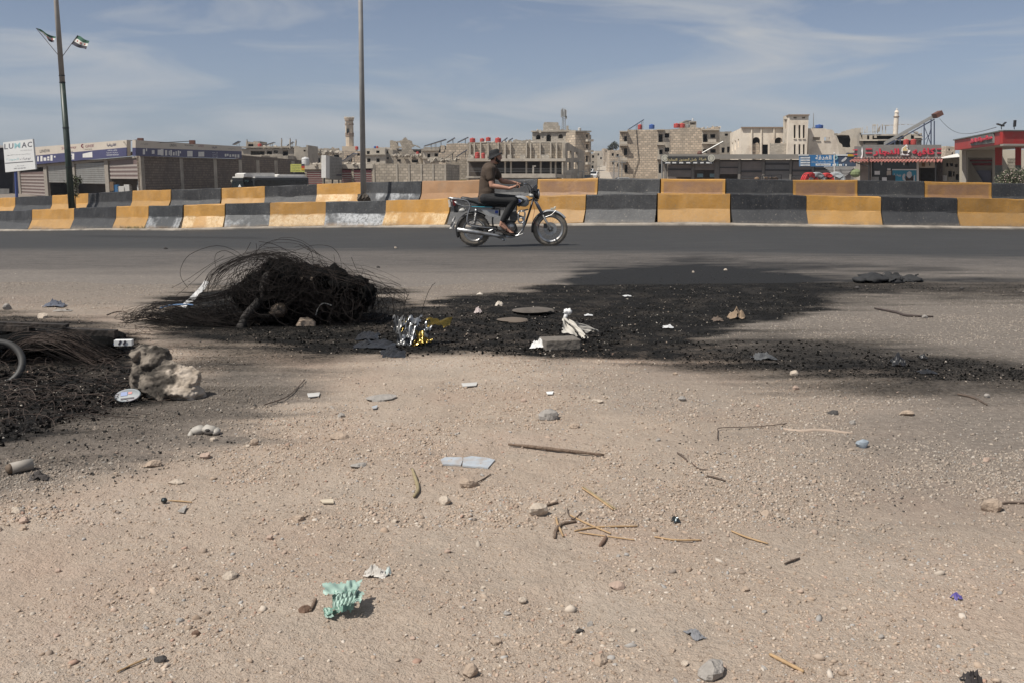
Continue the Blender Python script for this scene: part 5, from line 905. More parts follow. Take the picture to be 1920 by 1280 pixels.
fbox(F21, 1529.5, 307.2, 1557.5, 311, -.01, .01, PWHITE, 'name_strip', t); text(ar('ادارة غدفة الغدفة'), 'lettering', INK, t, F21, 1532, 307.8, 1555, 310.4, -.014, bold=.02)
for k in range(4): fbox(F21, 1501, 295.2+k*4.6, 1518.5, 297.6+k*4.6, -.06, .03, PWHITE, 'name_strip', t); text(ar(('مضخات','خزانات','انابيب','تمديدات')[k]), 'lettering', M('slate sign print', ()), t, F21, 1506, 295.5+k*4.6, 1514, 297.3+k*4.6, -.066)
mb = MB(); mb.lathe([(.13,-.03),(.24,-.03),(.24,.03),(.13,.03),(.13,-.03)], F21.pt(1566, 296, -.06), 14, 'Y'); mb.build('logo_ring', TEAL, t)
mb = MB(); fpoly(mb, F21, [(1577,303),(1580,299),(1583,297),(1586,294.5),(1588,297),(1585,301),(1580,304)], -.06, .03); mb.build('trowel_print', M('pale print', (.5,.5,.5), .6), t)
for x, m in ((1562,PWHITE),(1566,PWHITE),(1570,TEAL),(1574,PWHITE),(1577,PWHITE),(1581,M('pale blue sign print', ())),(1586,PWHITE)): mb = MB(); frect(mb, F21, x-1, 307+(x%3)*.6, x+1.4, 311.5, -.06, .03); mb.build('goods_print', m, t)
t = thing('white_pole', F21.pt(1559, 370, -1), 'slim white pole in front of the blue shop sign', 'pole'); mb = MB(); mb.tube([F21.pt(1559, 375, -1), F21.pt(1558.6, 289, -1)], .055, 6); mb.build('shaft', WHITEP, t); mb = MB(); mb.ell(F21.pt(1558.6, 288.6, -1), (.1,.1,.1), 8); mb.build('cap', WHITEP, t)
# stacked white frames
t = thing('frame_stack', F21.pt(1578, 345, 2), 'stack of white window frames leaning under the blue shop sign', 'frames')
for k in range(7): a, b_ = F21.pt(1544+k*3.2, 313.5+k*2.6, -.3+k*.03), F21.pt(1600-k*2.4, 314+k*2.6, -.3+k*.03); mb = MB(); mb.bar(a, b_, .25, .08); mb.build('frame_bar', WHITEP, t)
for k in range(0): x = 1546+k*6.8; a = F21.pt(x, 316+R2.uniform(0,6), 1.0); mb = MB(); mb.bar(a, a+Vector((R2.uniform(-.5,.5),-.3,-R2.uniform(.2,.7))), .13, .08); mb.build('off_cut', WHITEP, t)
mb = MB(); mb.ell(F21.pt(1603, 325, -.2), (.6,.4,.45), 10); mb.build('green_bundle', M('olive bundle', (.2,.24,.12), .9), t)
# pipe coils
for i, (x, r, rad, m, lb, rz) in enumerate(((1517,341,16,REDL,'red pipe coil, leftmost of the four',.5),(1530,340,15.5,GREYSH,'grey pipe coil beside the leftmost red one',.2),(1549,339,13,REDL,'red pipe coil between the two grey ones',0.),(1566,342,18,GREYSH,'grey pipe coil, rightmost of the four',-.5))):
    p = P(x, r, 92+i*.3); s = 92/FPX; R_ = rad*s; t = thing('pipe_coil', p, lb, 'coil', 'pipe coils before the blue shop sign')
    mm_ = M('red hose', (.5,.04,.04), .45, .15, 8) if m is REDL else M('grey hose', (.33,.35,.36), .45, .2, 8); Rm = Matrix.Rotation(rz, 3, 'Z')
    mb = MB()
    for k in range(5):
        rr_ = R_*(.62+.09*k); 
        for yy in (-.22, 0, .22): mb.tube([Rm@Vector((rr_*math.cos(a), yy+.02*math.sin(5*a+k), rr_*math.sin(a)))+p for a in np.linspace(0, 2*math.pi, 25)], .075, 6, cap=False)
    mb.build('hose_loops', mm_, t); mb = MB()
    for a in (0.6, 2.2, 4.0): q = Rm@Vector((R_*.8*math.cos(a), 0, R_*.8*math.sin(a))); mb.box(p+q, (.08,.62,.4), R=Rm@Matrix.Rotation(-a, 3, 'Y')@Matrix.Rotation(math.pi/2, 3, 'Y')); 
    mb.build('strap', DMETAL, t)
t = thing('market_cart', P(1450, 345, 108), 'dark hand cart with rails before the striped shutters', 'cart'); F22 = Fac(1428, 108, 1466, 108)
for a, b_ in (((1430,330),(1465,328)),((1430,330),(1430,352)),((1465,328),(1465,352)),((1447,329),(1447,352)),((1430,336),(1465,334))): mb = MB(); mb.bar(F22.pt(*a), F22.pt(*b_), .08); mb.build('rail', DMETAL, t)
for x in (1420, 1438, 1448, 1456): mb = MB(); mb.ell(F22.pt(x, 335.5, .2), (.28,.2,.2), 8); mb.build('sack', M('carton', ()), t)
# ---- cafe
F30 = Fac(1607, 93, 1764, 90); zb = -1.7
t = thing('cafe', F30.to(4, zb), 'small cafe with red raised lettering on a grey board and a red corrugated awning', 'cafe')
fbox(F30, 1619, 272, 1765, 296, -.3, .3, SGREY, 'sign_board', t); F30b = Fac(1604, 97, 1619, 92.8); fbox(F30b, 1604, 275, 1619, 297, -.1, .3, SGREY, 'sign_board', t)
text(ar('النجار'), 'lettering', REDL, t, F30, 1638, 279, 1687, 293, -.42, .12, bold=.04); text(ar('كافيه'), 'lettering', REDL, t, F30, 1711, 278, 1754, 293, -.42, .12, bold=.04)
for x0, x1 in ((1624,1636),(1757,1766)):
    for r in (279, 286.5): fbox(F30, x0, r, x1, r+2, -.42, .12, REDL, 'red_bar', t)
for r in (280.5, 289): fbox(F30b, 1605, r, 1610, r+2, -.3, .2, REDL, 'red_bar', t)
mb = MB(); fpoly(mb, F30, [(1614,298),(1617,290),(1616,283),(1617.5,276),(1619,283),(1619,291),(1617,298)], -.45, .1); mb.build('cup_print', PWHITE, t)
mb = MB(); fpoly(mb, F30, [(1689,290),(1693,288),(1691,283),(1692,278),(1697,275),(1700,271.5),(1702.5,274),(1702,278),(1704,282),(1708,282),(1706,286),(1702,289),(1706,291),(1702,293),(1693,293)], -.52, .12); mb.build('cup_shape', PWHITE, t)
mb = MB(); fpoly(mb, F30, [(1693,284.5),(1703,284.5),(1702,288),(1698,289.5),(1694,288)], -.56, .03); fpoly(mb, F30, [(1690.5,290),(1695,291.5),(1702,291.5),(1704,290.5),(1700,292.5),(1693,292.3)], -.56, .03); mb.build('cup_coffee', M('coffee brown', (.03,.018,.014), .5), t); mb = MB(); fpoly(mb, F30, [(1693.5,283.5),(1693,279.5),(1696,277),(1700,274),(1701,276),(1699,279),(1703,281),(1702,283.5)], -.56, .03); mb.build('cup_foam', M('foam cream', (.5,.4,.2), .6), t)
# corrugated awning
mb = MB(); a0, a1 = F30.pt(1603, 296, 0), F30.pt(1768, 296, 0); b0, b1 = F30.pt(1596, 304, -1.9), F30.pt(1768, 304, -1.9); n = 270; vs = []
for i in range(n+1):
    f = i/n; w_ = .06*math.sin(i*math.pi/5)
    vs += [a0.lerp(a1, f)+Vector((0,0,w_)), b0.lerp(b1, f)+Vector((0,0,w_))]
mb.add(vs, [(2*i, 2*i+1, 2*i+3, 2*i+2) for i in range(n)]); mb.add([v-Vector((0,0,.02)) for v in vs], [(2*i, 2*i+2, 2*i+3, 2*i+1) for i in range(n)]); mb.build('awning', M('faded red corrugated sheet', (.42,.17,.14), .6, .2, 3, dirt=(.45,.33,.28), dirtamt=.5), t, fix=False)
strip(F30, 1601, 298, 1768, 298, 299.5, 299.5, -1.7, .1, DMETAL, 'awning_beam', t)
for x in (1633, 1756): mb = MB(); mb.tube([F30.pt(x, 345, -1.7), F30.pt(x, 299, -1.7)], .06, 6); mb.build('awning_post', DMETAL, t)
for a, b_ in (((1600,303),(1632,313)),((1764,303),(1757,312))): mb = MB(); mb.tube([F30.pt(*a, -1.7), F30.pt(*b_, -1.7)], .05, 5); mb.build('brace', DMETAL, t)
fbox(F30, 1613, 300, 1632, 372, -.2, .3, M('stained plaster', (.24,.2,.17), .9, .25, 1.5, dirt=(.12,.09,.07), dirtamt=.7), 'side_panel', t)
fbox(F30, 1618, 300, 1765, 372, 3.5, .2, M('shop inside wall', ()), 'back_wall', t); fbox(F30, 1607, 297, 1766, 299, .05, 4, CONC, 'roof', t)
fbox(F30, 1634, 300.5, 1718.6, 345, .05, .05, M('dark shop glass', (.02,.019,.018), .08, .2), 'window_pane', t); fbox(F30, 1719, 300, 1723, 372, -.1, .25, WHITEP, 'white_post', t); fbox(F30, 1633.5, 300, 1634.6, 345, 0, .15, WHITEP, 'window_frame', t)
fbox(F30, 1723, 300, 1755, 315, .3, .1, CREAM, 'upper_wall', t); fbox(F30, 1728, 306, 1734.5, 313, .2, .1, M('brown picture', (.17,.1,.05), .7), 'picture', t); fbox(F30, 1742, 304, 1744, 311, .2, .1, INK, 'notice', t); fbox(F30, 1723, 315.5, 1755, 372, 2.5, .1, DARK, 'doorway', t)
fbox(F30, 1673, 317.5, 1719, 319.5, -.12, .1, PWHITE, 'poster_frame', t); fbox(F30, 1673.5, 319.5, 1718.5, 345, -.1, .08, M('turquoise poster print', (.02,.22,.33), .5, .08), 'poster', t)
text(ar('بوظة'), 'lettering', M('pale print', ()), t, F30, 1676, 326, 1690, 332, -.14, bold=.03)
for pts, m in (([(1693,338),(1692,331),(1694,327),(1697,326),(1698,329),(1696,333),(1699,340)],M('pale print', ())),([(1697,342),(1699,329),(1702,332),(1705,336),(1709,332),(1712,329),(1713,342)],M('coffee brown', ())),([(1700,330),(1701,324),(1705,321.5),(1709,323),(1710,330),(1707,334),(1703,334)],M('pale print', ())),([(1713,341),(1714,330),(1716,328),(1716,336),(1715,341)],M('pale print', ()))): mb = MB(); fpoly(mb, F30, pts, -.135-.01*(m.name[0] == 'p'), .03); mb.build('ice_cream_print', m, t)
for x0, r0, x1, r1, m in ((1640,321,1650,328,PWHITE),(1664,316,1670,320,PWHITE),(1663,321,1671,329,CREAM),(1664,329,1679,340,BLACKS),(1654,333,1663,340,PWHITE),(1635,332,1648,340,GREYSH),(1700,302,1704,312,DARK)): fbox(F30, x0, r0, x1, r1, -.06 if x0 != 1664 or r0 < 325 else -.16, .05, m, 'notice' if m in (PWHITE, CREAM) else 'counter_box', t)
for x in (1654, 1696): mb = MB(); mb.ell(F30.pt(x, 307, -.5), (.09,.09,.17), 8); mb.tube([F30.pt(x, 304.5, -.5), F30.pt(x, 300, -.5)], .015, 4); mb.build('hanging_bulb', PWHITE, t)
# ---- cream house between cafe and station
F40 = Fac(1764, 94, 1812, 93); zb = -1.7
t = building('cream_house', 'low cream house with small dark windows between cafe and station', 'house', F40, [(1764,298),(1806,296)], 8, PLAST, [rect(1774,306,1778.5,313), rect(1781,306.5,1787,312), rect(1791,308,1796,314), rect(1799,307,1803,311), rect(1778,321,1785,332), rect(1792,327,1802,338), rect(1787,322,1790,331)], frames=M('brown window frame', (.1,.06,.045), .6), zb=-1.7)
mb = MB(); a, b_, c_ = F40.pt(1760, 297.5, -1.2), F40.pt(1797, 288.5, -1.2), F40.pt(1803, 295, -1.4); mb.pex([a, b_, c_, F40.pt(1764, 299, -1.2)], [], F40.n*3); mb.build('roof', WHITEP, t)
fbox(F40, 1756, 318, 1765, 321, -1.5, 2, M('brown window frame', ()), 'porch_roof', t); fbox(F40, 1766, 329, 1776, 340, -.35, .2, WHITEP, 'white_box', t)
# ---- filling station
FSL = Fac(1790, 90, 1880.5, 70); FSR = Fac(1880.5, 70, 2060, 72); zb = -1.5
t = thing('filling_station', (FSL.to(4, zb)), 'red filling station canopy with raised red Arabic lettering on a grey panel', 'filling station')
strip(FSL, 1790, 264, 1880.5, 246.5, 282, 270.5, 0, .3, RED, 'canopy_fascia', t); strip(FSL, 1789.5, 262, 1881, 244.3, 264, 246.5, -.12, .5, M('grey canopy trim', (.12,.13,.12), .7), 'canopy_trim', t)
strip(FSL, 1822.5, 258.3, 1865, 250.3, 273.5, 268.3, -.1, .1, M('grey canopy trim', ()), 'letter_panel', t); text(ar('محطة محروقات النجار'), 'lettering', REDL, t, FSL, 1823.5, (261,252.5), 1863.5, (270.5,263.5), -.2, .1, bold=.06)
strip(FSR, 1880.5, 246.5, 2060, 247, 270, 271, 0, .3, RED, 'canopy_fascia', t); strip(FSR, 1880, 244.3, 2060, 244.8, 246.5, 247, -.1, .5, M('grey canopy trim', ()), 'canopy_trim', t)
UND = M('canopy underside', (.36,.33,.29), .9, .08); PZ = FSR.uv(1900, 270.5)[1]
c0 = FSL.pt(1790, 282, .3); c1 = FSL.pt(1880.5, 270.5, .3); c2 = FSR.pt(2060, 271, .3); mb = MB(); mb.pex([(c0.x+.2, c0.y, PZ+.1), (c1.x, c1.y+.05, PZ+.1), (c2.x, c2.y, PZ+.1), (c2.x+2, c2.y+20, PZ+.1), (c0.x+5, c0.y+9, PZ+.1)], [], (0,0,.25)); mb.build('canopy_soffit', UND, t)
strip(FSR, 1881, 270, 2060, 271, 273.5, 274.5, -.02, .3, UND, 'fascia_lip', t)
F41 = Fac(1798, 92, 1995, 88); mb = MB(); fpoly(mb, F41, [(1799,372),(1799,281),(1995,281),(1995,372)], 0, .3, [rect(1815,296,1861,372), rect(1866,296,1876,372), rect(1889,297,1911,372)]); mb.build('station_wall', PLAST, t)
fbox(F41, 1814, 295, 1862, 372, .8, .1, M('cream shutter', (.3,.27,.235), .7), 'shop_front', t)
for r0, r1, x0, x1 in ((300,303,1815,1860),(306,310.5,1815,1858),(298,301,1866,1876),(307,311,1866,1876),(316,319,1866,1876),(321,327,1866,1876),(330,334,1866,1876),(308,313,1889,1910),(317,320,1889,1910)): fbox(F41, x0, r0, x1, r1, .6, .1, M('dark red stripe', (.2,.02,.025), .6), 'red_stripe', t)
mb = MB(); fpoly(mb, F41, [(1814,334),(1817,321),(1829,321),(1827,334)], .55, .1); mb.build('red_stripe', M('maroon stripe', (.14,.02,.045), .6), t); fbox(F41, 1830, 320, 1858, 345, .5, .15, M('blue grey door', (.12,.12,.16), .5), 'door', t)
fbox(F41, 1806.5, 280, 1814.5, 372, -1.6, .8, UND, 'column', t)
for x0, x1 in ((1876.5,1888.5),(1911,1921)): fbox(F41, x0, 271, x1, 312, -9, .8, RED, 'column', t); fbox(F41, x0, 312.01, x1, 372, -9, .8, M('grey canopy trim', ()), 'column_base', t)
strip(F41, 1822, 278, 1995, 278, 281, 281, -4, .3, RED, 'red_beam', t)
t2_ = thing('fuel_price_board', P(1902, 345, 72), 'dark price board on a stand behind the flowering bush', 'board'); fbox(F41, 1890, 322, 1904, 345, -6, .2, M('grey canopy trim', ()), 'board', t2_); fbox(F41, 1894, 325, 1902, 334, -6.05, .04, M('pale print', ()), 'face_print', t2_)
for x, r, lb in ((1878,243,'bent floodlight at the corner of the red canopy'),(1902,243,'small upright floodlight right of the canopy corner')):
    p = P(x, r, 70.3); tt_ = thing('floodlight', p, lb, 'floodlight'); mb = MB(); mb.tube([p, p+Vector((-.05,0,.25))], .03, 5); mb.build('stem', DMETAL, tt_); mb = MB()
    if x < 1890: mb.box(p+Vector((-.1,0,.3)), (.5,.25,.08), R=Matrix.Rotation(.3, 3, 'Y')); mb.box(p+Vector((.15,0,.38)), (.3,.25,.06), R=Matrix.Rotation(-.8, 3, 'Y'))
    else: mb.box(p+Vector((0,0,.4)), (.12,.2,.45))
    mb.build('lamp_head', DMETAL, tt_)
q = P(1829, 330, 66); car(Vector((q.x, 66, float(gz(q.x, 66))+0)), math.pi, WC, 'white car with dark windows under the red station canopy', 1.0)
q = P(1800, 330, 62); 
# ------------------------------------------------------------------ foliage
LEAF = M('dusty leaf', (.07,.09,.04), .7, .4, 2); LEAF2 = M('pale dusty leaf', (.16,.16,.11), .7, .3, 2); BARK = M('bark', (.1,.075,.055), .9)
def leafy(name, label, cat, base, clumps, n, size, m, stems, flowers=0, group=None, seed=1):
    r = random.Random(seed); t = thing(name, base, label, cat, group); mb = MB()
    for s_ in stems: mb.tube(s_[0], s_[1], 5)
    mb.build('stem', BARK, t); mb = MB()
    for k in range(n):
        c, rad = clumps[r.randrange(len(clumps))]; d = Vector((r.gauss(0,1), r.gauss(0,1), r.gauss(0,1))).normalized()*(r.random()**.45); p = Vector(c)+Vector((d.x*rad[0], d.y*rad[1], d.z*rad[2])); R_ = Matrix.Rotation(r.random()*6.3, 3, 'Z')@Matrix.Rotation(r.uniform(-1.3,1.3), 3, 'Y'); L_ = size*r.uniform(.6,1.3); q = [Vector((0,0,0)), Vector((L_*.5,L_*.2,.02)), Vector((L_,0,0)), Vector((L_*.5,-L_*.2,.02))]
        mb.add([R_@v+p for v in q], [(0,1,2,3)], 1 if r.random() < .25 else 0)
    mb.build('leaves', [m, LEAF2], t, fix=False)
    if flowers:
        mb = MB()
        for k in range(flowers): c, rad = clumps[r.randrange(len(clumps))]; d = Vector((r.gauss(0,1), r.gauss(0,1)-.5, r.gauss(0,1)+.3)).normalized(); p = Vector(c)+Vector((d.x*rad[0], d.y*rad[1], d.z*rad[2])); mb.ell(p, (.025,.025,.02), 6)
        mb.build('blossoms', M('pale pink blossom', (.55,.4,.38), .7), t)
    return t
for i, (x, h_) in enumerate(((1893, 322), (1915, 318))):
    b_ = P(x, 352, 45+i); top = P(x, h_, 45+i); cl = [((b_.x+dx, b_.y+dy, b_.z+(top.z-b_.z)*f), (.34,.34,.30)) for dx, dy, f in ((-.35,0,.35),(.3,.2,.4),(0,0,.75),(-.3,.1,.62),(.35,0,.66),(0,-.2,.5))]
    leafy('flowering_bush', ('dusty grey-green flowering bush at the right edge, left one of two','dusty grey-green flowering bush cut by the right picture edge')[i], 'bush', b_, cl, 1700, .11, M('grey green leaf', (.12,.13,.08), .7, .3), [([b_, b_+Vector((d,0,.5))], [.03,.01]) for d in (-.3,-.1,.1,.3)], 60, seed=20+i)
q = P(1148, 330, 300); b_ = Vector((q.x, 300, P(1148,288,300).z)); leafy('dark_tree', 'dark pine-like tree standing over the climbing street', 'tree', b_, [((b_.x+dx, 300, b_.z+f), (.9,.9,.5)) for dx, f in ((-.9,1.4),(.8,1.6),(0,2.4),(-.4,.9),(.5,2.9),(1.2,2.3),(-.6,2.0))], 1500, .4, M('dark needle', (.035,.045,.03), .8), [([b_-Vector((0,0,1)), b_+Vector((0,0,2.4))], [.25,.1])], seed=5)
# ------------------------------------------------------------------ lamp poles between the barrier rows
def med(px, f=.5): a, b_ = front_pt(px), rear_pt(px); return a.lerp(b_, f)
p = med(134, .45); p.z = G(p.x, p.y); t = thing('lamp_pole', p, 'tall tapered pole, dark green below and pale above, leaning with two small flags', 'pole'); up = P(105, 0, p.y)-p; up = Vector((P(105,0,p.y).x-p.x, 0, P(105,0,p.y).z-p.z)); zs = P(118, 155, p.y).z; f = (zs-p.z)/up.z; hi = 1.35
mb = MB(); mb.tube([p-up*.01, p+up*f], [.13,.10], 16); o = mb.build('lower_shaft', M('dark green pole paint', (.022,.04,.032), .45, .25, 2, dirt=(.12,.11,.09), dirtamt=.5), t, True); mb = MB(); mb.tube([p+up*f, p+up*hi], [.10,.07], 16); mb.build('upper_shaft', M('weathered pale pole paint', (.36,.32,.28), .5, .12, 2), t, True)
for g in (f, f+.03, f*.68, f*.4): c = p+up*g; mb = MB(); rr_ = .13-.03*g/f; mb.lathe([(rr_-.01,-.02),(rr_+.012,-.02),(rr_+.012,.02),(rr_-.01,.02)], c, 16); mb.build('clamp_ring', DMETAL, t)
mb = MB(); mb.box(p+Vector((0,0,.02)), (.4,.4,.04)); mb.build('base_plate', DMETAL, t)
mb = MB(); e_ = p+up*hi; mb.tube([e_, e_+Vector((.5,-.2,.25)), e_+Vector((1.6,-.7,.4))], .045, 8); mb.build('arm', METAL, t); mb = MB(); mb.ell(e_+Vector((1.9,-.85,.4)), (.4,.16,.08), 12); mb.build('lamp_head', METAL, t)
p2 = med(681, .5); p2.z = G(p2.x, p2.y); t = thing('lamp_pole', p2, 'tall plain grey steel pole standing in rubble between the barrier rows', 'pole'); up2 = Vector((P(672,-260,p2.y).x-p2.x, 0, P(672,-260,p2.y).z-p2.z)); mb = MB(); mb.tube([p2-up2*.01, p2+up2], [.098,.055], 16); mb.build('shaft', M('weathered steel pole', (.33,.315,.295), .6, .15, 2, dirt=(.13,.10,.08), dirtamt=.4), t, True)
mb = MB(); mb.box(p2+Vector((0,0,.02)), (.36,.36,.04)); mb.build('base_plate', DMETAL, t); mb = MB(); e_ = p2+up2; mb.tube([e_, e_+Vector((.5,-.2,.25)), e_+Vector((1.5,-.7,.4))], .045, 8); mb.build('arm', METAL, t)
rubble(674, 691, 371.5, p2.y-.3, 'dark lumps of rubble heaped at the foot of the grey pole', 34, .16, .4, M('dark rubble', (.09,.075,.06), .95))
# flags
GRN = M('flag green cloth', (.025,.085,.055), .8); WHT = M('flag white cloth', (.55,.54,.5), .8); BKC = M('flag black cloth', (.03,.028,.04), .8); RST = M('flag red star', (.35,.06,.05), .8)
def flag(base, tip, corners, label, nu=14, nv=9, amp=.03):
    t = thing('flag', base, label, 'flag', 'flags on the green lamp pole'); mb = MB(); mb.tube([base, tip], .012, 6); mb.build('stick', M('dark flag stick', (.08,.05,.045), .7), t)
    A_, B_, C_, D_ = corners   # hoist top, fly top, fly bottom, hoist bottom
    def S(u, v): q = A_.lerp(B_, u).lerp(D_.lerp(C_, u), v); return q+Vector((0, amp*math.sin(u*9+v*2), amp*.6*math.sin(u*7+1.5*v)))
    for k, (v0, v1, m, nm) in enumerate(((0,.34,GRN,'green_stripe'),(.34,.67,WHT,'white_stripe'),(.67,1,BKC,'black_stripe'))):
        mb = MB(); vs = [S(i/nu, v0+(v1-v0)*j/3) for i in range(nu+1) for j in range(4)]; mb.add(vs, [(i*4+j, i*4+j+1, (i+1)*4+j+1, (i+1)*4+j) for i in range(nu) for j in range(3)]); mb.build(nm, m, t, fix=False)
    for u in (.25, .5, .75):
        c = S(u, .505); du = (S(u+.05,.505)-c).normalized(); dv = (S(u,.55)-c).normalized(); mb = MB(); r_ = (D_-A_).length*.13; nn = du.cross(dv); nn = nn if nn.y < 0 else -nn
        mb.add([c+nn*.012+(du*math.sin(a)-dv*math.cos(a))*(r_ if k % 2 == 0 else r_*.42) for k, a in enumerate(np.linspace(0, 2*math.pi, 11)[:10])], [tuple(range(10))]); mb.build('star', RST, t, fix=False)
YF = p.y-.05
flag(P(111,106,YF), P(67.5,53,YF), [P(67.5,53,YF), P(105,70,YF-.2), P(101,82,YF-.2), P(88,73,YF)], 'limp green, white and black flag on the left stick of the green pole', amp=.05)
flag(P(117,106,YF), P(145.5,66.5,YF), [P(145.5,67,YF), P(167.5,77.5,YF-.3), P(162,94,YF-.3), P(132.5,83.5,YF)], 'spread green, white and black flag with red stars on the right stick')
# plant beside the green pole, weeds
b_ = med(140, .62); b_.z = G(b_.x, b_.y); tp = P(142, 342, b_.y); leafy('sapling', 'small leafy sapling growing right beside the green lamp pole', 'plant', b_, [((P(x,r,b_.y).x, b_.y, P(x,r,b_.y).z), (.13,.13,.10)) for x, r in ((132,337),(139,335),(147,336),(137,342),(144,346),(141,353),(139,362),(143,366),(149,340),(128,341))], 620, .09, LEAF, [([b_, P(141,365,b_.y), P(141,350,b_.y), P(139,336,b_.y)], [.018,.014,.012,.006])], seed=9)
DRY = M('dry grass', (.2,.17,.08), .9, .3)
def tuft(base, n, h_, label, spread=.25, m=DRY, seed=1):
    r = random.Random(seed); mb = MB()
    for k in range(n):
        p = Vector(base)+Vector((r.uniform(-spread, spread), r.uniform(-.06,.06), 0)); a = r.random()*6.3; d = Vector((math.cos(a), math.sin(a), r.uniform(.6,2))).normalized()*h_*r.uniform(.4,1); w_ = Vector((.006,0,0)); mb.add([p-w_, p+w_, p+d*.6+w_*.5, p+d], [(0,1,2,3)])
    o = mb.build('dry_weeds', m, fix=False); stuff(o); tag(o, label); return o
for k, px in enumerate((248, 262, 274)): q = front_pt(px); tuft(q+Vector((0,-.45,.07)), 60, .13, 'dry yellow weeds at the foot of the narrow yellow barrier block', .3, seed=k)
for k, (px, row, Y) in enumerate(((258,355,90),(400,352,90),(430,352,92),(300,354,88))): q = P(px, row, Y); tuft(Vector((q.x, Y, float(gz(q.x, Y)))), 160, 1.1, 'dry roadside weeds below the brown block wall', 3.5, seed=30+k)
# ------------------------------------------------------------------ motorcycle (facing right) and its rider
_g = ground_at(962.6, 462.6); BX, BY = _g.x, _g.y; BZ = _g.z+.004
O = Vector((BX, BY, BZ)); SCL = 5.818*FPX/(BY*CP+(CAM_H-.6)*SP)
def B(cx, cy, y=0.): return O+Vector(((cx-830)/SCL, y, (1172-cy)/SCL))
CHR = M('dusty chrome', (.42,.42,.42), .36, .2, 12, metal=.85, dirt=(.24,.2,.16), dirtamt=.7, dscale=8); TYRE = M('dusty tyre rubber', (.17,.148,.122), .9, .25, 12, .3, 60); BLKM = M('black motorcycle metal', (.018,.018,.019), .45, .2, 10, dirt=(.10,.085,.07), dirtamt=.6, dscale=8)
SILV = M('silver tank paint', (.42,.43,.44), .28, .06, 6, metal=.35, dirt=(.3,.27,.23), dirtamt=.4, dscale=5); ALU = M('grey cast aluminium', (.25,.245,.235), .5, .2, 14, metal=.7, dirt=(.12,.1,.08), dirtamt=.6, dscale=9); SEATM = M('black seat vinyl', (.03,.03,.031), .5, .15, 6, .2, 60)
bk = thing('motorcycle', O, 'dusty silver and black motorcycle with chrome rear rack carrying the rider to the right', 'motorcycle')
def wheel(cx, cy, R_, w_, knob, disc):
    c = B(cx, cy); c.z = O.z+R_+.0; mb = MB(); pr = []; t0 = R_-w_*.95
    for k in range(13): a = -math.pi*.5+math.pi*k/12; pr.append((t0+w_*.95*math.cos(a)**.8 if math.cos(a) > 1e-6 else t0, w_*.5*math.sin(a)*(1.0 if k not in (0,12) else .75)))
    pr = [(t0-.005, -w_*.36)]+pr[1:-1]+[(t0-.005, w_*.36)]; mb.lathe(pr, c, 56, 'Y'); tyre = mb.build('wheel', TYRE, bk, True); tyre['label'] = 'front wheel with brake disc' if disc else 'rear wheel with knobbly tyre'
    n = 46 if knob else 60; mb = MB(); h_ = .010 if knob else .003
    for k in range(n):
        a = 2*math.pi*k/n
        for yy in ((-.28,.0,.28) if k % 2 else (-.4,-.14,.14,.4)):
            rr_ = t0+w_*.95*max(.0, math.cos(yy*1.25))**.8; q = c+Vector((math.cos(a)*(rr_+h_*.3), yy*w_, math.sin(a)*(rr_+h_*.3))); mb.box(q, (h_, .016, .020 if knob else .012), R=Matrix.Rotation(-a, 3, 'Y'))
    o = mb.build('tread_blocks', TYRE, tyre); stuff(o); rr_ = t0-.004
    mb = MB(); mb.lathe([(rr_-.022,-.026),(rr_-.002,-.04),(rr_+.004,-.042),(rr_+.004,.042),(rr_-.002,.04),(rr_-.022,.026),(rr_-.03,.0),(rr_-.022,-.026)], c, 48, 'Y'); mb.build('rim', CHR, tyre, True)
    mb = MB(); hr = .045 if disc else .075; mb.lathe([(0,-.06),(hr*.5,-.06),(hr*.55,-.045),(hr,-.04),(hr,.04),(hr*.55,.045),(hr*.5,.06),(0,.06)], c, 20, 'Y'); mb.build('hub', ALU, tyre)
    if disc:
        mb = MB(); hs_ = []; mb.lathe([(.06,-.052),(.118,-.052),(.118,-.047),(.06,-.047),(.06,-.052)], c, 40, 'Y'); mb.build('brake_disc', CHR, tyre)
        for k in range(6): a = k*math.pi/3; mb = MB(); mb.bar(c+Vector((.03*math.cos(a),-.05,.03*math.sin(a))), c+Vector((.07*math.cos(a+.5),-.05,.07*math.sin(a+.5))), .012, .006); mb.build('disc_arm', BLKM, tyre)
    for k in range(28):
        a = 2*math.pi*k/28; s_ = 1 if k % 2 else -1; a2 = a+(.35 if k % 4 < 2 else -.35); mb = MB()
        mb.tube([c+Vector((hr*.85*math.cos(a2), s_*.035, hr*.85*math.sin(a2))), c+Vector((rr_*.97*math.cos(a), s_*.008, rr_*.97*math.sin(a)))], .0018, 3); mb.build('spoke', CHR, tyre)
    return c
fc = wheel(1232, 968, .316, .085, False, True); rc = wheel(400, 982, .293, .095, True, False)
def arcpts(c, R_, a0, a1, n, y=0.): return [c+Vector((R_*math.cos(math.radians(a0+(a1-a0)*k/n)), y, R_*math.sin(math.radians(a0+(a1-a0)*k/n)))) for k in range(n+1)]
def fender(c, R_, a0, a1, w_, m, name, drop=.03, n=20):
    mb = MB(); vs = []; k = 7
    for i in range(n+1):
        a = math.radians(a0+(a1-a0)*i/n)
        for j in range(k): t_ = -1+2*j/(k-1); r_ = R_-drop*t_*t_; vs.append(c+Vector((r_*math.cos(a), t_*w_/2, r_*math.sin(a))))
    mb.add(vs, [(i*k+j, i*k+j+1, (i+1)*k+j+1, (i+1)*k+j) for i in range(n) for j in range(k-1)]); o = mb.build(name, m, bk, True, fix=False); md = o.modifiers.new('thick', 'SOLIDIFY'); md.thickness = .003; return o
fender(fc, .345, 35, 118, .12, SILV, 'front_fender'); fender(fc, .343, 119, 192, .115, BLKM, 'front_fender'); fender(rc, .335, 50, 205, .15, BLKM, 'rear_fender', .035)
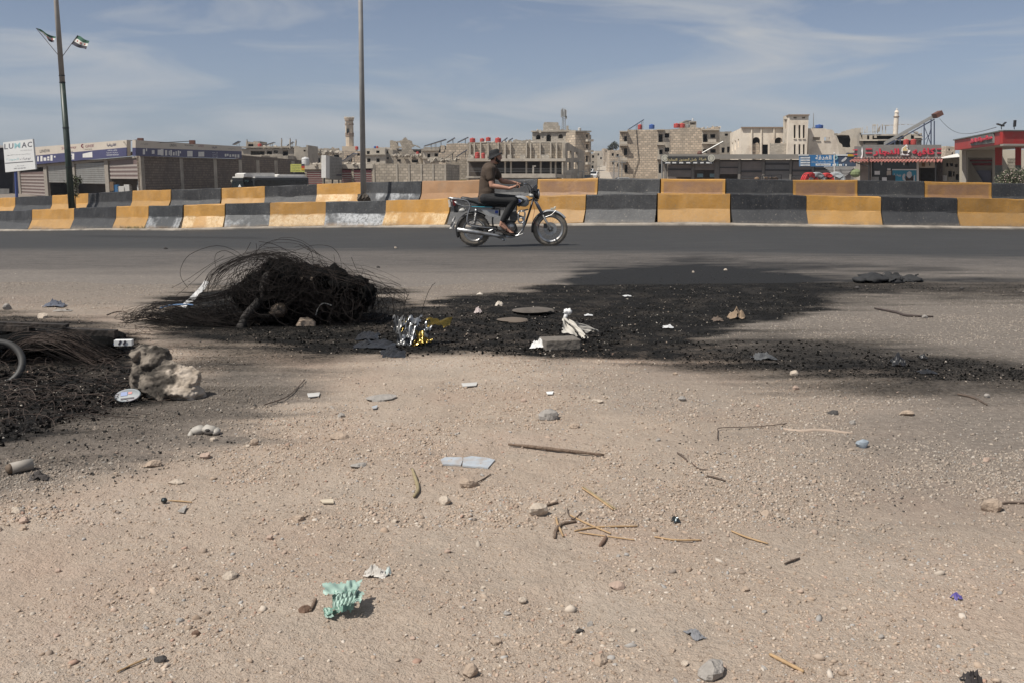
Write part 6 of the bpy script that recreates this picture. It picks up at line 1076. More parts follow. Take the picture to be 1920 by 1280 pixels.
mb = MB(); mb.tube([fc+Vector((.10,-.055,.33)), fc+Vector((.02,-.06,.25)), fc+Vector((-.12,-.065,.20)), fc+Vector((-.2,-.065,.19))], .006, 6); mb.build('fender_stay', CHR, bk)
mb = MB(); mb.box(B(1262, 762, 0), (.085,.05,.03)); mb.build('fender_ornament', M('cream ornament', (.5,.46,.36), .5), bk); mb = MB(); mb.ell(B(1284, 750), (.022,.03,.02), 8); mb.build('fender_ornament', M('cream ornament', ()), bk)
FK = M('grey fork paint', (.15,.155,.175), .4, .1, 6, metal=.4)
for s in (-1, 1):
    y = s*.085; ax = fc+Vector((0,y,0)); t1 = B(1075, 690, y); d = (ax-t1).normalized(); L_ = (ax-t1).length
    mb = MB(); mb.tube([t1-d*.05, t1+d*L_*.12, t1+d*L_*.13, t1+d*L_*.42, t1+d*L_*.43], [.024,.028,.030,.027,.020], 14); mb.build('fork_shroud', FK, bk, True); mb = MB(); mb.tube([t1+d*L_*.43, t1+d*L_*.55, t1+d*L_*.56, t1+d*L_*.99, t1+d*L_*1.03], [.016,.016,.021,.021,.018], 14); mb.build('fork_leg', ALU, bk, True)
    t2 = t1-d*.20; mb = MB(); mb.tube([t1-d*.05, t2], [.016,.016], 10); mb.build('fork_tube', CHR, bk, True)
mb = MB(); mb.lathe([(0,-.12),(.014,-.12),(.016,-.10),(.016,.10),(.014,.12),(0,.12)], fc, 10, 'Y'); mb.build('front_axle', CHR, bk)
for cx, cy in ((1080,665),(1040,588)): mb = MB(); mb.box(B(cx, cy), (.075,.23,.03), R=Matrix.Rotation(.42, 3, 'Y')); mb.build('fork_clamp', BLKM, bk)
mb = MB(); mb.box(fc+Vector((-.09,-.075,.055)), (.06,.035,.08)); mb.build('brake_caliper', BLKM, bk)
# headlamp, instruments, bars
hc = B(1085, 605); mb = MB(); mb.lathe([(.0,-.11),(.04,-.10),(.075,-.05),(.088,0),(.09,.025),(.082,.03)], hc, 22, 'X'); mb.build('headlamp_shell', BLKM, bk, True); mb = MB(); mb.lathe([(.084,.022),(.093,.024),(.093,.04),(.08,.045)], hc, 22, 'X'); mb.build('headlamp_rim', CHR, bk, True); mb = MB(); mb.lathe([(.082,.032),(.06,.046),(.03,.054),(0,.056)], hc, 20, 'X'); mb.build('headlamp_lens', M('headlamp glass', (.5,.5,.48), .1, .05), bk, True)
for s in (-1, 1):
    q = B(1022, 620, s*.19); mb = MB(); mb.ell(q, (.045,.03,.032), 12); mb.build('turn_signal', M('pale smoked lens', (.4,.39,.36), .3), bk, True); mb = MB(); mb.tube([q, B(1050, 625, s*.09)], .009, 6); mb.build('signal_stalk', BLKM, bk)
    q = B(275, 780, s*.16); mb = MB(); mb.ell(q, (.06,.03,.036), 12); mb.build('turn_signal', M('pale smoked lens', ()), bk, True); mb = MB(); mb.tube([q, B(250, 770, s*.04)], .009, 6); mb.build('signal_stalk', BLKM, bk)
    q = B(1045, 548, s*.055); mb = MB(); Rg = Matrix.Rotation(-.5, 3, 'Y'); mb.ell(q, (.03,.05,.045), 14, R=Rg); mb.build('gauge', BLKM, bk, True); mb = MB(); mb.ell(q+Vector((-.02,0,.025)), (.012,.042,.04), 12, R=Rg); mb.build('gauge_face', M('gauge face', (.1,.1,.1), .2), bk, True)
mb = MB(); mb.pex([B(1010,560,-.1), B(1078,495,-.08), B(1095,520,-.09), B(1085,575,-.1)], [], (0,.2,0)); mb.build('headlamp_cowl', M('dark smoked plastic', (.03,.03,.032), .3, .1), bk)
mb = MB(); H = lambda cx, cy, y: B(cx, cy, y)
mb.tube([H(885,520,-.36), H(915,507,-.27), H(950,493,-.2), H(972,500,-.15), H(990,545,-.09), H(1005,585,-.04), H(1005,590,0), H(1005,585,.04), H(990,545,.09), H(972,500,.15), H(955,490,.2), H(925,498,.27), H(900,510,.36)], .0115, 10); mb.build('handlebar', CHR, bk, True)
for s in (-1, 1):
    a, b_ = (H(872,526,-.385), H(915,507,-.27)) if s < 0 else (H(893,514,.385), H(925,498,.27)); mb = MB(); mb.tube([a, a.lerp(b_, .1), b_], [.019,.0165,.0165], 12); mb.build('grip', M('black grip rubber', (.02,.02,.02), .8), bk, True)
    mb = MB(); mb.box(b_.lerp(H(950,493,s*.2), .3), (.05,.045,.045)); mb.build('switch_housing', BLKM, bk); mb = MB(); q = b_+Vector((.03,0,.0)); mb.tube([q, q+Vector((.02,s*.04,-.005)), q+Vector((.01,s*.16,-.02))], [.006,.006,.004], 6); mb.build('lever', CHR, bk)
for k in range(4): mb = MB(); s = -1 if k % 2 else 1; mb.tube([H(935,505,s*.23), H(960+10*k,478+6*k,s*.16), H(1015,520,s*.1), H(1050,640,s*.06), H(1030,720,s*.04)], .0045, 5); mb.build('control_cable', BLKM, bk)
mb = MB(); mb.tube([H(1040,690,-.07), H(1060,780,-.09), H(1040,880,-.09), H(1075,930,-.09), H(1150,960,-.09)], .004, 5); mb.build('brake_hose', M('red brown hose', (.25,.05,.03), .6), bk)
# frame
mb = MB(); mb.tube([H(1050,650,0), H(1010,780,0), H(960,930,0), H(900,1035,-.0), H(760,1062,0), H(620,1040,0)], .019, 8)
for s in (-1, 1): mb.tube([H(1040,660,0), H(900,720,s*.05), H(640,742,s*.09), H(400,735,s*.1), H(230,722,s*.09)], .013, 8); mb.tube([H(620,742,s*.09), H(600,900,s*.09), H(620,1040,s*.08)], .013, 8); mb.tube([H(600,960,s*.09), H(400,982,s*.10)], .017, 8)
mb.build('frame', BLKM, bk, True)
mb = MB(); mb.box(rc+Vector((.19,.10,.015)), (.46,.03,.10)); mb.build('chain_case', BLKM, bk)
def extr(pts, y0, y1, name, m, bev=.01, sm_=True):
    o = MB().pex([B(x, c, y0) for x, c in pts], [], (0, y1-y0, 0)).build(name, m, bk)
    if bev: md = o.modifiers.new('bevel', 'BEVEL'); md.width = bev; md.segments = 3; md.limit_method = 'ANGLE'
    if sm_: smooth_angle(o, 35)
    return o
# fuel tank: swept sections
mb = MB(); secs = [(800,700,.05,.020),(815,680,.10,.055),(850,672,.135,.078),(890,676,.145,.092),(930,682,.14,.098),(965,688,.12,.090),(990,690,.08,.06),(1000,690,.04,.03)]; vs = []; n = 18
for cx, cy, wy, hz in secs:
    for j in range(n): a = 2*math.pi*j/n; vs.append(B(cx, cy, 0)+Vector((0, wy*math.copysign(abs(math.cos(a))**.75, math.cos(a)), hz*math.copysign(abs(math.sin(a))**.75, math.sin(a)))))
mb.add(vs, [(i*n+j, i*n+(j+1)%n, (i+1)*n+(j+1)%n, (i+1)*n+j) for i in range(len(secs)-1) for j in range(n)]+[tuple(range(n)), tuple(range((len(secs)-1)*n, len(secs)*n))]); tk = mb.build('fuel_tank', SILV, bk, True)
for pts, m, nm in (([(850,640),(905,640),(950,662),(925,700),(868,730),(852,722),(915,690),(930,668),(895,652),(852,652)],BLKM,'tank_stripe'),([(868,726),(945,672),(975,668),(930,716),(890,742)],BLKM,'tank_stripe'),([(868,672),(885,662),(905,668),(908,684),(890,697),(872,690)],M('blue tank emblem', (.03,.06,.3), .4),'tank_emblem'),([(880,672),(895,674),(893,688),(880,686)],M('pale tank emblem', (.5,.5,.52), .4),'tank_emblem')):
    MB().pex([B(x, c, -.146 if nm == 'tank_stripe' else (-.150 if m.name[0] == 'b' else -.152)) for x, c in pts], [], (0,.02,0)).build(nm, m, bk)
mb = MB(); mb.lathe([(0,.0),(.028,.0),(.03,.012),(.02,.018),(0,.018)], B(900, 610, 0)-Vector((0,0,.005)), 14); mb.build('fuel_cap', CHR, bk)
# seat
mb = MB(); secs = [(258,650,.08,.020),(275,655,.12,.040),(330,664,.13,.045),(400,678,.13,.045),(450,700,.13,.04),(520,712,.135,.038),(640,712,.13,.038),(740,702,.11,.036),(810,690,.07,.03)]; vs = []; n = 16
for cx, cy, wy, hz in secs:
    for j in range(n): a = 2*math.pi*j/n; vs.append(B(cx, cy, 0)+Vector((0, wy*math.copysign(abs(math.cos(a))**.6, math.cos(a)), hz*math.copysign(abs(math.sin(a))**.6, math.sin(a)))))
mb.add(vs, [(i*n+j, i*n+(j+1)%n, (i+1)*n+(j+1)%n, (i+1)*n+j) for i in range(len(secs)-1) for j in range(n)]+[tuple(range(n)), tuple(range((len(secs)-1)*n, len(secs)*n))]); mb.build('seat', SEATM, bk, True)
mb = MB(); [mb.tube([B(365,737,s*.137), B(480,742,s*.138), B(600,745,s*.135)], .008, 6) for s in (-1,1)]; mb.build('seat_trim', M('turquoise trim', (.03,.25,.33), .4), bk); mb = MB(); [mb.tube([B(640,746,s*.137), B(790,746,s*.12)], .007, 6) for s in (-1,1)]; mb.build('seat_trim', CHR, bk)
for s in (-1, 1):
    y = s*.125; o = MB().pex([B(x, c, y) for x, c in ((480,768),(674,772),(668,852),(635,858),(560,838),(510,800))], [], (0,.02,0)).build('side_panel', SILV, bk)
    if s < 0: MB().pex([B(x, c, y-.008) for x, c in ((632,778),(668,780),(662,812),(630,810))], [], (0,.008,0)).build('panel_badge', M('blue tank emblem', ()), bk); text('SUPER', 'lettering', M('blue grey lettering', (.1,.12,.2), .5), bk, Fac(900, BY-.15, 1000, BY-.15), 915.0, 394.2, 925.5, 397.2, -.01, .004)
# tail rack and guard rails in chrome tube
for s in (-1, 1):
    y = s*.17; mb = MB(); mb.tube([B(122,648,y*.8), B(180,650,y), B(290,664,y), B(330,676,y), B(355,705,y), B(362,740,y), B(345,790,y), B(330,850,y), B(326,895,y), B(340,930,y), B(380,944,y), B(480,958,y), B(640,972,y)], .0125, 8); mb.build('guard_rail', CHR, bk, True)
    mb = MB(); mb.tube([B(190,680,y*.9), B(225,710,y), B(300,735,y), B(360,738,y)], .010, 8); mb.build('guard_rail', CHR, bk, True)
    mb = MB(); mb.tube([B(428,765,y*.88), B(423,800,y*.88)], .026, 12); mb.tube([B(423,800,y*.88), B(405,935,y*.88)], .012, 8); mb.build('shock_absorber', CHR, bk, True); mb = MB(); p0, p1 = B(423,800,y*.88), B(408,915,y*.88); ax = (p1-p0); e1 = Vector((0,1,0)); e2 = ax.normalized().cross(e1); mb.tube([p0+ax*(k/80)+(e1*math.cos(k*2*math.pi/10)+e2*math.sin(k*2*math.pi/10))*.027 for k in range(81)], .0055, 5); mb.build('spring', CHR, bk, True)
    mb = MB(); mb.tube([B(895,790,s*.20), B(940,785,s*.20), B(958,810,s*.20), B(950,880,s*.2), B(940,905,s*.2), B(905,915,s*.2), B(885,900,s*.2), B(882,830,s*.2), B(895,790,s*.2)], .013, 8); mb.build('crash_bar', CHR, bk, True)
    mb = MB(); mb.tube([B(915,790,s*.19), B(990,770,s*.04)], .010, 6); mb.tube([B(935,905,s*.2), B(940,985,s*.14), B(900,1030,s*.05)], .012, 8); mb.tube([B(890,860,s*.2), B(952,855,s*.2)], .009, 6); mb.build('crash_bar', CHR, bk, True)
for cx in (130, 175, 225): mb = MB(); mb.tube([B(cx,649,-.15), B(cx,649,.15)], .009, 8); mb.build('rack_bar', CHR, bk)
o = MB().pex([B(x, c, 0) for x, c in ((118,668),(160,668),(160,745),(125,748))], [[B(x+6*math.cos(a), c+6*math.sin(a), 0) for a in np.linspace(0, 2*math.pi, 7)[:6]] for x in (130,147) for c in (682,702,722)], (0,.012,0)).build('number_plate', WHITEP, bk); o2 = MB().box(B(142,705,0), (.02,.19,.11)).build('plate_board', WHITEP, bk)
mb = MB(); mb.box(B(185,700,0), (.05,.14,.10)); mb.build('tail_lamp', M('dark red lens', (.12,.01,.01), .3), bk); mb = MB(); mb.box(B(205,760,0), (.07,.12,.14)); mb.build('tail_bracket', BLKM, bk)
# rag hanging from the tail
mb = MB(); vs = []; 
for i in range(9):
    for j in range(5): vs.append(B(190-i*4+(j-2)*12*(.5+i*.08)+4*math.sin(i*2+j), 850+i*16, -.05+.02*math.sin(j*2+i)))
mb.add(vs, [(i*5+j, i*5+j+1, i*5+j+6, i*5+j+5) for i in range(8) for j in range(4)]); tag(mb.build('plastic_rag', M('thin white plastic', (.45,.43,.41), .5, .15, 9), smooth=True, fix=False), 'torn whitish plastic rag hanging from the motorcycle tail', 'rag')
# engine
o = extr([(800,905),(790,860),(808,800),(860,790),(880,830),(872,880),(850,915)], -.065, .065, 'cylinder', BLKM, .008)
for k in range(7): o = MB().pex([B(x+k*.8-2, c, -.085) for x, c in ((797,806+k*14),(872,798+k*14),(874,803+k*14),(799,811+k*14))], [], (0,.17,0)).build('cooling_fin', ALU, bk)
mb = MB(); mb.lathe([(0,-.155),(.05,-.155),(.075,-.14),(.092,-.12),(.095,-.05),(.095,.12),(0,.13)], B(800, 962), 26, 'Y'); mb.build('crankcase', ALU, bk, True); mb = MB(); mb.lathe([(0,-.17),(.038,-.168),(.045,-.16),(.045,-.14),(0,-.14)], B(810, 950), 20, 'Y'); mb.build('clutch_cover', CHR, bk, True)
extr([(700,930),(720,890),(800,890),(860,930),(880,1000),(850,1040),(720,1045),(690,1000)], -.10, .10, 'gearbox', BLKM, .02)
mb = MB(); mb.box(B(735,860), (.09,.10,.09)); mb.build('carburettor', ALU, bk); mb = MB(); mb.box(B(640,800), (.16,.16,.13)); mb.build('air_box', BLKM, bk)
mb = MB(); mb.tube([B(870,830,-.05), B(925,850,-.10), B(950,905,-.12), B(935,980,-.13), B(880,1050,-.13), B(800,1068,-.14), B(740,1055,-.15)], .019, 12); mb.build('exhaust_pipe', CHR, bk, True)
mb = MB(); mb.tube([B(222,985,-.17), B(224,985,-.17), B(400,1010,-.17), B(560,1035,-.165), B(660,1052,-.16), B(750,1060,-.15)], [.034,.042,.042,.036,.028,.019], 18); mb.build('muffler', CHR, bk, True); mb = MB(); mb.lathe([(0,-.002),(.026,-.002),(.026,0),(0,0)], B(221.5,985,-.17), 12, 'X'); mb.build('muffler_outlet', BLKM, bk)
for s in (-1, 1): mb = MB(); mb.tube([B(800,1030,s*.1), B(800,1030,s*.25)], .014, 8); mb.build('footpeg', M('black grip rubber', ()), bk)
mb = MB(); mb.tube([B(640,1000,-.12), B(560,1010,-.17)], .010, 6); mb.tube([B(560,1000,-.19), B(600,985,-.19), B(650,980,-.13)], .009, 6); mb.build('rear_peg_bracket', CHR, bk)
mb = MB(); mb.tube([B(640,1070,.08), B(700,1095,.12), B(720,1105,-.05), B(745,1098,-.11), B(700,1070,-.1)], .011, 6); mb.build('centre_stand', CHR, bk); mb = MB(); mb.tube([B(740,1040,-.13), B(840,1062,-.15), B(935,1030,-.16), B(940,1022,-.2)], .009, 6); mb.build('brake_pedal', CHR, bk)
# ---- rider: one continuous body grown from capsules, clothes over it
SKIN = M('sunburnt skin', (.39,.205,.14), .6, .08, 8)
def blob(caps, voxel, name, m, parent, smooth_it=6, ells=()):
    mb = MB()
    for a, b_, ra, rb in caps: mb.cap2(a, b_, ra, rb, 14)
    for c, r, R_ in ells: mb.ell(c, r, 18, R=R_)
    me = bpy.data.meshes.new('tmp'); me.from_pydata(mb.v, [], mb.f); bm = bmesh.new(); bm.from_mesh(me); bmesh.ops.recalc_face_normals(bm, faces=bm.faces); bm.to_mesh(me); bm.free()
    o = bpy.data.objects.new('tmp', me); COL.objects.link(o); md = o.modifiers.new('r', 'REMESH'); md.mode = 'VOXEL'; md.voxel_size = voxel; s_ = o.modifiers.new('s', 'SMOOTH'); s_.iterations = smooth_it; s_.factor = .5
    dg = bpy.context.evaluated_depsgraph_get(); dg.update(); em = bpy.data.meshes.new_from_object(o.evaluated_get(dg)); bpy.data.objects.remove(o); em.name = name
    off = parent_world(parent); em.transform(Matrix.Translation(-off)); em.materials.clear(); em.materials.append(m); em.polygons.foreach_set('use_smooth', [True]*len(em.polygons)); o = bpy.data.objects.new(name, em); COL.objects.link(o); o.parent = parent; return o
pr_ = thing('person', B(560,690,0), 'man in brown t-shirt, black trousers and black bucket hat riding the motorcycle', 'person')
hd = B(640, 205, 0); nk = B(603, 285, 0); Rh = Matrix.Rotation(.12, 3, 'Y')
shN, shF = B(572,345,-.185), B(610,340,.175); elN, elF = B(597,515,-.245), B(705,470,.25); wrN, wrF = B(785,542,-.27), B(850,485,.30)
hpN, hpF = B(535,655,-.10), B(535,655,.10); knN, knF = B(838,672,-.19), B(845,665,.19); anN, anF = B(705,905,-.165), B(720,915,.165)
caps = [(nk, B(625,225,0), .056, .052), (B(560,400,0), B(585,330,0), .12, .11), (B(540,620,0), B(555,450,0), .13, .125), (B(585,330,-.05), shN, .075, .062), (B(592,325,.05), shF, .075, .062),
        (shN, elN, .056, .042), (elN, elN.lerp(wrN, .35), .042, .043), (elN.lerp(wrN, .35), wrN, .043, .027), (shF, elF, .056, .042), (elF, elF.lerp(wrF, .35), .042, .042), (elF.lerp(wrF, .35), wrF, .042, .026),
        (hpN, knN, .095, .062), (hpF, knF, .095, .062), (knN, knN.lerp(anN, .35), .058, .058), (knN.lerp(anN, .35), anN, .056, .036), (knF, anF, .058, .036)]
def foot(an, s):
    heel = an+Vector((-.02, 0, -.055)); ball = B(800, 1012, an.y-O.y-s*.0); L = [(an, heel, .036, .030), (heel, heel.lerp(ball, .5), .030, .030), (heel.lerp(ball, .5), ball, .030, .024), (an, ball+Vector((-.04,0,.02)), .034, .026)]
    for k in range(5): d = -.03+.015*k; tip = ball+Vector((.052-.007*abs(k*1.), s*(d), -.012)); L.append((ball+Vector((-.01, s*d*.8, 0)), tip, .012, .010 if k else .013))
    return L
caps += foot(anN, -1)+foot(anF, 1)
def hand(wr, grip, s):
    d = (grip-wr).normalized(); palm = wr+d*.055+Vector((0,0,.004)); L = [(wr, palm, .027, .026), (palm+Vector((0,.022,0)), palm+Vector((0,-.022,0)), .024, .022)]
    k0 = grip+Vector((-.022,0,.016))
    for k in range(4):
        y = (-.033+.022*k); a = k0+Vector((-.012,y,.006)); b_ = grip+Vector((.012,y,.024)); c = grip+Vector((.030-.002*abs(k-1.5),y,-.004)); e_ = grip+Vector((.010,y,-.026+.003*k)); L += [(a, b_, .0105, .010), (b_, c, .0095, .009), (c, e_, .009, .0075)]
    th0 = palm+Vector((.01,-s*.022,-.006)); th1 = grip+Vector((-.014,-s*.045,-.012)); th2 = grip+Vector((.012,-s*.052,-.024)); L += [(th0, th1, .013, .011), (th1, th2, .0105, .009)]; L.append((palm, k0, .022, .018)); return L
gN, gF = H(882,521,-.345), H(903,508,.345)
caps += hand(wrN, gN, -1)+hand(wrF, gF, 1)
E = lambda x, y, z: hd+Rh@Vector((x, y, z))
ells = [(E(-.01,0,.035), (.098,.078,.098), Rh), (E(.02,0,-.035), (.072,.064,.085), Rh), (E(.05,0,-.085), (.038,.04,.03), Rh), (E(.035,0,-.05), (.06,.058,.05), Rh), (E(.094,0,-.012), (.022,.013,.02), Rh), (E(.086,0,.012), (.014,.011,.025), Rh), (E(.083,0,-.05), (.016,.024,.009), Rh), (E(.081,0,-.064), (.015,.022,.009), Rh), (E(.078,0,.030), (.018,.05,.012), Rh),
        (E(-.012,-.078,-.012), (.020,.009,.032), Rh), (E(-.012,.078,-.012), (.020,.009,.032), Rh), (B(560,390,0), (.115,.17,.19), None), (B(545,600,0), (.125,.15,.15), None), (B(535,655,0), (.12,.165,.10), None)]
blob(caps, .0052, 'body', SKIN, pr_, 3, ells)
for s in (-1, 1):
    mb = MB(); mb.ell(E(.077, s*.030, .010), (.010,.012,.006), 12); mb.build('eye', M('eye white', (.5,.48,.45), .3), pr_, True); mb = MB(); mb.ell(E(.0855, s*.030, .010), (.003,.006,.0055), 10); mb.build('iris', M('dark iris', (.02,.012,.01), .2), pr_, True)
HAIR = M('black beard and hair', (.018,.014,.012), .9, .3, 60, .5, 200)
blob([(E(.03,-.058,-.045), E(.062,-.03,-.092), .016, .016), (E(.03,.058,-.045), E(.062,.03,-.092), .016, .016), (E(.062,-.03,-.092), E(.062,.03,-.092), .018, .018), (E(.0,-.066,.0), E(.03,-.058,-.045), .009, .015), (E(.0,.066,.0), E(.03,.058,-.045), .009, .015), (E(.085,-.02,-.038), E(.085,.02,-.038), .008, .008), (E(.082,-.02,-.076), E(.082,.02,-.076), .014, .014), (E(.02,-.055,-.06), E(.06,-.035,-.085), .022, .02), (E(.02,.055,-.06), E(.06,.035,-.085), .022, .02), (E(.05,-.04,-.07), E(.05,.04,-.07), .03, .03)], .004, 'beard', HAIR, pr_, 2)
blob([], .006, 'hair', HAIR, pr_, 2, [(E(-.035,0,.015), (.088,.084,.088), Rh), (E(-.05,0,-.03), (.055,.065,.05), Rh)])
# bucket hat: crown, band and sloping brim
HAT = M('black hat cloth', (.014,.014,.016), .85, .2, 10, .2, 60); mb = MB(); Rt = Matrix.Rotation(-.26, 3, 'Y'); n = 28; pr = [(0,.128),(.04,.128),(.075,.122),(.093,.105),(.102,.07),(.107,.038),(.112,.034),(.128,.015),(.142,-.004),(.141,-.009),(.125,.008),(.105,.026)]; vs = []
for r_, h_ in pr:
    for j in range(n): a = 2*math.pi*j/n; back = .5-.5*math.cos(a); v = .93*Vector((r_*1.04*math.cos(a), r_*.92*math.sin(a), h_-(.03*back if r_ > .11 else 0)+(.018*(1-back)**2 if r_ > .12 else 0))); vs.append(hd+Vector((-.012,0,.012))+Rt@v)
mb.add(vs, [(i*n+j, i*n+(j+1)%n, (i+1)*n+(j+1)%n, (i+1)*n+j) for i in range(len(pr)-1) for j in range(n)]); mb.build('hat', HAT, pr_, True, fix=False)
SHIRT = M('brown cotton', (.062,.042,.029), .9, .12, 5, .7, 7); TROU = M('black cotton', (.013,.013,.014), .85, .2, 6, .6, 9)
slN, slF = shN.lerp(elN, .52), shF.lerp(elF, .52)
blob([(B(535,615,0), B(548,450,0), .145, .14), (B(528,655,-.06), B(528,655,.06), .132, .132), (B(552,400,0), B(582,330,0), .135, .115), (B(592,312,0), B(600,298,0), .088, .070), (B(585,340,0), B(605,330,0), .12, .085), (B(600,335,-.09), B(600,335,.09), .075, .075), (B(582,333,-.05), shN, .092, .080), (B(590,330,.05), shF, .092, .080), (shN, slN, .080, .074), (shF, slF, .080, .074)], .009, 't_shirt', SHIRT, pr_, 5, [(B(556,385,0), (.13,.19,.2), None), (B(543,590,0), (.142,.168,.17), None)])
blob([(hpN, knN, .112, .080), (hpF, knF, .112, .080), (knN, knN.lerp(anN,.5), .082, .068), (knN.lerp(anN,.5), knN.lerp(anN,.90), .068, .052), (knF, knF.lerp(anF,.90), .080, .052), (hpN+Vector((-.01,0,.0)), hpF+Vector((-.01,0,.0)), .112, .112)], .009, 'trousers', TROU, pr_, 4)
for an, s in ((anN, -1), (anF, 1)):
    y = an.y-O.y; o = MB().pex([B(655,1003,y-.045), B(700,1018,y-.05), B(800,1040,y-.055), B(838,1040,y-.045), B(842,1032,y-.045), B(800,1028,y-.05), B(700,1004,y-.05), B(655,992,y-.045)], [], (0,.095,0)).build('sandal', M('dark sandal', (.03,.022,.018), .8), pr_); mb = MB(); mb.tube([B(735,1010,y-.048), B(752,975,y-.03), B(757,968,y), B(752,975,y+.03), B(735,1010,y+.048)], .009, 6); mb.build('sandal_strap', M('dark sandal', ()), pr_)
# ------------------------------------------------------------------ things lying on the ground
RF = random.Random(21)
def at(px, row):
    q = ground_at(px, row); return q, (q.y*CP+(CAM_H-q.z)*SP)/FPX       # point and metres per pixel there
CHAR = M('charred rubber', (.0045,.0044,.0043), .95, .5, 14, .9, 30, spec=.08); WIRE = M('burnt steel wire', (.013,.010,.009), .85, .4, 20, spec=.2); WIREB = M('rusty burnt wire', (.05,.033,.025), .8, .4, 14)
def bent(pts, n=18):                     # smooth curve through control points
    k = len(pts); out = []
    for i in range(n+1):
        t = i/n*(k-1); j = min(int(t), k-2); f = t-j; p0 = pts[max(j-1,0)]; p1 = pts[j]; p2 = pts[j+1]; p3 = pts[min(j+2,k-1)]
        out.append(.5*((2*p1)+(p2-p0)*f+(2*p0-5*p1+4*p2-p3)*f*f+(3*p1-p0-3*p2+p3)*f**3))
    return out
def strands(mb, ctrl, Y, n, jit, r, seed, dj=.12, cut=.25, seg=16):
    rr = random.Random(seed)
    for k in range(n):
        o_ = Vector((rr.gauss(0, jit), rr.gauss(0, dj), rr.gauss(0, jit))); pts = [P(x, row, Y)+o_*(1+.3*rr.random())+Vector((rr.gauss(0, jit*.3), rr.gauss(0, dj*.3), rr.gauss(0, jit*.3))) for x, row in ctrl]
        c = bent(pts, seg); a = int(rr.random()*cut*seg); b_ = seg-int(rr.random()*cut*seg); c = c[a:b_+1]
        for p in c: p.z = max(p.z, G0(p.x, p.y)+.004)
        mb.tube(c, r*.62*rr.uniform(.6,1.2), 3, cap=False)
def G0(x, y): return -.02
def lump(mb, c, r, seed, amp=.35, n=14, fr=4., chop=0):
    vs0 = len(mb.v); mb.ell(c, (1,1,1), n); c = Vector(c)
    pts = np.array([mb.v[i] for i in range(vs0, len(mb.v))])-np.array(c); d = 1+amp*2*(fbm(pts[:,0]*fr*.5+seed*3.1+pts[:,2]*1.7, pts[:,1]*fr*.5+seed*1.3-pts[:,2]*2.1, 4)-.5)
    if chop:
        r9 = np.random.default_rng(seed)
        for _ in range(chop): n9 = r9.normal(size=3); n9 /= np.linalg.norm(n9); pts = pts-np.clip(pts@n9-r9.uniform(.6,.85), 0, None)[:,None]*n9
    q = pts*d[:,None]*np.array(r)+np.array(c)
    for i, v in enumerate(q): mb.v[vs0+i] = tuple(v)
q, s = at(480, 612); YH = q.y+.30
heap = thing('burnt_wire_heap', q, 'large black heap of burnt tyre wire with loose loops sticking up', 'wire heap')
mb = MB()
for k, (x, r, rx, ry) in enumerate(((500,540,40,44),(560,556,52,50),(620,556,54,42),(666,558,40,34),(530,585,60,34),(600,586,60,30),(470,560,30,34),(640,584,40,24),(440,600,50,16),(585,532,44,32),(540,520,40,30),(520,500,26,18),(650,545,40,28),(688,550,18,22),(560,512,44,22),(610,520,50,24),(655,530,44,18))):
    c = P(x, r, YH+RF.uniform(-.1,.2)); lump(mb, c, (rx*s*.84, .24, ry*s*.80), k, .8, 20, 5.)
o = mb.build('charred_mass', CHAR, heap, True)
mb = MB(); rr = random.Random(3)
for k in range(1700):                     # snarled wire wrapped over the charred mass
    cx = rr.gauss(560, 66); top = 492+max(0, cx-520)*.30+max(0, 500-cx)*.55; cr = top+14+abs(rr.gauss(0, 34)); cr = min(cr, 606-max(0, cx-620)*.25); c = P(cx, cr, YH+rr.uniform(-.36,.05)); R_ = rr.uniform(.04,.17)*(1 if k % 9 else 1.8); ax = Vector((rr.gauss(0,1), rr.gauss(0,1.2), rr.gauss(0,.8))).normalized(); e1 = ax.orthogonal().normalized(); e2 = ax.cross(e1); a0 = rr.random()*6.3; L_ = rr.uniform(1.2,4.5)
    pts = [c+(e1*math.cos(a0+L_*i/10)*R_+e2*math.sin(a0+L_*i/10)*R_*rr.uniform(.9,1.1)) for i in range(11)]
    for p in pts: p.z = max(p.z, .0)
    mb.tube(pts, rr.uniform(.0011,.0023), 3, cap=False)
for k in range(420):
    cx = rr.uniform(262, 480); cr = 598+rr.gauss(0, 9)-abs(rr.gauss(0,10))*(cx > 330); c = P(cx, cr, q.y+rr.uniform(-.05,.5)); R_ = rr.uniform(.08,.3); a0 = rr.random()*6.3; L_ = rr.uniform(.8,2.5); pts = [c+Vector((R_*math.cos(a0+L_*i/8), R_*.6*math.sin(a0+L_*i/8), R_*.14*math.sin(a0*3+i*.5))) for i in range(9)]
    for p in pts: p.z = max(p.z, .003)
    mb.tube(pts, rr.uniform(.001,.002), 3, cap=False)
stuff(mb.build('wire_tangle', WIRE, heap, fix=False))
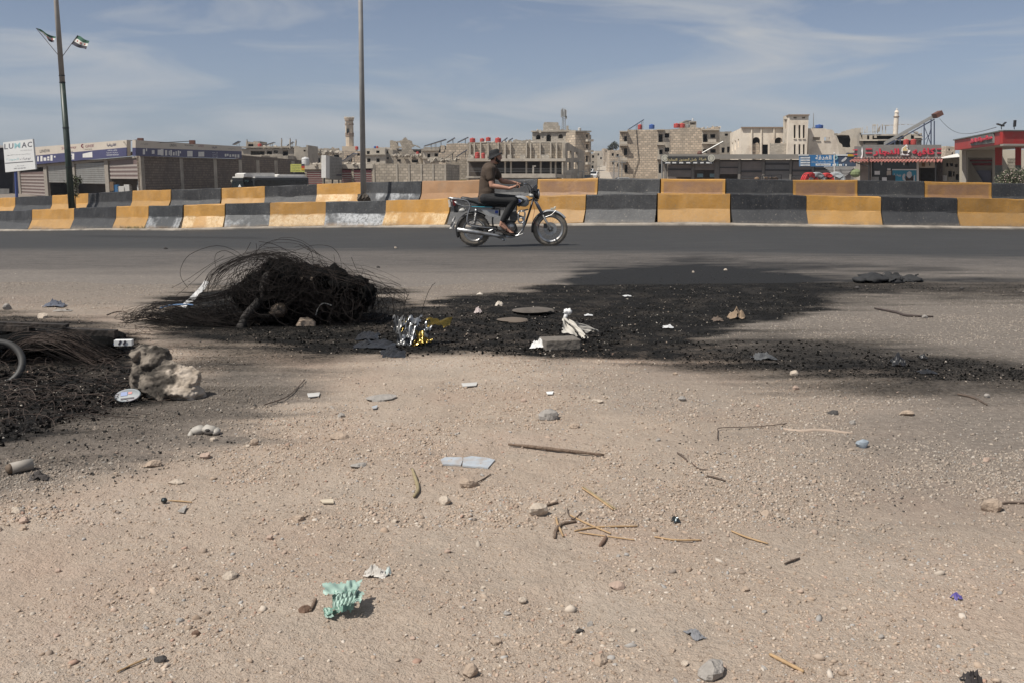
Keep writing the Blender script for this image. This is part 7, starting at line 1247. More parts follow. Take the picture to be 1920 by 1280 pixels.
for nm, ctrl, n, jit, r in (('wire_bundle',[(313,556),(371,558),(421,550),(461,531),(490,505),(515,492)],30,.012,.0030),('wire_bundle',[(386,547),(403,512),(444,486),(491,475),(535,480),(565,500)],30,.016,.0028),('wire_bundle',[(395,548),(420,515),(455,492),(500,485),(560,500),(610,515)],20,.024,.0024),
        ('wire_bundle',[(610,520),(662,520),(706,529),(738,542),(762,556)],20,.022,.0024),('wire_bundle',[(254,605),(264,586),(288,573),(325,574),(380,590),(430,600)],22,.014,.0026),('wire_bundle',[(286,606),(340,614),(400,619),(452,620)],24,.010,.0028),('wire_bundle',[(326,580),(360,590),(400,600),(450,606)],16,.008,.0028),
        ('wire_bundle',[(560,498),(600,505),(640,515),(690,528)],34,.022,.0022),('wire_bundle',[(470,500),(500,478),(560,480),(600,502)],9,.03,.0018),('wire_bundle',[(640,520),(650,540),(660,570),(700,590)],5,.05,.0018)):
    mb = MB(); strands(mb, ctrl, YH-.05 if ctrl[0][1] < 570 else q.y+.05, n, jit, r, hash_ := int(ctrl[0][0]*7+n), .10); stuff(mb.build(nm, WIRE if ctrl[0][0] != 560 else WIREB, heap, fix=False))
for ctrl in ([(352,540),(339,520),(340,500),(357,477),(403,461),(440,470),(462,488),(480,500)],[(470,480),(502,455),(531,449),(566,456),(584,474),(586,505),(572,532)],[(530,478),(560,468),(590,460),(620,463),(636,480),(640,505),(634,525)],[(404,500),(403,482),(410,473),(425,471),(450,484)],[(455,480),(462,470),(470,455)],[(479,480),(481,466),(480,457)],[(659,483),(668,505),(680,525),(690,545)],[(690,530),(720,545),(745,565),(770,560)],[(713,535),(716,560),(722,575)],[(322,540),(350,525),(380,505),(420,480)],[(330,555),(360,530),(400,495),(440,480)],[(560,458),(580,470),(600,478),(640,500)],[(626,478),(628,500),(620,520)],[(590,470),(600,490),(615,510)]):
    mb = MB(); rr = random.Random(int(ctrl[0][0])); pts = bent([P(x, r, YH-.1+.06*i*rr.uniform(-1,1)) for i, (x, r) in enumerate(ctrl)], 24); mb.tube(pts, .0019, 4, cap=False); mb.build('loose_wire', WIRE, heap, fix=False)
mb = MB(); mb.tube(bent([P(x, r, q.y-.02+k*.02) for k, (x, r) in enumerate(((452,617),(461,593),(480,572),(490,555),(497,528),(505,510)))], 22), [.040,.042]+[.034]*19+[.02,.015], 10); mb.build('scorched_hose', M('scorched grey rubber', (.04,.035,.032), .8, .3, 10, .6, 40), heap, True)
mb = MB(); mb.lathe([(0,-.10),(.045,-.10),(.05,-.05),(.045,.07),(.06,.1),(0,.1)], P(565, 529, YH-.2), 14, 'X'); mb.build('scorched_can', M('scorched tin', (.10,.075,.055), .7, .4, 8, .5, 20), heap, True)
mb = MB(); lump(mb, P(522,583,q.y-.0), (.07,.06,.05), 5, .5); mb.build('scorched_tin', M('scorched tin', ()), heap, True)
mb = MB(); mb.tube(bent([P(592,591,q.y-.05), P(598,575,q.y-.05), P(608,569,q.y-.05), P(622,573,q.y-.05)], 12), .004, 5); mb.build('pale_wire', M('pale bent wire', (.5,.48,.44), .6), heap)
mb = MB(); vs = []
for i in range(9): t_ = i/8; c = P(388-45*t_**1.2, 528+48*t_, YH+.15-.3*t_); vs += [c+Vector((-.02,0,.008)), c+Vector((.018,0,-.006+.01*math.sin(i*2)))]
mb.add(vs, [(2*i, 2*i+1, 2*i+3, 2*i+2) for i in range(8)]); tag(mb.build('white_strap', M('white plastic sheet', (.62,.61,.6), .5, .05), fix=False), 'white plastic strap behind the left side of the wire heap', 'strap')
mb = MB(); mb.tube(bent([P(297,579,q.y+.1), P(318,573,q.y+.1), P(345,571,q.y+.1), P(362,572,q.y+.1)], 10), .006, 5); tag(mb.build('cord', M('blue cord', (.10,.2,.38), .6), fix=False), 'short blue cord across the left end of the wire heap', 'cord')
# ---- left heap
q2, s2 = at(110, 690); Y2 = q2.y+.2; heap2 = thing('burnt_wire_pile', q2, 'low pile of burnt boards and combed wire at the left picture edge', 'wire pile')
mb = MB()
for k, (x, r, rx, ry) in enumerate(((40,640,70,16),(120,636,60,14),(190,640,40,14),(60,665,60,20),(150,668,70,16),(-40,640,60,22),(-60,690,60,26),(30,700,50,8),(200,668,26,10))): lump(mb, P(x, r, Y2+.25+RF.uniform(-.1,.1)), (rx*s2, .22, ry*s2), k+20, .5, 16)
mb.build('charred_mass', CHAR, heap2, True)
for ctrl, n, jit, m in (([(22,668),(50,642),(85,633),(125,638),(170,662),(228,692)],60,.022,WIREB),([(10,672),(40,652),(80,643),(120,652),(160,675),(200,692)],50,.022,WIRE),([(20,690),(60,676),(120,680),(200,696)],30,.02,WIRE),([(100,625),(130,630),(170,650),(230,672)],30,.018,WIRE)):
    mb = MB(); strands(mb, ctrl, Y2+.0, n, jit, .0026, int(ctrl[0][0]+n), .08, .2); stuff(mb.build('combed_wire', m, heap2, fix=False))
for a, b_, w_, h_ in (((-60,604),(126,611),.05,.02),((120,622),(218,626),.06,.05),((-40,612),(60,616),.08,.04),((10,622),(140,632),.05,.03)): mb = MB(); A_, B_ = P(*a, Y2+.3), P(*b_, Y2+.28); mb.bar(A_, B_, w_, h_); o = mb.build('charred_board', M('charred timber', (.022,.017,.014), .85, .4, 12, .6, 40, dirt=(.10,.075,.06), dirtamt=.5, dscale=12), heap2)
mb = MB(); rr = random.Random(9)
for k in range(330):
    x = rr.uniform(-60, 300); r = rr.uniform(655, 800)-max(0, x-120)*.25; c, _s = at(x, r); R_ = rr.uniform(.04,.22); a0 = rr.random()*6.3; L_ = rr.uniform(.6,2.6); h_ = rr.uniform(0,.05); mb.tube([c+Vector((R_*(math.cos(a0+L_*i/7)-math.cos(a0)), R_*(math.sin(a0+L_*i/7)-math.sin(a0)), .006+h_*math.sin(math.pi*i/7))) for i in range(8)], rr.uniform(.0008,.0018), 3, cap=False)
stuff(mb.build('wire_tangle', WIREB, heap2, fix=False))
mb = MB(); c, _s = at(-12, 712); c = c+Vector((0,.05,.085)); Rr = Matrix.Rotation(1.0, 3, 'X')@Matrix.Rotation(.25, 3, 'Y'); ring = [c+Rr@Vector((.135*math.cos(a), .135*math.sin(a), 0)) for a in np.linspace(0, 2*math.pi, 41)]; mb.tube(ring, .021, 10, cap=False); tag(mb.build('rubber_ring', M('dusty black rubber', (.04,.038,.036), .6, .2, 12), smooth=True), 'dusty black rubber ring leaning at the left picture edge', 'tyre')
# charred crumbs in the soot
def inside(x, y, p):
    c = False; j = len(p)-1
    for i in range(len(p)):
        if (p[i][1] > y) != (p[j][1] > y) and x < (p[j][0]-p[i][0])*(y-p[i][1])/(p[j][1]-p[i][1])+p[i][0]: c = not c
        j = i
    return c
def crumbs(name, n, region, smin, smax, m, label, seed, zf=.3):
    rr = random.Random(seed); mb = MB(); k = 0; poly = region
    while k < n:
        x = rr.uniform(min(p[0] for p in poly), max(p[0] for p in poly)); r = rr.uniform(min(p[1] for p in poly), max(p[1] for p in poly))
        if not inside(x+rr.gauss(0, 16), r+rr.gauss(0, 4), poly): continue
        c, _ = at(x, r); z = smin*(smax/smin)**(rr.random()**2); R_ = Matrix.Rotation(rr.random()*6, 3, Vector((rr.random(), rr.random(), rr.random()+.1)).normalized()); mb.box(c+Vector((0,0,z*.2)), (z*rr.uniform(.8,1.8), z*rr.uniform(.6,1.2), z*rr.uniform(.25,.8)), R=R_, taper=rr.uniform(.3,.9)); k += 1
    o = mb.build(name, m, fix=False); stuff(o); tag(o, label)
PB2 = [(430,600),(700,600),(900,585),(1050,590),(1200,625),(1150,655),(1000,668),(700,664),(500,650)]
PB = [(430,600),(700,585),(880,560),(1000,545),(1120,510),(1300,505),(1420,530),(1360,600),(1240,660),(1000,668),(700,662),(500,650)]
crumbs('charred_crumbs', 2600, PB2, .004, .018, CHAR, 'black charred crumbs and flakes over the central burnt patch', 4); crumbs('pale_crumbs', 420, PB, .002, .010, M('pale ash crumb', (.4,.36,.31), .9, .2), 'pale specks of ash and grit on the central burnt patch', 5)
crumbs('charred_crumbs', 1900, [(-80,690),(240,690),(300,730),(200,780),(60,815),(-80,850)], .004, .02, CHAR, 'black charred crumbs around the left wire pile', 6); crumbs('pale_crumbs', 160, [(-80,690),(260,690),(300,730),(200,780),(60,815),(-80,850)], .003, .010, M('pale ash crumb', ()), 'pale specks in the soot below the left wire pile', 7)
crumbs('charred_crumbs', 900, [(1200,640),(1500,640),(1920,690),(1920,720),(1600,700),(1300,680)], .004, .018, CHAR, 'black crumbs along the sooty wheel track', 8)
crumbs('charred_crumbs', 700, [(1250,760),(1700,800),(1900,900),(1500,1000),(1200,900)], .003, .008, M('dark grit', (.05,.045,.04), .9), 'dark grit dots sprinkled over the right sandy ground', 9); crumbs('charred_crumbs', 500, [(0,800),(400,760),(560,740),(420,860),(60,940)], .004, .014, M('dark grit', ()), 'dark ash flakes on the grey ground by the boulder', 10)
# ---- stones
GROUNDS = {'boulder': M('rough pale rock', (.40,.34,.28), .95, .2, 7, 1., 14, dirt=(.12,.10,.085), dirtamt=.6, dscale=5)}
PALE = M('pale limestone', (.44,.37,.30), .95, .15, 20, .6, 60); TANS = M('tan stone', (.36,.28,.215), .95, .2, 20, .6, 60); GREYS = M('grey stone', (.30,.275,.25), .95, .2, 20, .6, 60); DARKS = M('dark stone', (.06,.055,.052), .9, .25, 20, .6, 60); PINKS = M('pinkish stone', (.37,.275,.22), .95, .15, 20, .5, 60); BROWNS = M('brown stone', (.16,.10,.07), .95, .2, 20, .5, 60)
def rock(px, row, wpx, hpx, m, label, seed, ecc=.8, name='stone', sub=14, amp=.22, cat='stone', group=None, facets=True):
    q, s = at(px, row); s_ = s; mb = MB(); w_, h_ = wpx*s/2, hpx*s/2; h_ = h_/math.cos(0.25); mb.ell((0,0,0), (1,1,1), sub); pts = np.array(mb.v); rr = np.random.default_rng(seed)
    for k in range(11):                  # chop flat faces
        n = rr.normal(size=3); n /= np.linalg.norm(n); dd = rr.uniform(.55,.85); over = pts@n-dd; pts = pts-np.clip(over, 0, None)[:,None]*n
    pts = pts*(1+amp*(fbm(pts[:,0]*3+seed, pts[:,1]*3+pts[:,2]*2+seed, 3)-.5))[:,None]*np.array([w_*1.25, w_*ecc*1.2, h_*1.25]); mb.v = [tuple(p) for p in pts]
    o = mb.build(name, m); o.location = q+Vector((0, w_*.3, h_*.42)); smooth_angle(o, 28); o.rotation_euler = (0,0,seed*.7%6.28*.15); return tag(o, label, cat, group)
# two-lobed boulder in front of the left pile: one mesh
mb = MB(); qb_, sb = at(318, 752)
for k, (x, r, rx, ry, dy) in enumerate(((284,700,36,48,.05),(264,664,18,18,.08),(288,672,28,26,.06),(306,726,44,34,.0),(344,722,38,34,-.02),(330,738,50,22,-.03),(262,715,18,34,.02),(362,738,24,20,-.02),(318,700,34,26,.03))): lump(mb, P(x, r, qb_.y+.12+dy), (rx*sb*1.1, .10+.02*(k == 3), ry*sb*1.1), k+40, .10, 30, 4., 9)
me = bpy.data.meshes.new('tmp'); me.from_pydata(mb.v, [], mb.f); bm = bmesh.new(); bm.from_mesh(me); bmesh.ops.recalc_face_normals(bm, faces=bm.faces); bm.to_mesh(me); bm.free(); to = bpy.data.objects.new('tmp', me); COL.objects.link(to); md = to.modifiers.new('r', 'REMESH'); md.mode = 'VOXEL'; md.voxel_size = .0055
tx = bpy.data.textures.new('rock relief', 'MUSGRAVE') if False else bpy.data.textures.new('rock relief', 'CLOUDS'); tx.noise_scale = .022; tx.noise_depth = 5; dm = to.modifiers.new('d', 'DISPLACE'); dm.texture = tx; dm.strength = .020; dm.mid_level = .5
tx2 = bpy.data.textures.new('rock pits', 'VORONOI'); tx2.noise_scale = .03; dm2 = to.modifiers.new('d2', 'DISPLACE'); dm2.texture = tx2; dm2.strength = .007; dm2.mid_level = .5
dg = bpy.context.evaluated_depsgraph_get(); dg.update(); em = bpy.data.meshes.new_from_object(to.evaluated_get(dg)); bpy.data.objects.remove(to)
bm_ = bpy.data.materials.new('two-tone boulder'); bm_.use_nodes = True; N, L = nodes(bm_); b = N['Principled BSDF']; b.inputs['Roughness'].default_value = .95; b.inputs['Specular IOR Level'].default_value = .15; tc_ = N.new('ShaderNodeTexCoord'); sp_ = N.new('ShaderNodeSeparateXYZ'); L.new(tc_.outputs['Object'], sp_.inputs[0]); n1 = N.new('ShaderNodeTexNoise'); n1.inputs['Scale'].default_value = 14; n1.inputs['Detail'].default_value = 8; L.new(tc_.outputs['Object'], n1.inputs['Vector'])
r1 = N.new('ShaderNodeValToRGB'); r1.color_ramp.elements[0].position = .35; r1.color_ramp.elements[1].position = .65; r1.color_ramp.elements[0].color = (.30,.25,.20,1); r1.color_ramp.elements[1].color = (.50,.43,.36,1); L.new(n1.outputs[0], r1.inputs[0]); r2 = N.new('ShaderNodeValToRGB'); r2.color_ramp.elements[0].position = .42; r2.color_ramp.elements[1].position = .62; r2.color_ramp.elements[0].color = (.05,.044,.038,1); r2.color_ramp.elements[1].color = (.21,.18,.15,1); L.new(n1.outputs[0], r2.inputs[0])
ma = N.new('ShaderNodeMath'); ma.operation = 'MULTIPLY_ADD'; L.new(n1.outputs[0], ma.inputs[0]); ma.inputs[1].default_value = .25; L.new(sp_.outputs[0], ma.inputs[2]); rz_ = N.new('ShaderNodeValToRGB'); rz_.color_ramp.elements[0].position = .10; rz_.color_ramp.elements[1].position = .15; L.new(ma.outputs[0], rz_.inputs[0]); mxb = N.new('ShaderNodeMix'); mxb.data_type = 'RGBA'; L.new(rz_.outputs[0], mxb.inputs[0]); L.new(r2.outputs[0], mxb.inputs[6]); L.new(r1.outputs[0], mxb.inputs[7]); L.new(mxb.outputs[2], b.inputs['Base Color'])
em.transform(Matrix.Translation(-qb_)); em.materials.clear(); em.materials.append(bm_); em.polygons.foreach_set('use_smooth', [True]*len(em.polygons)); o = bpy.data.objects.new('boulder', em); COL.objects.link(o); o.location = qb_; tag(o, 'largest rock in the foreground, sooty fibrous left lobe and pale rounded right lobe', 'rock')
for i, (x, r, w_, h_, m, lb) in enumerate(((880,911,34,22,TANS,'angular tan stone just below the two glass shards'),(833,945,26,20,PALE,'pale stone with dark right face, left of the twig cluster'),(1008,966,38,26,PALE,'largest angular pale stone beside the twig cluster'),(1337,1268,52,42,GREYS,'rough grey-brown stone near the bottom edge, right of the middle'),(881,1268,28,28,TANS,'tan stone at the bottom edge near the middle'),(979,1130,18,13,PALE,'smooth little white pebble right of the green bag'),(1157,1103,26,15,PINKS,'flat pinkish stone in the lower right sand'),(1862,958,34,28,TANS,'tan clod with a twig pointing right at the right edge'),(1563,776,20,11,DARKS,'flat black stone in the right grey gravel'),(1619,838,24,18,M('blue grey stone', (.27,.31,.35), .9, .15, 20),'blue-grey wedge stone on the right'),(1088,1186,16,13,DARKS,'small black stone in the lower middle'),(930,1206,20,15,TANS,'tan pebble below the small white pebble'),(572,1147,22,17,BROWNS,'brown stone beside the short stick left of the green bag'),(366,1190,18,13,BROWNS,'rust-brown pebble in the lower left sand'),(13,581,16,14,GREYS,'grey stone at the left edge above the wire pile'),(80,597,18,14,PALE,'white chunk above the left wire pile'),(570,612,36,20,TANS,'burnt brown wedge of brick leaning on the big wire heap'),(477,834,15,15,TANS,'round tan stone right of the boulder soot'),(285,874,30,14,TANS,'tan clod left of the middle, below the crushed bottle'),(636,822,30,13,TANS,'flat tan stone among coarse pebbles left of the stick'),(674,875,30,9,GREYS,'flat grey stone left of the glass shards'),(715,750,52,13,GREYS,'flat grey rock plate half sunk above the stick'),(1030,785,40,22,GREYS,'triangular grey flat rock above the stick'),(1078,801,20,10,TANS,'small tan stone beside the triangular grey rock'),(1490,704,18,13,PALE,'pale stone below the sooty wheel track'),(1372,598,16,8,PALE,'pale chunk beside the broken wood scrap'),(1120,755,22,10,PALE,'pale flat stone right of the triangular grey rock'),(1735,597,10,8,GREYS,'grey pebble on the right grey gravel'),(1398,1107,16,12,TANS,'tan pebble in the lower right sand'),(1285,1247,14,12,PALE,'pale pebble left of the rough grey-brown stone'),(1127,1243,30,18,TANS,'flat tan stone at the bottom right of the middle'),(37,890,0,0,None,''),(30,962,22,16,PALE,'pale stone at the left edge below the white tube'),(42,979,18,13,PINKS,'pinkish stone next to the pale stone at the left edge'),(300,1240,20,14,DARKS,'dark pebble near the lower left corner'),(560,975,26,14,TANS,'tan stone left of the curved straw'),(505,1010,14,10,PINKS,'small pink stone in the left sand'),(330,907,26,10,PALE,'long pale stone left of the middle'),(385,858,22,12,PINKS,'pink-tan stone below the crushed bottle'),(430,1085,22,18,PALE,'pale stone left of the torn white plastic'),(1040,1010,0,0,None,''),(1440,968,28,14,TANS,'tan clod in the right middle sand'),(1700,778,26,12,TANS,'tan stone in the right grey gravel'),(1600,795,12,9,GREYS,'tiny grey stone by the bent wire'),(1690,705,0,0,None,''))):
    if w_: rock(x, r, w_, h_, m, lb, i+3, name='stone')
LM = [('green bag',640,1125),('boulder',318,710),('twig cluster',1100,990),('stick',1040,845),('glass shards',876,868),('curved straw',778,910),('white tube',35,880),('rough grey-brown stone',1337,1250),('purple scrap',1793,1119),('blue-grey wedge stone',1619,830),('torn white plastic',700,1075)]
seen = set(); rr = random.Random(77); cnt = 0; tries = 0
while cnt < 46 and tries < 900:
    tries += 1; x = rr.uniform(10, 1910); r = 700+560*rr.random()**.9
    if any(abs(x-l[1]) < 60 and abs(r-l[2]) < 36 for l in LM) or (x < 420 and r < 780): continue
    ls = sorted(LM, key=lambda l: (x-l[1])**2+((r-l[2])*1.8)**2)[0]; m, cn = rr.choice(((PALE,'pale'),(TANS,'tan'),(TANS,'tan'),(PALE,'pale'),(GREYS,'grey'),(PINKS,'pinkish'))); dx, dy = x-ls[1], r-ls[2]; far_ = 'far ' if math.hypot(dx, dy) > 240 else ''; dn = ('right' if dx > 0 else 'left')+(' and below' if dy > 50 else ' and above' if dy < -50 else ''); w_ = rr.uniform(8, 15); sz = 'tiny' if w_ < 12 else 'small'
    lb = f'{sz} {cn} stone {far_}{dn} of the {ls[0]}'.replace(' and below of', ' of and below').replace(' and above of', ' of and above')
    if lb in seen: continue
    seen.add(lb); rock(x, r, w_, w_*rr.uniform(.55,.8), m, lb, cnt+90, sub=10, group='small loose stones in the sand'); cnt += 1
# ---- sticks, straws, twigs
def stick(pts, rpx, m, label, name='twig', cat='twig', h=.006, taper=.6, group=None):
    q = []; 
    for i, (x, r) in enumerate(pts): p, s = at(x, r); q.append(p+Vector((0,0,h)))
    c = bent(q, 12); rr_ = rpx*s/2; t_ = [rr_*(1-(1-taper)*abs(2*i/12-1)**2)*(1+.12*math.sin(i*2.3)) for i in range(13)]; mb = MB(); mb.tube([p-q[0] for p in c], t_, 7); o = mb.build(name, m, smooth=True); o.location = q[0]; return tag(o, label, cat, group)
WOOD = M('weathered wood', (.15,.105,.075), .9, .3, 40, .5, 120); STRAW = M('dry straw', (.36,.24,.13), .8, .2, 30); STRAW2 = M('olive straw', (.26,.21,.12), .8, .2, 30); DTW = M('dark twig', (.09,.065,.05), .9, .3, 30)
stick([(953,837),(1000,842),(1060,849),(1132,857)], 7, WOOD, 'long weathered brown stick lying on the sand, longest in the foreground', 'stick', 'stick', .012)
stick([(773,882),(779,900),(784,920),(776,934)], 8, STRAW2, 'curved olive straw stalk left of the pale stone', 'straw', 'straw', .008)
for i, (pts, w_, m, lb) in enumerate((([(1091,916),(1118,934),(1150,957)],4,STRAW,'upper straw of a long crossed pair right of the angular pale stone'),([(1094,914),(1125,936),(1155,956)],3.5,STRAW2,'lower straw of a long crossed pair right of the angular pale stone'),([(1068,967),(1100,983),(1145,1002)],4,STRAW,'straw crossing diagonally through the twig cluster'),([(1077,997),(1120,990),(1195,988)],4,STRAW,'long straw lying flat through the twig cluster'),([(1085,1000),(1130,1006),(1190,1014)],3,STRAW,'lowest straw of the twig cluster'),([(1043,972),(1046,985),(1056,1007)],5,STRAW,'short upright straw at the left of the twig cluster'),([(1040,1010),(1043,995),(1055,984),(1080,979)],7,WOOD,'crooked grey twig in the twig cluster'),([(1064,955),(1066,965),(1075,975),(1090,962)],3,DTW,'thin dark curl above the twig cluster'),([(1125,1025),(1133,1015),(1136,1008)],8,BROWNS,'short brown bark scrap below the twig cluster'),([(1227,1008),(1265,1014),(1315,1014)],4,STRAW,'thin straw right of the twig cluster'),([(1371,997),(1400,1009),(1440,1021)],4,STRAW,'yellow straw further right of the twig cluster'),([(1443,1229),(1470,1243),(1507,1262)],8,STRAW,'thick tan stalk near the bottom edge'),([(1471,1059),(1485,1053),(1499,1048)],4,DTW,'short dark twig in the lower right sand'),([(1021,950),(1035,946),(1046,943)],5,WOOD,'short twig touching the angular pale stone'),([(1270,850),(1280,857),(1289,866)],4,DTW,'short dark twig above the right twigs'),([(1296,868),(1310,880),(1327,882)],2.5,DTW,'thin upper twig of the right pair'),([(1325,893),(1345,898),(1360,903)],4,DTW,'lower dark twig of the right pair'),([(592,1125),(588,1135),(582,1147)],7,WOOD,'short brown stick left of the green bag'),([(880,912),(905,900),(920,890)],2.5,DTW,'thin twig beside the tan stone below the glass'),([(1880,945),(1900,944),(1930,945)],5,DTW,'dark twig pointing off the right edge'),([(220,1262),(245,1250),(275,1237)],4,STRAW,'pale straw near the lower left corner'),([(316,940),(338,941),(360,943)],3,STRAW,'thin lolly stick left of the middle'),([(860,590),(890,591),(0,0)][:2],2,DTW,'')) ):
    if lb: stick(pts, w_, m, lb, 'straw' if m in (STRAW, STRAW2) else 'twig', 'straw' if m in (STRAW, STRAW2) else 'twig', .005, .7)
stick([(1345,826),(1346,812),(1352,805),(1420,803),(1475,797)], 1.6, DTW, 'long thin bent wire on the right sand', 'wire', 'wire', .01, 1)
stick([(1467,803),(1500,808),(1540,806),(1600,812)], 9, M('sandy crust', (.37,.29,.23), .95), 'crumbling ridge of crusted sand under the bent wire', 'sand_crust', 'crust', -.002)
stick([(495,762),(540,745),(572,714)], 2, DTW, 'thin dark wire right of the boulder', 'wire', 'wire', .01, 1); stick([(200,592),(220,586),(238,587)], 3, DTW, 'short dark twig left of the big wire heap', 'twig', 'twig', .005)
stick([(1640,580),(1680,588),(1700,594),(1750,596)], 5, M('dark brown strip', (.06,.045,.04), .9), 'dark twisted rubber strip on the right gravel', 'rubber_strip', 'strip', .01); stick([(1795,740),(1825,747),(1850,760)], 5, DTW, 'grey-brown curved strip at the right edge below the soot', 'bark_strip', 'strip', .006)
# ---- sheets, scraps and wrappers
def crumple(px, row, wpx, dpx, hm, m, label, name, cat, seed, n=16, fold=2.2, rz=0., ragged=.2, parts=None, d3=None, smooth=False):
    q, s = at(px, row); W_ = wpx*s; D_ = (d3 if d3 else dpx*s*3); rr = random.Random(seed); X, Y = np.meshgrid(np.linspace(-.5,.5,n+1), np.linspace(-.5,.5,n+1), indexing='ij'); f = fbm(X*fold*2+seed, Y*fold*2+seed*.7, 3); f2 = np.abs(fbm(X*fold*3+seed*2, Y*fold*3, 3)-.5)*2
    R2_ = np.clip(1-(X**2+Y**2)*3.0, 0, 1); Z = hm*(R2_*.7*f*1.6+.9*f2*(.3+R2_)); a = np.arctan2(Y, X); rg = 1-ragged*(fbm(np.cos(a)*2+seed+5, np.sin(a)*2, 3)); X2 = X*rg+.10*(f-.5); Y2 = Y*rg+.10*(f2-.5); c_, s_ = math.cos(rz), math.sin(rz)
    vs = [(X2[i,j]*W_*c_-Y2[i,j]*D_*s_, X2[i,j]*W_*s_+Y2[i,j]*D_*c_, Z[i,j]+.003) for i in range(n+1) for j in range(n+1)]; mb = MB(); mb.add(vs, [(i*(n+1)+j, (i+1)*(n+1)+j, (i+1)*(n+1)+j+1, i*(n+1)+j+1) for i in range(n) for j in range(n) if rr.random() > .02])
    o = mb.build(name, m, smooth=smooth, fix=False); o.location = q; return tag(o, label, cat)
GB = M('pale green plastic film', (.31,.43,.37), .4, .2, 30); GB2 = M('deep green plastic film', (.14,.25,.2), .4, .2, 30)
t = thing('plastic_bag', at(645,1140)[0], 'crumpled pale green plastic bag on the sand near the bottom edge', 'bag'); qg, sg = at(645, 1148)
def film(name, m, quads, parent, seed, n=12, amp=.006, kf=9.):
    rr = random.Random(seed); mb = MB()
    for A_, B_, C_, D_ in quads:
        base = len(mb.v); k1, k2 = rr.uniform(kf*.6, kf), rr.uniform(kf*.3, kf*.6)
        for i in range(n+1):
            for j in range(n+1):
                u, v = i/n, j/n; p = A_.lerp(B_, u).lerp(D_.lerp(C_, u), v); a_ = amp*(math.sin(u*k1+v*k2)+.6*math.sin(u*k1*2.3-v*9)); mb.v.append(tuple(p+Vector((a_*.3, -a_*.8, a_))))
        for i in range(n):
            for j in range(n):
                if (i in (0, n-1) or j in (0, n-1)) and rr.random() < .25: continue
                mb.f.append(tuple(base+x for x in (i*(n+1)+j, (i+1)*(n+1)+j, (i+1)*(n+1)+j+1, i*(n+1)+j+1))); mb.m.append(0)
    return mb.build(name, m, parent, smooth=True, fix=False)
PG = lambda x, r, dy=0.: P(x, r, qg.y+dy)
film('crumpled_film', GB, [(PG(604,1093,.05), PG(655,1090,.09), PG(640,1115,-.01), PG(606,1112,-.0)), (PG(650,1088,.06), PG(680,1086,.08), PG(668,1112,.0), PG(640,1118,-.02)), (PG(655,1105,.03), PG(686,1106,.03), PG(676,1128,-.03), PG(650,1133,-.04))], t, 1, 12, .0035, 7.)
film('crumpled_film', GB2, [(PG(622,1108,.02), PG(668,1105,.0), PG(662,1145,-.03), PG(624,1150,-.02)), (PG(606,1140,-.01), PG(628,1136,-.02), PG(622,1152,-.045), PG(608,1152,-.03))], t, 2, 12, .0035, 7.); film('handle', GB, [(PG(606,1143,-.01), PG(618,1136,-.02), PG(626,1157,-.05), PG(610,1156,-.04)), (PG(632,1115,-.02), PG(645,1110,-.02), PG(640,1140,-.05), PG(622,1132,-.04))], t, 3, 12, .0035, 7.)
film('crumpled_film', GB, [(PG(630+k*9,1118-k*3,-.03), PG(638+k*9,1110-k*3,-.02), PG(634+k*7,1134-k*2,-.05), PG(624+k*7,1140-k*2,-.05)) for k in range(5)], t, 4, 8, .002, 6.)
crumple(702,1080,62,14,.028,M('torn whitish plastic', (.50,.47,.43), .6, .1, 20),'torn whitish plastic scrap behind the green bag','plastic_scrap','plastic scrap',8,14,2.5,-.25,.7,d3=.05)
crumple(728,1078,18,8,.02,M('pale aqua plastic', (.5,.56,.54), .5),'small folded aqua corner of plastic right of the torn scrap','plastic_scrap','plastic scrap',3,8,2,.2,.6,d3=.03); crumple(1793,1123,22,10,.02,M('purple plastic', (.10,.08,.28), .5),'small bent purple scrap in the lower right sand','plastic_scrap','plastic scrap',5,8,2,.3,.5,d3=.035)
crumple(1302,1190,34,16,.012,M('grey ribbed flake', (.17,.17,.18), .8),'grey ribbed flake above the rough grey-brown stone','flake','flake',6,10,3,.4,.5,d3=.075); crumple(1822,1279,50,12,.03,M('charred cloth', (.035,.03,.03), .9),'black charred scrap at the bottom edge on the right','scrap','scrap',6,12,3,.1,.5)
# glass shards: two flat pieces with thickness
GLS = M('frosted pale glass', (.40,.43,.46), .3, .12, 30, dirt=(.36,.30,.25), dirtamt=.8, dscale=18)
for pts, lb in (([(826,864),(834,859),(866,859),(868,864),(864,874),(830,872)],'left piece of the snapped frosted glass strip'),([(869,860),(884,857),(914,860),(928,864),(915,879),(867,875)],'right longer piece of the snapped frosted glass strip')):
    q0 = at(*pts[0])[0]; mb = MB(); mb.pex([at(*p)[0]+Vector((0,0,.001))-q0 for p in pts], [], (0,0,.006)); o = mb.build('glass_shard', GLS); o.location = q0; tag(o, lb, 'glass shard')
for pts, m, lb in (([(576,740),(600,738),(598,745),(578,747)],M('pale card', (.45,.44,.42), .7),'small pale card left of the flat grey rock plate'),([(697,765),(708,762),(706,768),(699,769)],GLS,'tiny glass chip below the flat grey rock plate'),([(865,721),(895,719),(893,725),(868,727)],M('pale card', ()),'flat pale card in the middle sand'),([(1024,737),(1038,736),(1036,741),(1026,741)],PWHITE,'small white chip above the stick'),([(600,941),(624,939),(626,946),(606,946)],M('cream shard', (.5,.43,.33), .8),'slim cream shard left of the curved straw'),([(333,962),(346,952),(351,951),(345,964)],GREYS,'pointed grey flake below the lolly stick')):
    q0 = at(*pts[0])[0]; mb = MB(); mb.pex([at(*p)[0]+Vector((0,0,.006))-q0 for p in pts], [], (0,0,.004)); o = mb.build('flat_scrap', m); o.location = q0; tag(o, lb, 'scrap')
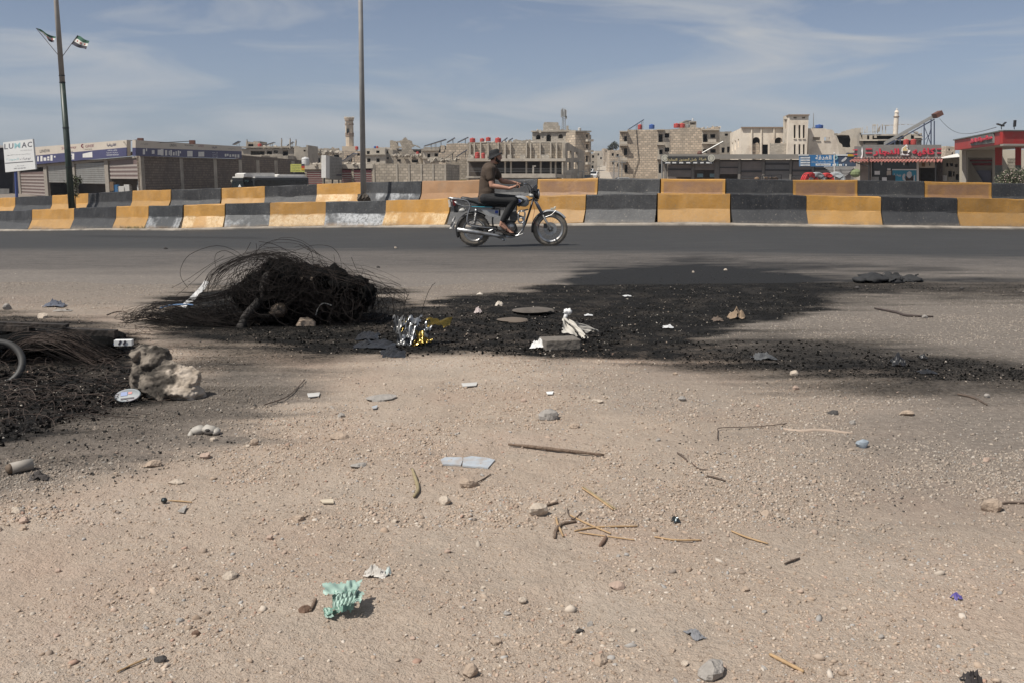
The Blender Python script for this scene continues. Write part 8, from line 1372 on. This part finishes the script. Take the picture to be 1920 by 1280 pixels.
mb = MB(); mb.ell((0,0,.012), (.012,.012,.010), 10); o = mb.build('lolly_wrapper', M('dark shiny foil', (.04,.05,.055), .2, .2, 20, metal=.6)); o.location = at(308,943)[0]; tag(o, 'crushed dark foil wrapper at the head of the lolly stick', 'wrapper')
crumple(1266,978,20,9,.02,M('dark shiny foil', ()),'small dark foil wrapper in the right middle sand','foil_wrapper','wrapper',15,8,3,.3,.4,d3=.04)
# white tube, crushed bottle, disc
t = thing('paper_tube', at(35,888)[0], 'short dirty white tube lying at the left edge', 'tube'); qt, st = at(34, 888); a, b_ = P(20,883,qt.y), P(60,873,qt.y+.06); a.z = qt.z+.022; b_.z = qt.z+.024; mb = MB(); mb.tube([a, b_], .023, 16); mb.build('tube_wall', M('dirty white card', (.30,.27,.235), .7, .15, 12), t, True); mb = MB(); mb.tube([a+(a-b_)*.18, a], [.016,.022], 14); mb.build('torn_end', M('brown scorched card', (.14,.10,.07), .8), t, True)
crumple(72,897,40,10,.03,M('dark flake', (.06,.052,.048), .9),'dark curled flake right of the short white tube','bark_flake','flake',11,10,2,.25,.4,d3=.07)
t = thing('crushed_bottle', at(385,815)[0], 'crushed pale plastic bottle with a dark mouth, below the boulder', 'bottle'); qc, sc_2 = at(385,816); mb = MB()
for k, (x, r, rx, ry) in enumerate(((372,806,14,9),(392,805,16,9),(405,808,8,7),(360,814,7,7))): lump(mb, P(x, r, qc.y+.03), (rx*sc_2, .032, ry*sc_2), k+60, .3, 14)
mb.build('bottle_body', M('dirty pale plastic', (.38,.35,.31), .6, .15, 12), t, True); mb = MB(); mb.ell(P(389,806,qc.y-.0), (5*sc_2,.006,3*sc_2), 10); mb.build('mouth', DARKS, t, True)
t = thing('printed_lid', at(240,752)[0], 'oval printed tin lid in white, blue and red leaning on the boulder', 'lid'); ql, sl_ = at(240,753); Rl = Matrix.Rotation(-.9, 3, 'X')@Matrix.Rotation(.12, 3, 'Y'); cL = P(240,741,ql.y); mb = MB(); mb.v = []; mb.lathe([(0,-.004),(.052,-.004),(.060,.0),(.060,.006),(.052,.004),(0,.004)], (0,0,0), 24, 'Z', sc=(1.15,.62)); mb.v = [tuple(Rl.inverted()@Vector(v)+cL) for v in mb.v]; mb.build('disc', M('pale lid print', (.19,.215,.23), .5, .2, 30, dirt=(.13,.07,.08), dirtamt=.8, dscale=30), t, True)
for x0, y0, w_, h_, m in ((-.02,.01,.035,.022,M('blue lid print', (.10,.16,.36), .5)),(.012,.012,.02,.012,M('red lid print', (.4,.10,.09), .5)),(-.0,-.018,.07,.008,INK)): mb = MB(); mb.box((x0,y0,.0055), (w_,h_,.001)); mb.v = [tuple(Rl.inverted()@Vector(v)+cL) for v in mb.v]; mb.build('print', m, t)
t = thing('paper_box', at(230,645)[0], 'small white box with dark printed marks on the left wire pile', 'box'); qp = P(232,642,Y2+.15); mb = MB(); mb.box(qp, (.11,.05,.035), rz=.1); mb.build('carton', PWHITE, t); 
for k in range(3): mb = MB(); mb.box(qp+Vector((-.045+k*.03,-.027,.003)), (.012,.003,.03), R=Matrix.Rotation(.5, 3, 'Y')@Matrix.Rotation(.1, 3, 'Z')); mb.build('print_mark', M('blue lid print', ()) if k == 0 else INK, t)
crumple(104,575,46,7,.05,M('grey blue rag', (.10,.11,.14), .9),'dark blue-grey rag above the left wire pile','rag','rag',4,12,2,.1,.3,d3=.12); crumple(118,584,40,6,.02,M('grey rag', (.24,.22,.2), .9),'flat grey rag below the blue-grey one','rag','rag',14,10,2,.1,.4,d3=.10)
# foil wrapper heap
FOIL = M('silver foil', (.42,.42,.42), .3, .1, 20, metal=.9); GFOIL = M('gold foil', (.24,.17,.045), .25, .15, 20, metal=.8); qf, sf_ = at(785, 648)
t = thing('foil_blanket', qf, 'crumpled silver and gold foil sheet in the burnt patch', 'foil sheet'); PF = lambda x, r, dy=0.: P(x, r, qf.y+dy)
def shards(name, m, quads, seed, amp=.012): film(name, m, quads, t, seed, 7, amp).data.polygons.foreach_set('use_smooth', [False]*49*len(quads)) if False else film(name, m, quads, t, seed, 7, amp)
shards('silver_fold', FOIL, [(PF(766,594,.1), PF(792,592,.12), PF(786,610,.02), PF(770,608,.03)), (PF(750,632,.05), PF(775,626,.03), PF(770,634,-.0), PF(755,636,0)), (PF(766,612,.05), PF(780,612,.04), PF(776,640,-.02), PF(768,650,-.03)), (PF(796,605,.1), PF(812,606,.1), PF(806,622,.04), PF(794,620,.05)), (PF(757,598,.12), PF(768,596,.12), PF(762,616,.06), PF(752,612,.08))], 5)
shards('gold_fold', GFOIL, [(PF(798,598,.12), PF(848,597,.16), PF(842,612,.1), PF(804,610,.06)), (PF(772,618,.03), PF(795,622,.03), PF(800,648,-.04), PF(786,642,-.03)), (PF(786,630,0), PF(812,636,0), PF(808,642,-.03), PF(790,644,-.03)), (PF(756,600,.13), PF(764,598,.13), PF(758,628,.06), PF(750,622,.08)), (PF(776,640,-.02), PF(792,628,.02), PF(800,640,-.02), PF(770,652,-.05))], 6)
shards('dark_fold', M('smoky clear film', (.10,.10,.10), .15, .2, 20), [(PF(736,594,.14), PF(756,592,.14), PF(752,624,.06), PF(738,624,.08)), (PF(760,612,.1), PF(806,614,.1), PF(800,646,.02), PF(752,642,.02)), (PF(745,620,.08), PF(770,622,.06), PF(768,650,.0), PF(744,646,.02))], 7)
for i, (x, r, w_, lb) in enumerate(((700,648,92,'black melted plastic sheet left of the foil'),(735,664,60,'smaller black melted sheet below the foil'),(1000,588,0,''),(690,632,50,'crumpled black film behind the melted sheet'))):
    if w_: crumple(x, r, w_, 9, .035, M('melted black plastic', (.018,.018,.02), .35, .3, 20), lb, 'melted_sheet', 'plastic sheet', i+31, 16, 1.6, .05, .4, d3=.3)
# concrete slab with white cloth
def slab(px, row, wpx, hpx, dm, m, label, seed, rz=0., name='concrete_chunk', cat='chunk', tilt=0.):
    q, s = at(px, row); rr = random.Random(seed); n = 4; pts = [Vector((math.cos(2*math.pi*(k+.5)/n)*wpx*s/2*rr.uniform(.85,1.1), math.sin(2*math.pi*(k+.5)/n)*dm/2*rr.uniform(.85,1.1), 0)) for k in range(n)]; pts = [Vector((max(-wpx*s*.46, min(wpx*s*.46, p.x*1.4)), p.y*1.3, 0)) for p in pts]; mb = MB(); mb.pex(pts, [], (0,0,hpx*s)); o = mb.build(name, m); o.location = q+Vector((0,dm*.35,-.004)); o.rotation_euler = (tilt, 0, rz); md = o.modifiers.new('bevel', 'BEVEL'); md.width = .008; md.segments = 2; return tag(o, label, cat)
slab(1050,655,76,20,.20,M('sooty concrete', (.16,.14,.12), .95, .25, 10, .7, 30, dirt=(.04,.036,.03), dirtamt=.6, dscale=9),'broken concrete paving piece in the burnt patch under the white cloth',4,.22)
rock(996,588,76,11,M('sooty rock plate', (.10,.085,.072), .95, .25, 10, .7, 30),'flat sooty stone plate in the middle of the burnt patch',8,.9,'stone_plate',16,.3); rock(960,603,50,7,M('brown sooty plate', (.12,.095,.075), .95),'thin brown plate left of the white cloth',9,.9,'stone_plate',14,.3)
qw, sw = at(1075, 640); PW = lambda x, r, dy=0.: P(x, r, qw.y+dy); t = thing('white_cloth', qw, 'strip of white cloth with two pointed tails draped over the concrete piece', 'cloth'); CLO = M('grimy white cloth', (.50,.47,.42), .9, .12, 14)
film('cloth_tail', CLO, [(PW(1056,597,.08), PW(1068,600,.1), PW(1104,632,-.03), PW(1094,634,-.05))], t, 11, 12, .008); film('cloth_tail', CLO, [(PW(1057,597,.1), PW(1070,603,.12), PW(1127,619,.2), PW(1100,622,.12))], t, 12, 12, .008); film('cloth_body', M('shaded white cloth', (.42,.39,.35), .9, .12, 14) if False else CLO, [(PW(1054,598,.08), PW(1066,604,.1), PW(1085,632,.0), PW(1054,622,.0))], t, 13, 12, .006)
mb = MB(); lump(mb, PW(1064,585,.1), (.026,.022,.020), 71, .9, 14, 6.); mb.tube([PW(1063,588,.1), PW(1058,598,.09)], [.015,.012], 8); mb.build('knot', PWHITE, t, True)
crumple(1013,652,42,6,.05,M('white crumpled paper', (.66,.65,.63), .8),'white crumpled paper left of the concrete piece','crumpled_paper','paper',17,14,3,-.1,.3,d3=.10)
for i, (x, r, w_, h_, m, lb) in enumerate(((896,588,18,.05,M('pinkish paper', (.5,.42,.4), .8),'small pinkish white scrap at the left of the burnt patch'),(935,574,18,.04,CREAM,'cream paper scrap behind the flat sooty plate'),(1000,584,14,.03,CREAM,'cream scrap lying on the flat sooty plate'),(1380,597,40,.07,M('broken plywood', (.25,.18,.12), .9),'broken curled plywood scrap right of the burnt patch'),(1345,602,26,.03,M('brown card', (.12,.09,.07), .9),'brown card scrap left of the broken plywood'),(1176,556,20,.012,M('pale print', ()),'thin white plastic spoon-like scrap in the soot'),(1252,615,26,.02,M('pale print', ()),'long pale scrap right of the white cloth'),(1103,592,20,.010,M('pale print', ()),'white sliver right of the knot of the white cloth'),(1430,672,50,.035,M('dark slate scrap', (.07,.072,.075), .6),'dark pointed metal sheet scrap below the soot edge'),(1683,685,34,.06,M('melted black plastic', ()),'black curled scrap in the right wheel track'),(1738,699,36,.02,M('melted black plastic', ()),'flat black scrap right of the curled one'),(1730,672,16,.03,M('melted black plastic', ()),'tiny black scrap above the right wheel track'),(900,553,14,.02,CREAM,'tiny cream scrap behind the burnt patch'))):
    crumple(x, r, w_, 5, h_, m, lb, 'scrap', 'scrap', i+51, 10, 2.5, .15*(i%3-1), .45, d3=w_*at(x, r)[1]*.9)
# black cloth lump on the asphalt
qk, sk = at(1665, 530); t = thing('black_cloth', qk, 'crumpled black cloth lying alone on the asphalt at the right', 'cloth'); mb = MB(); lump(mb, P(1634,523,qk.y+.1), (30*sk,.22,10*sk), 80, .5, 20, 5., 9); lump(mb, P(1672,524,qk.y+.1), (26*sk,.2,9*sk), 83, .6, 20, 5., 9); lump(mb, P(1706,525,qk.y+.1), (22*sk,.16,7*sk), 84, .6, 18, 5., 8); lump(mb, P(1612,525,qk.y+.05), (12*sk,.12,6*sk), 81, .3, 14); mb.build('cloth_heap', M('black fabric', (.02,.02,.021), .85, .3, 8, .6, 20), t, True)
PK = lambda x, r, dy=0.: P(x, r, qk.y+dy); film('cloth_fold', M('black fabric', ()), [(PK(1655,513,.2), PK(1695,512,.25), PK(1690,530,-.02), PK(1650,530,.0)), (PK(1692,520,.15), PK(1722,515,.15), PK(1729,529,0), PK(1690,530,0)), (PK(1640,516,.1), PK(1665,520,.1), PK(1668,530,0), PK(1640,531,-.02))], t, 15, 12, .02, 5.)
for i, (x, r) in enumerate(((1608,541),(1804,543),(310,468),(578,469),(742,467),(709,503),(1300,512),(1361,508))):
    rock(x, r, 9 if i < 2 else 7, 6, DARKS if i in (0,1,2,3,5) else PALE, ('black crumb left below the black cloth','black crumb right of the black cloth','dark stone on the asphalt at the far left','dark crumb on the road above the wire heap','pale crumb on the road right of the wire heap','dark lump on the dusty road right of the wire heap','white crumb on the sooty road','second white crumb on the sooty road')[i], 200+i, sub=8)
# ------------------------------------------------------------------ air
hz = bpy.data.materials.new('pale haze'); hz.use_nodes = True; N, L = nodes(hz); N.remove(N['Principled BSDF']); pv = N.new('ShaderNodeVolumePrincipled'); pv.inputs['Color'].default_value = (.88,.92,1,1); pv.inputs['Density'].default_value = .00022; pv.inputs['Anisotropy'].default_value = .2
L.new(pv.outputs[0], [n for n in N if n.type == 'OUTPUT_MATERIAL'][0].inputs['Volume']); mb = MB(); mb.box((0,520,28), (2000,1130,64)); stuff(mb.build('haze', hz))
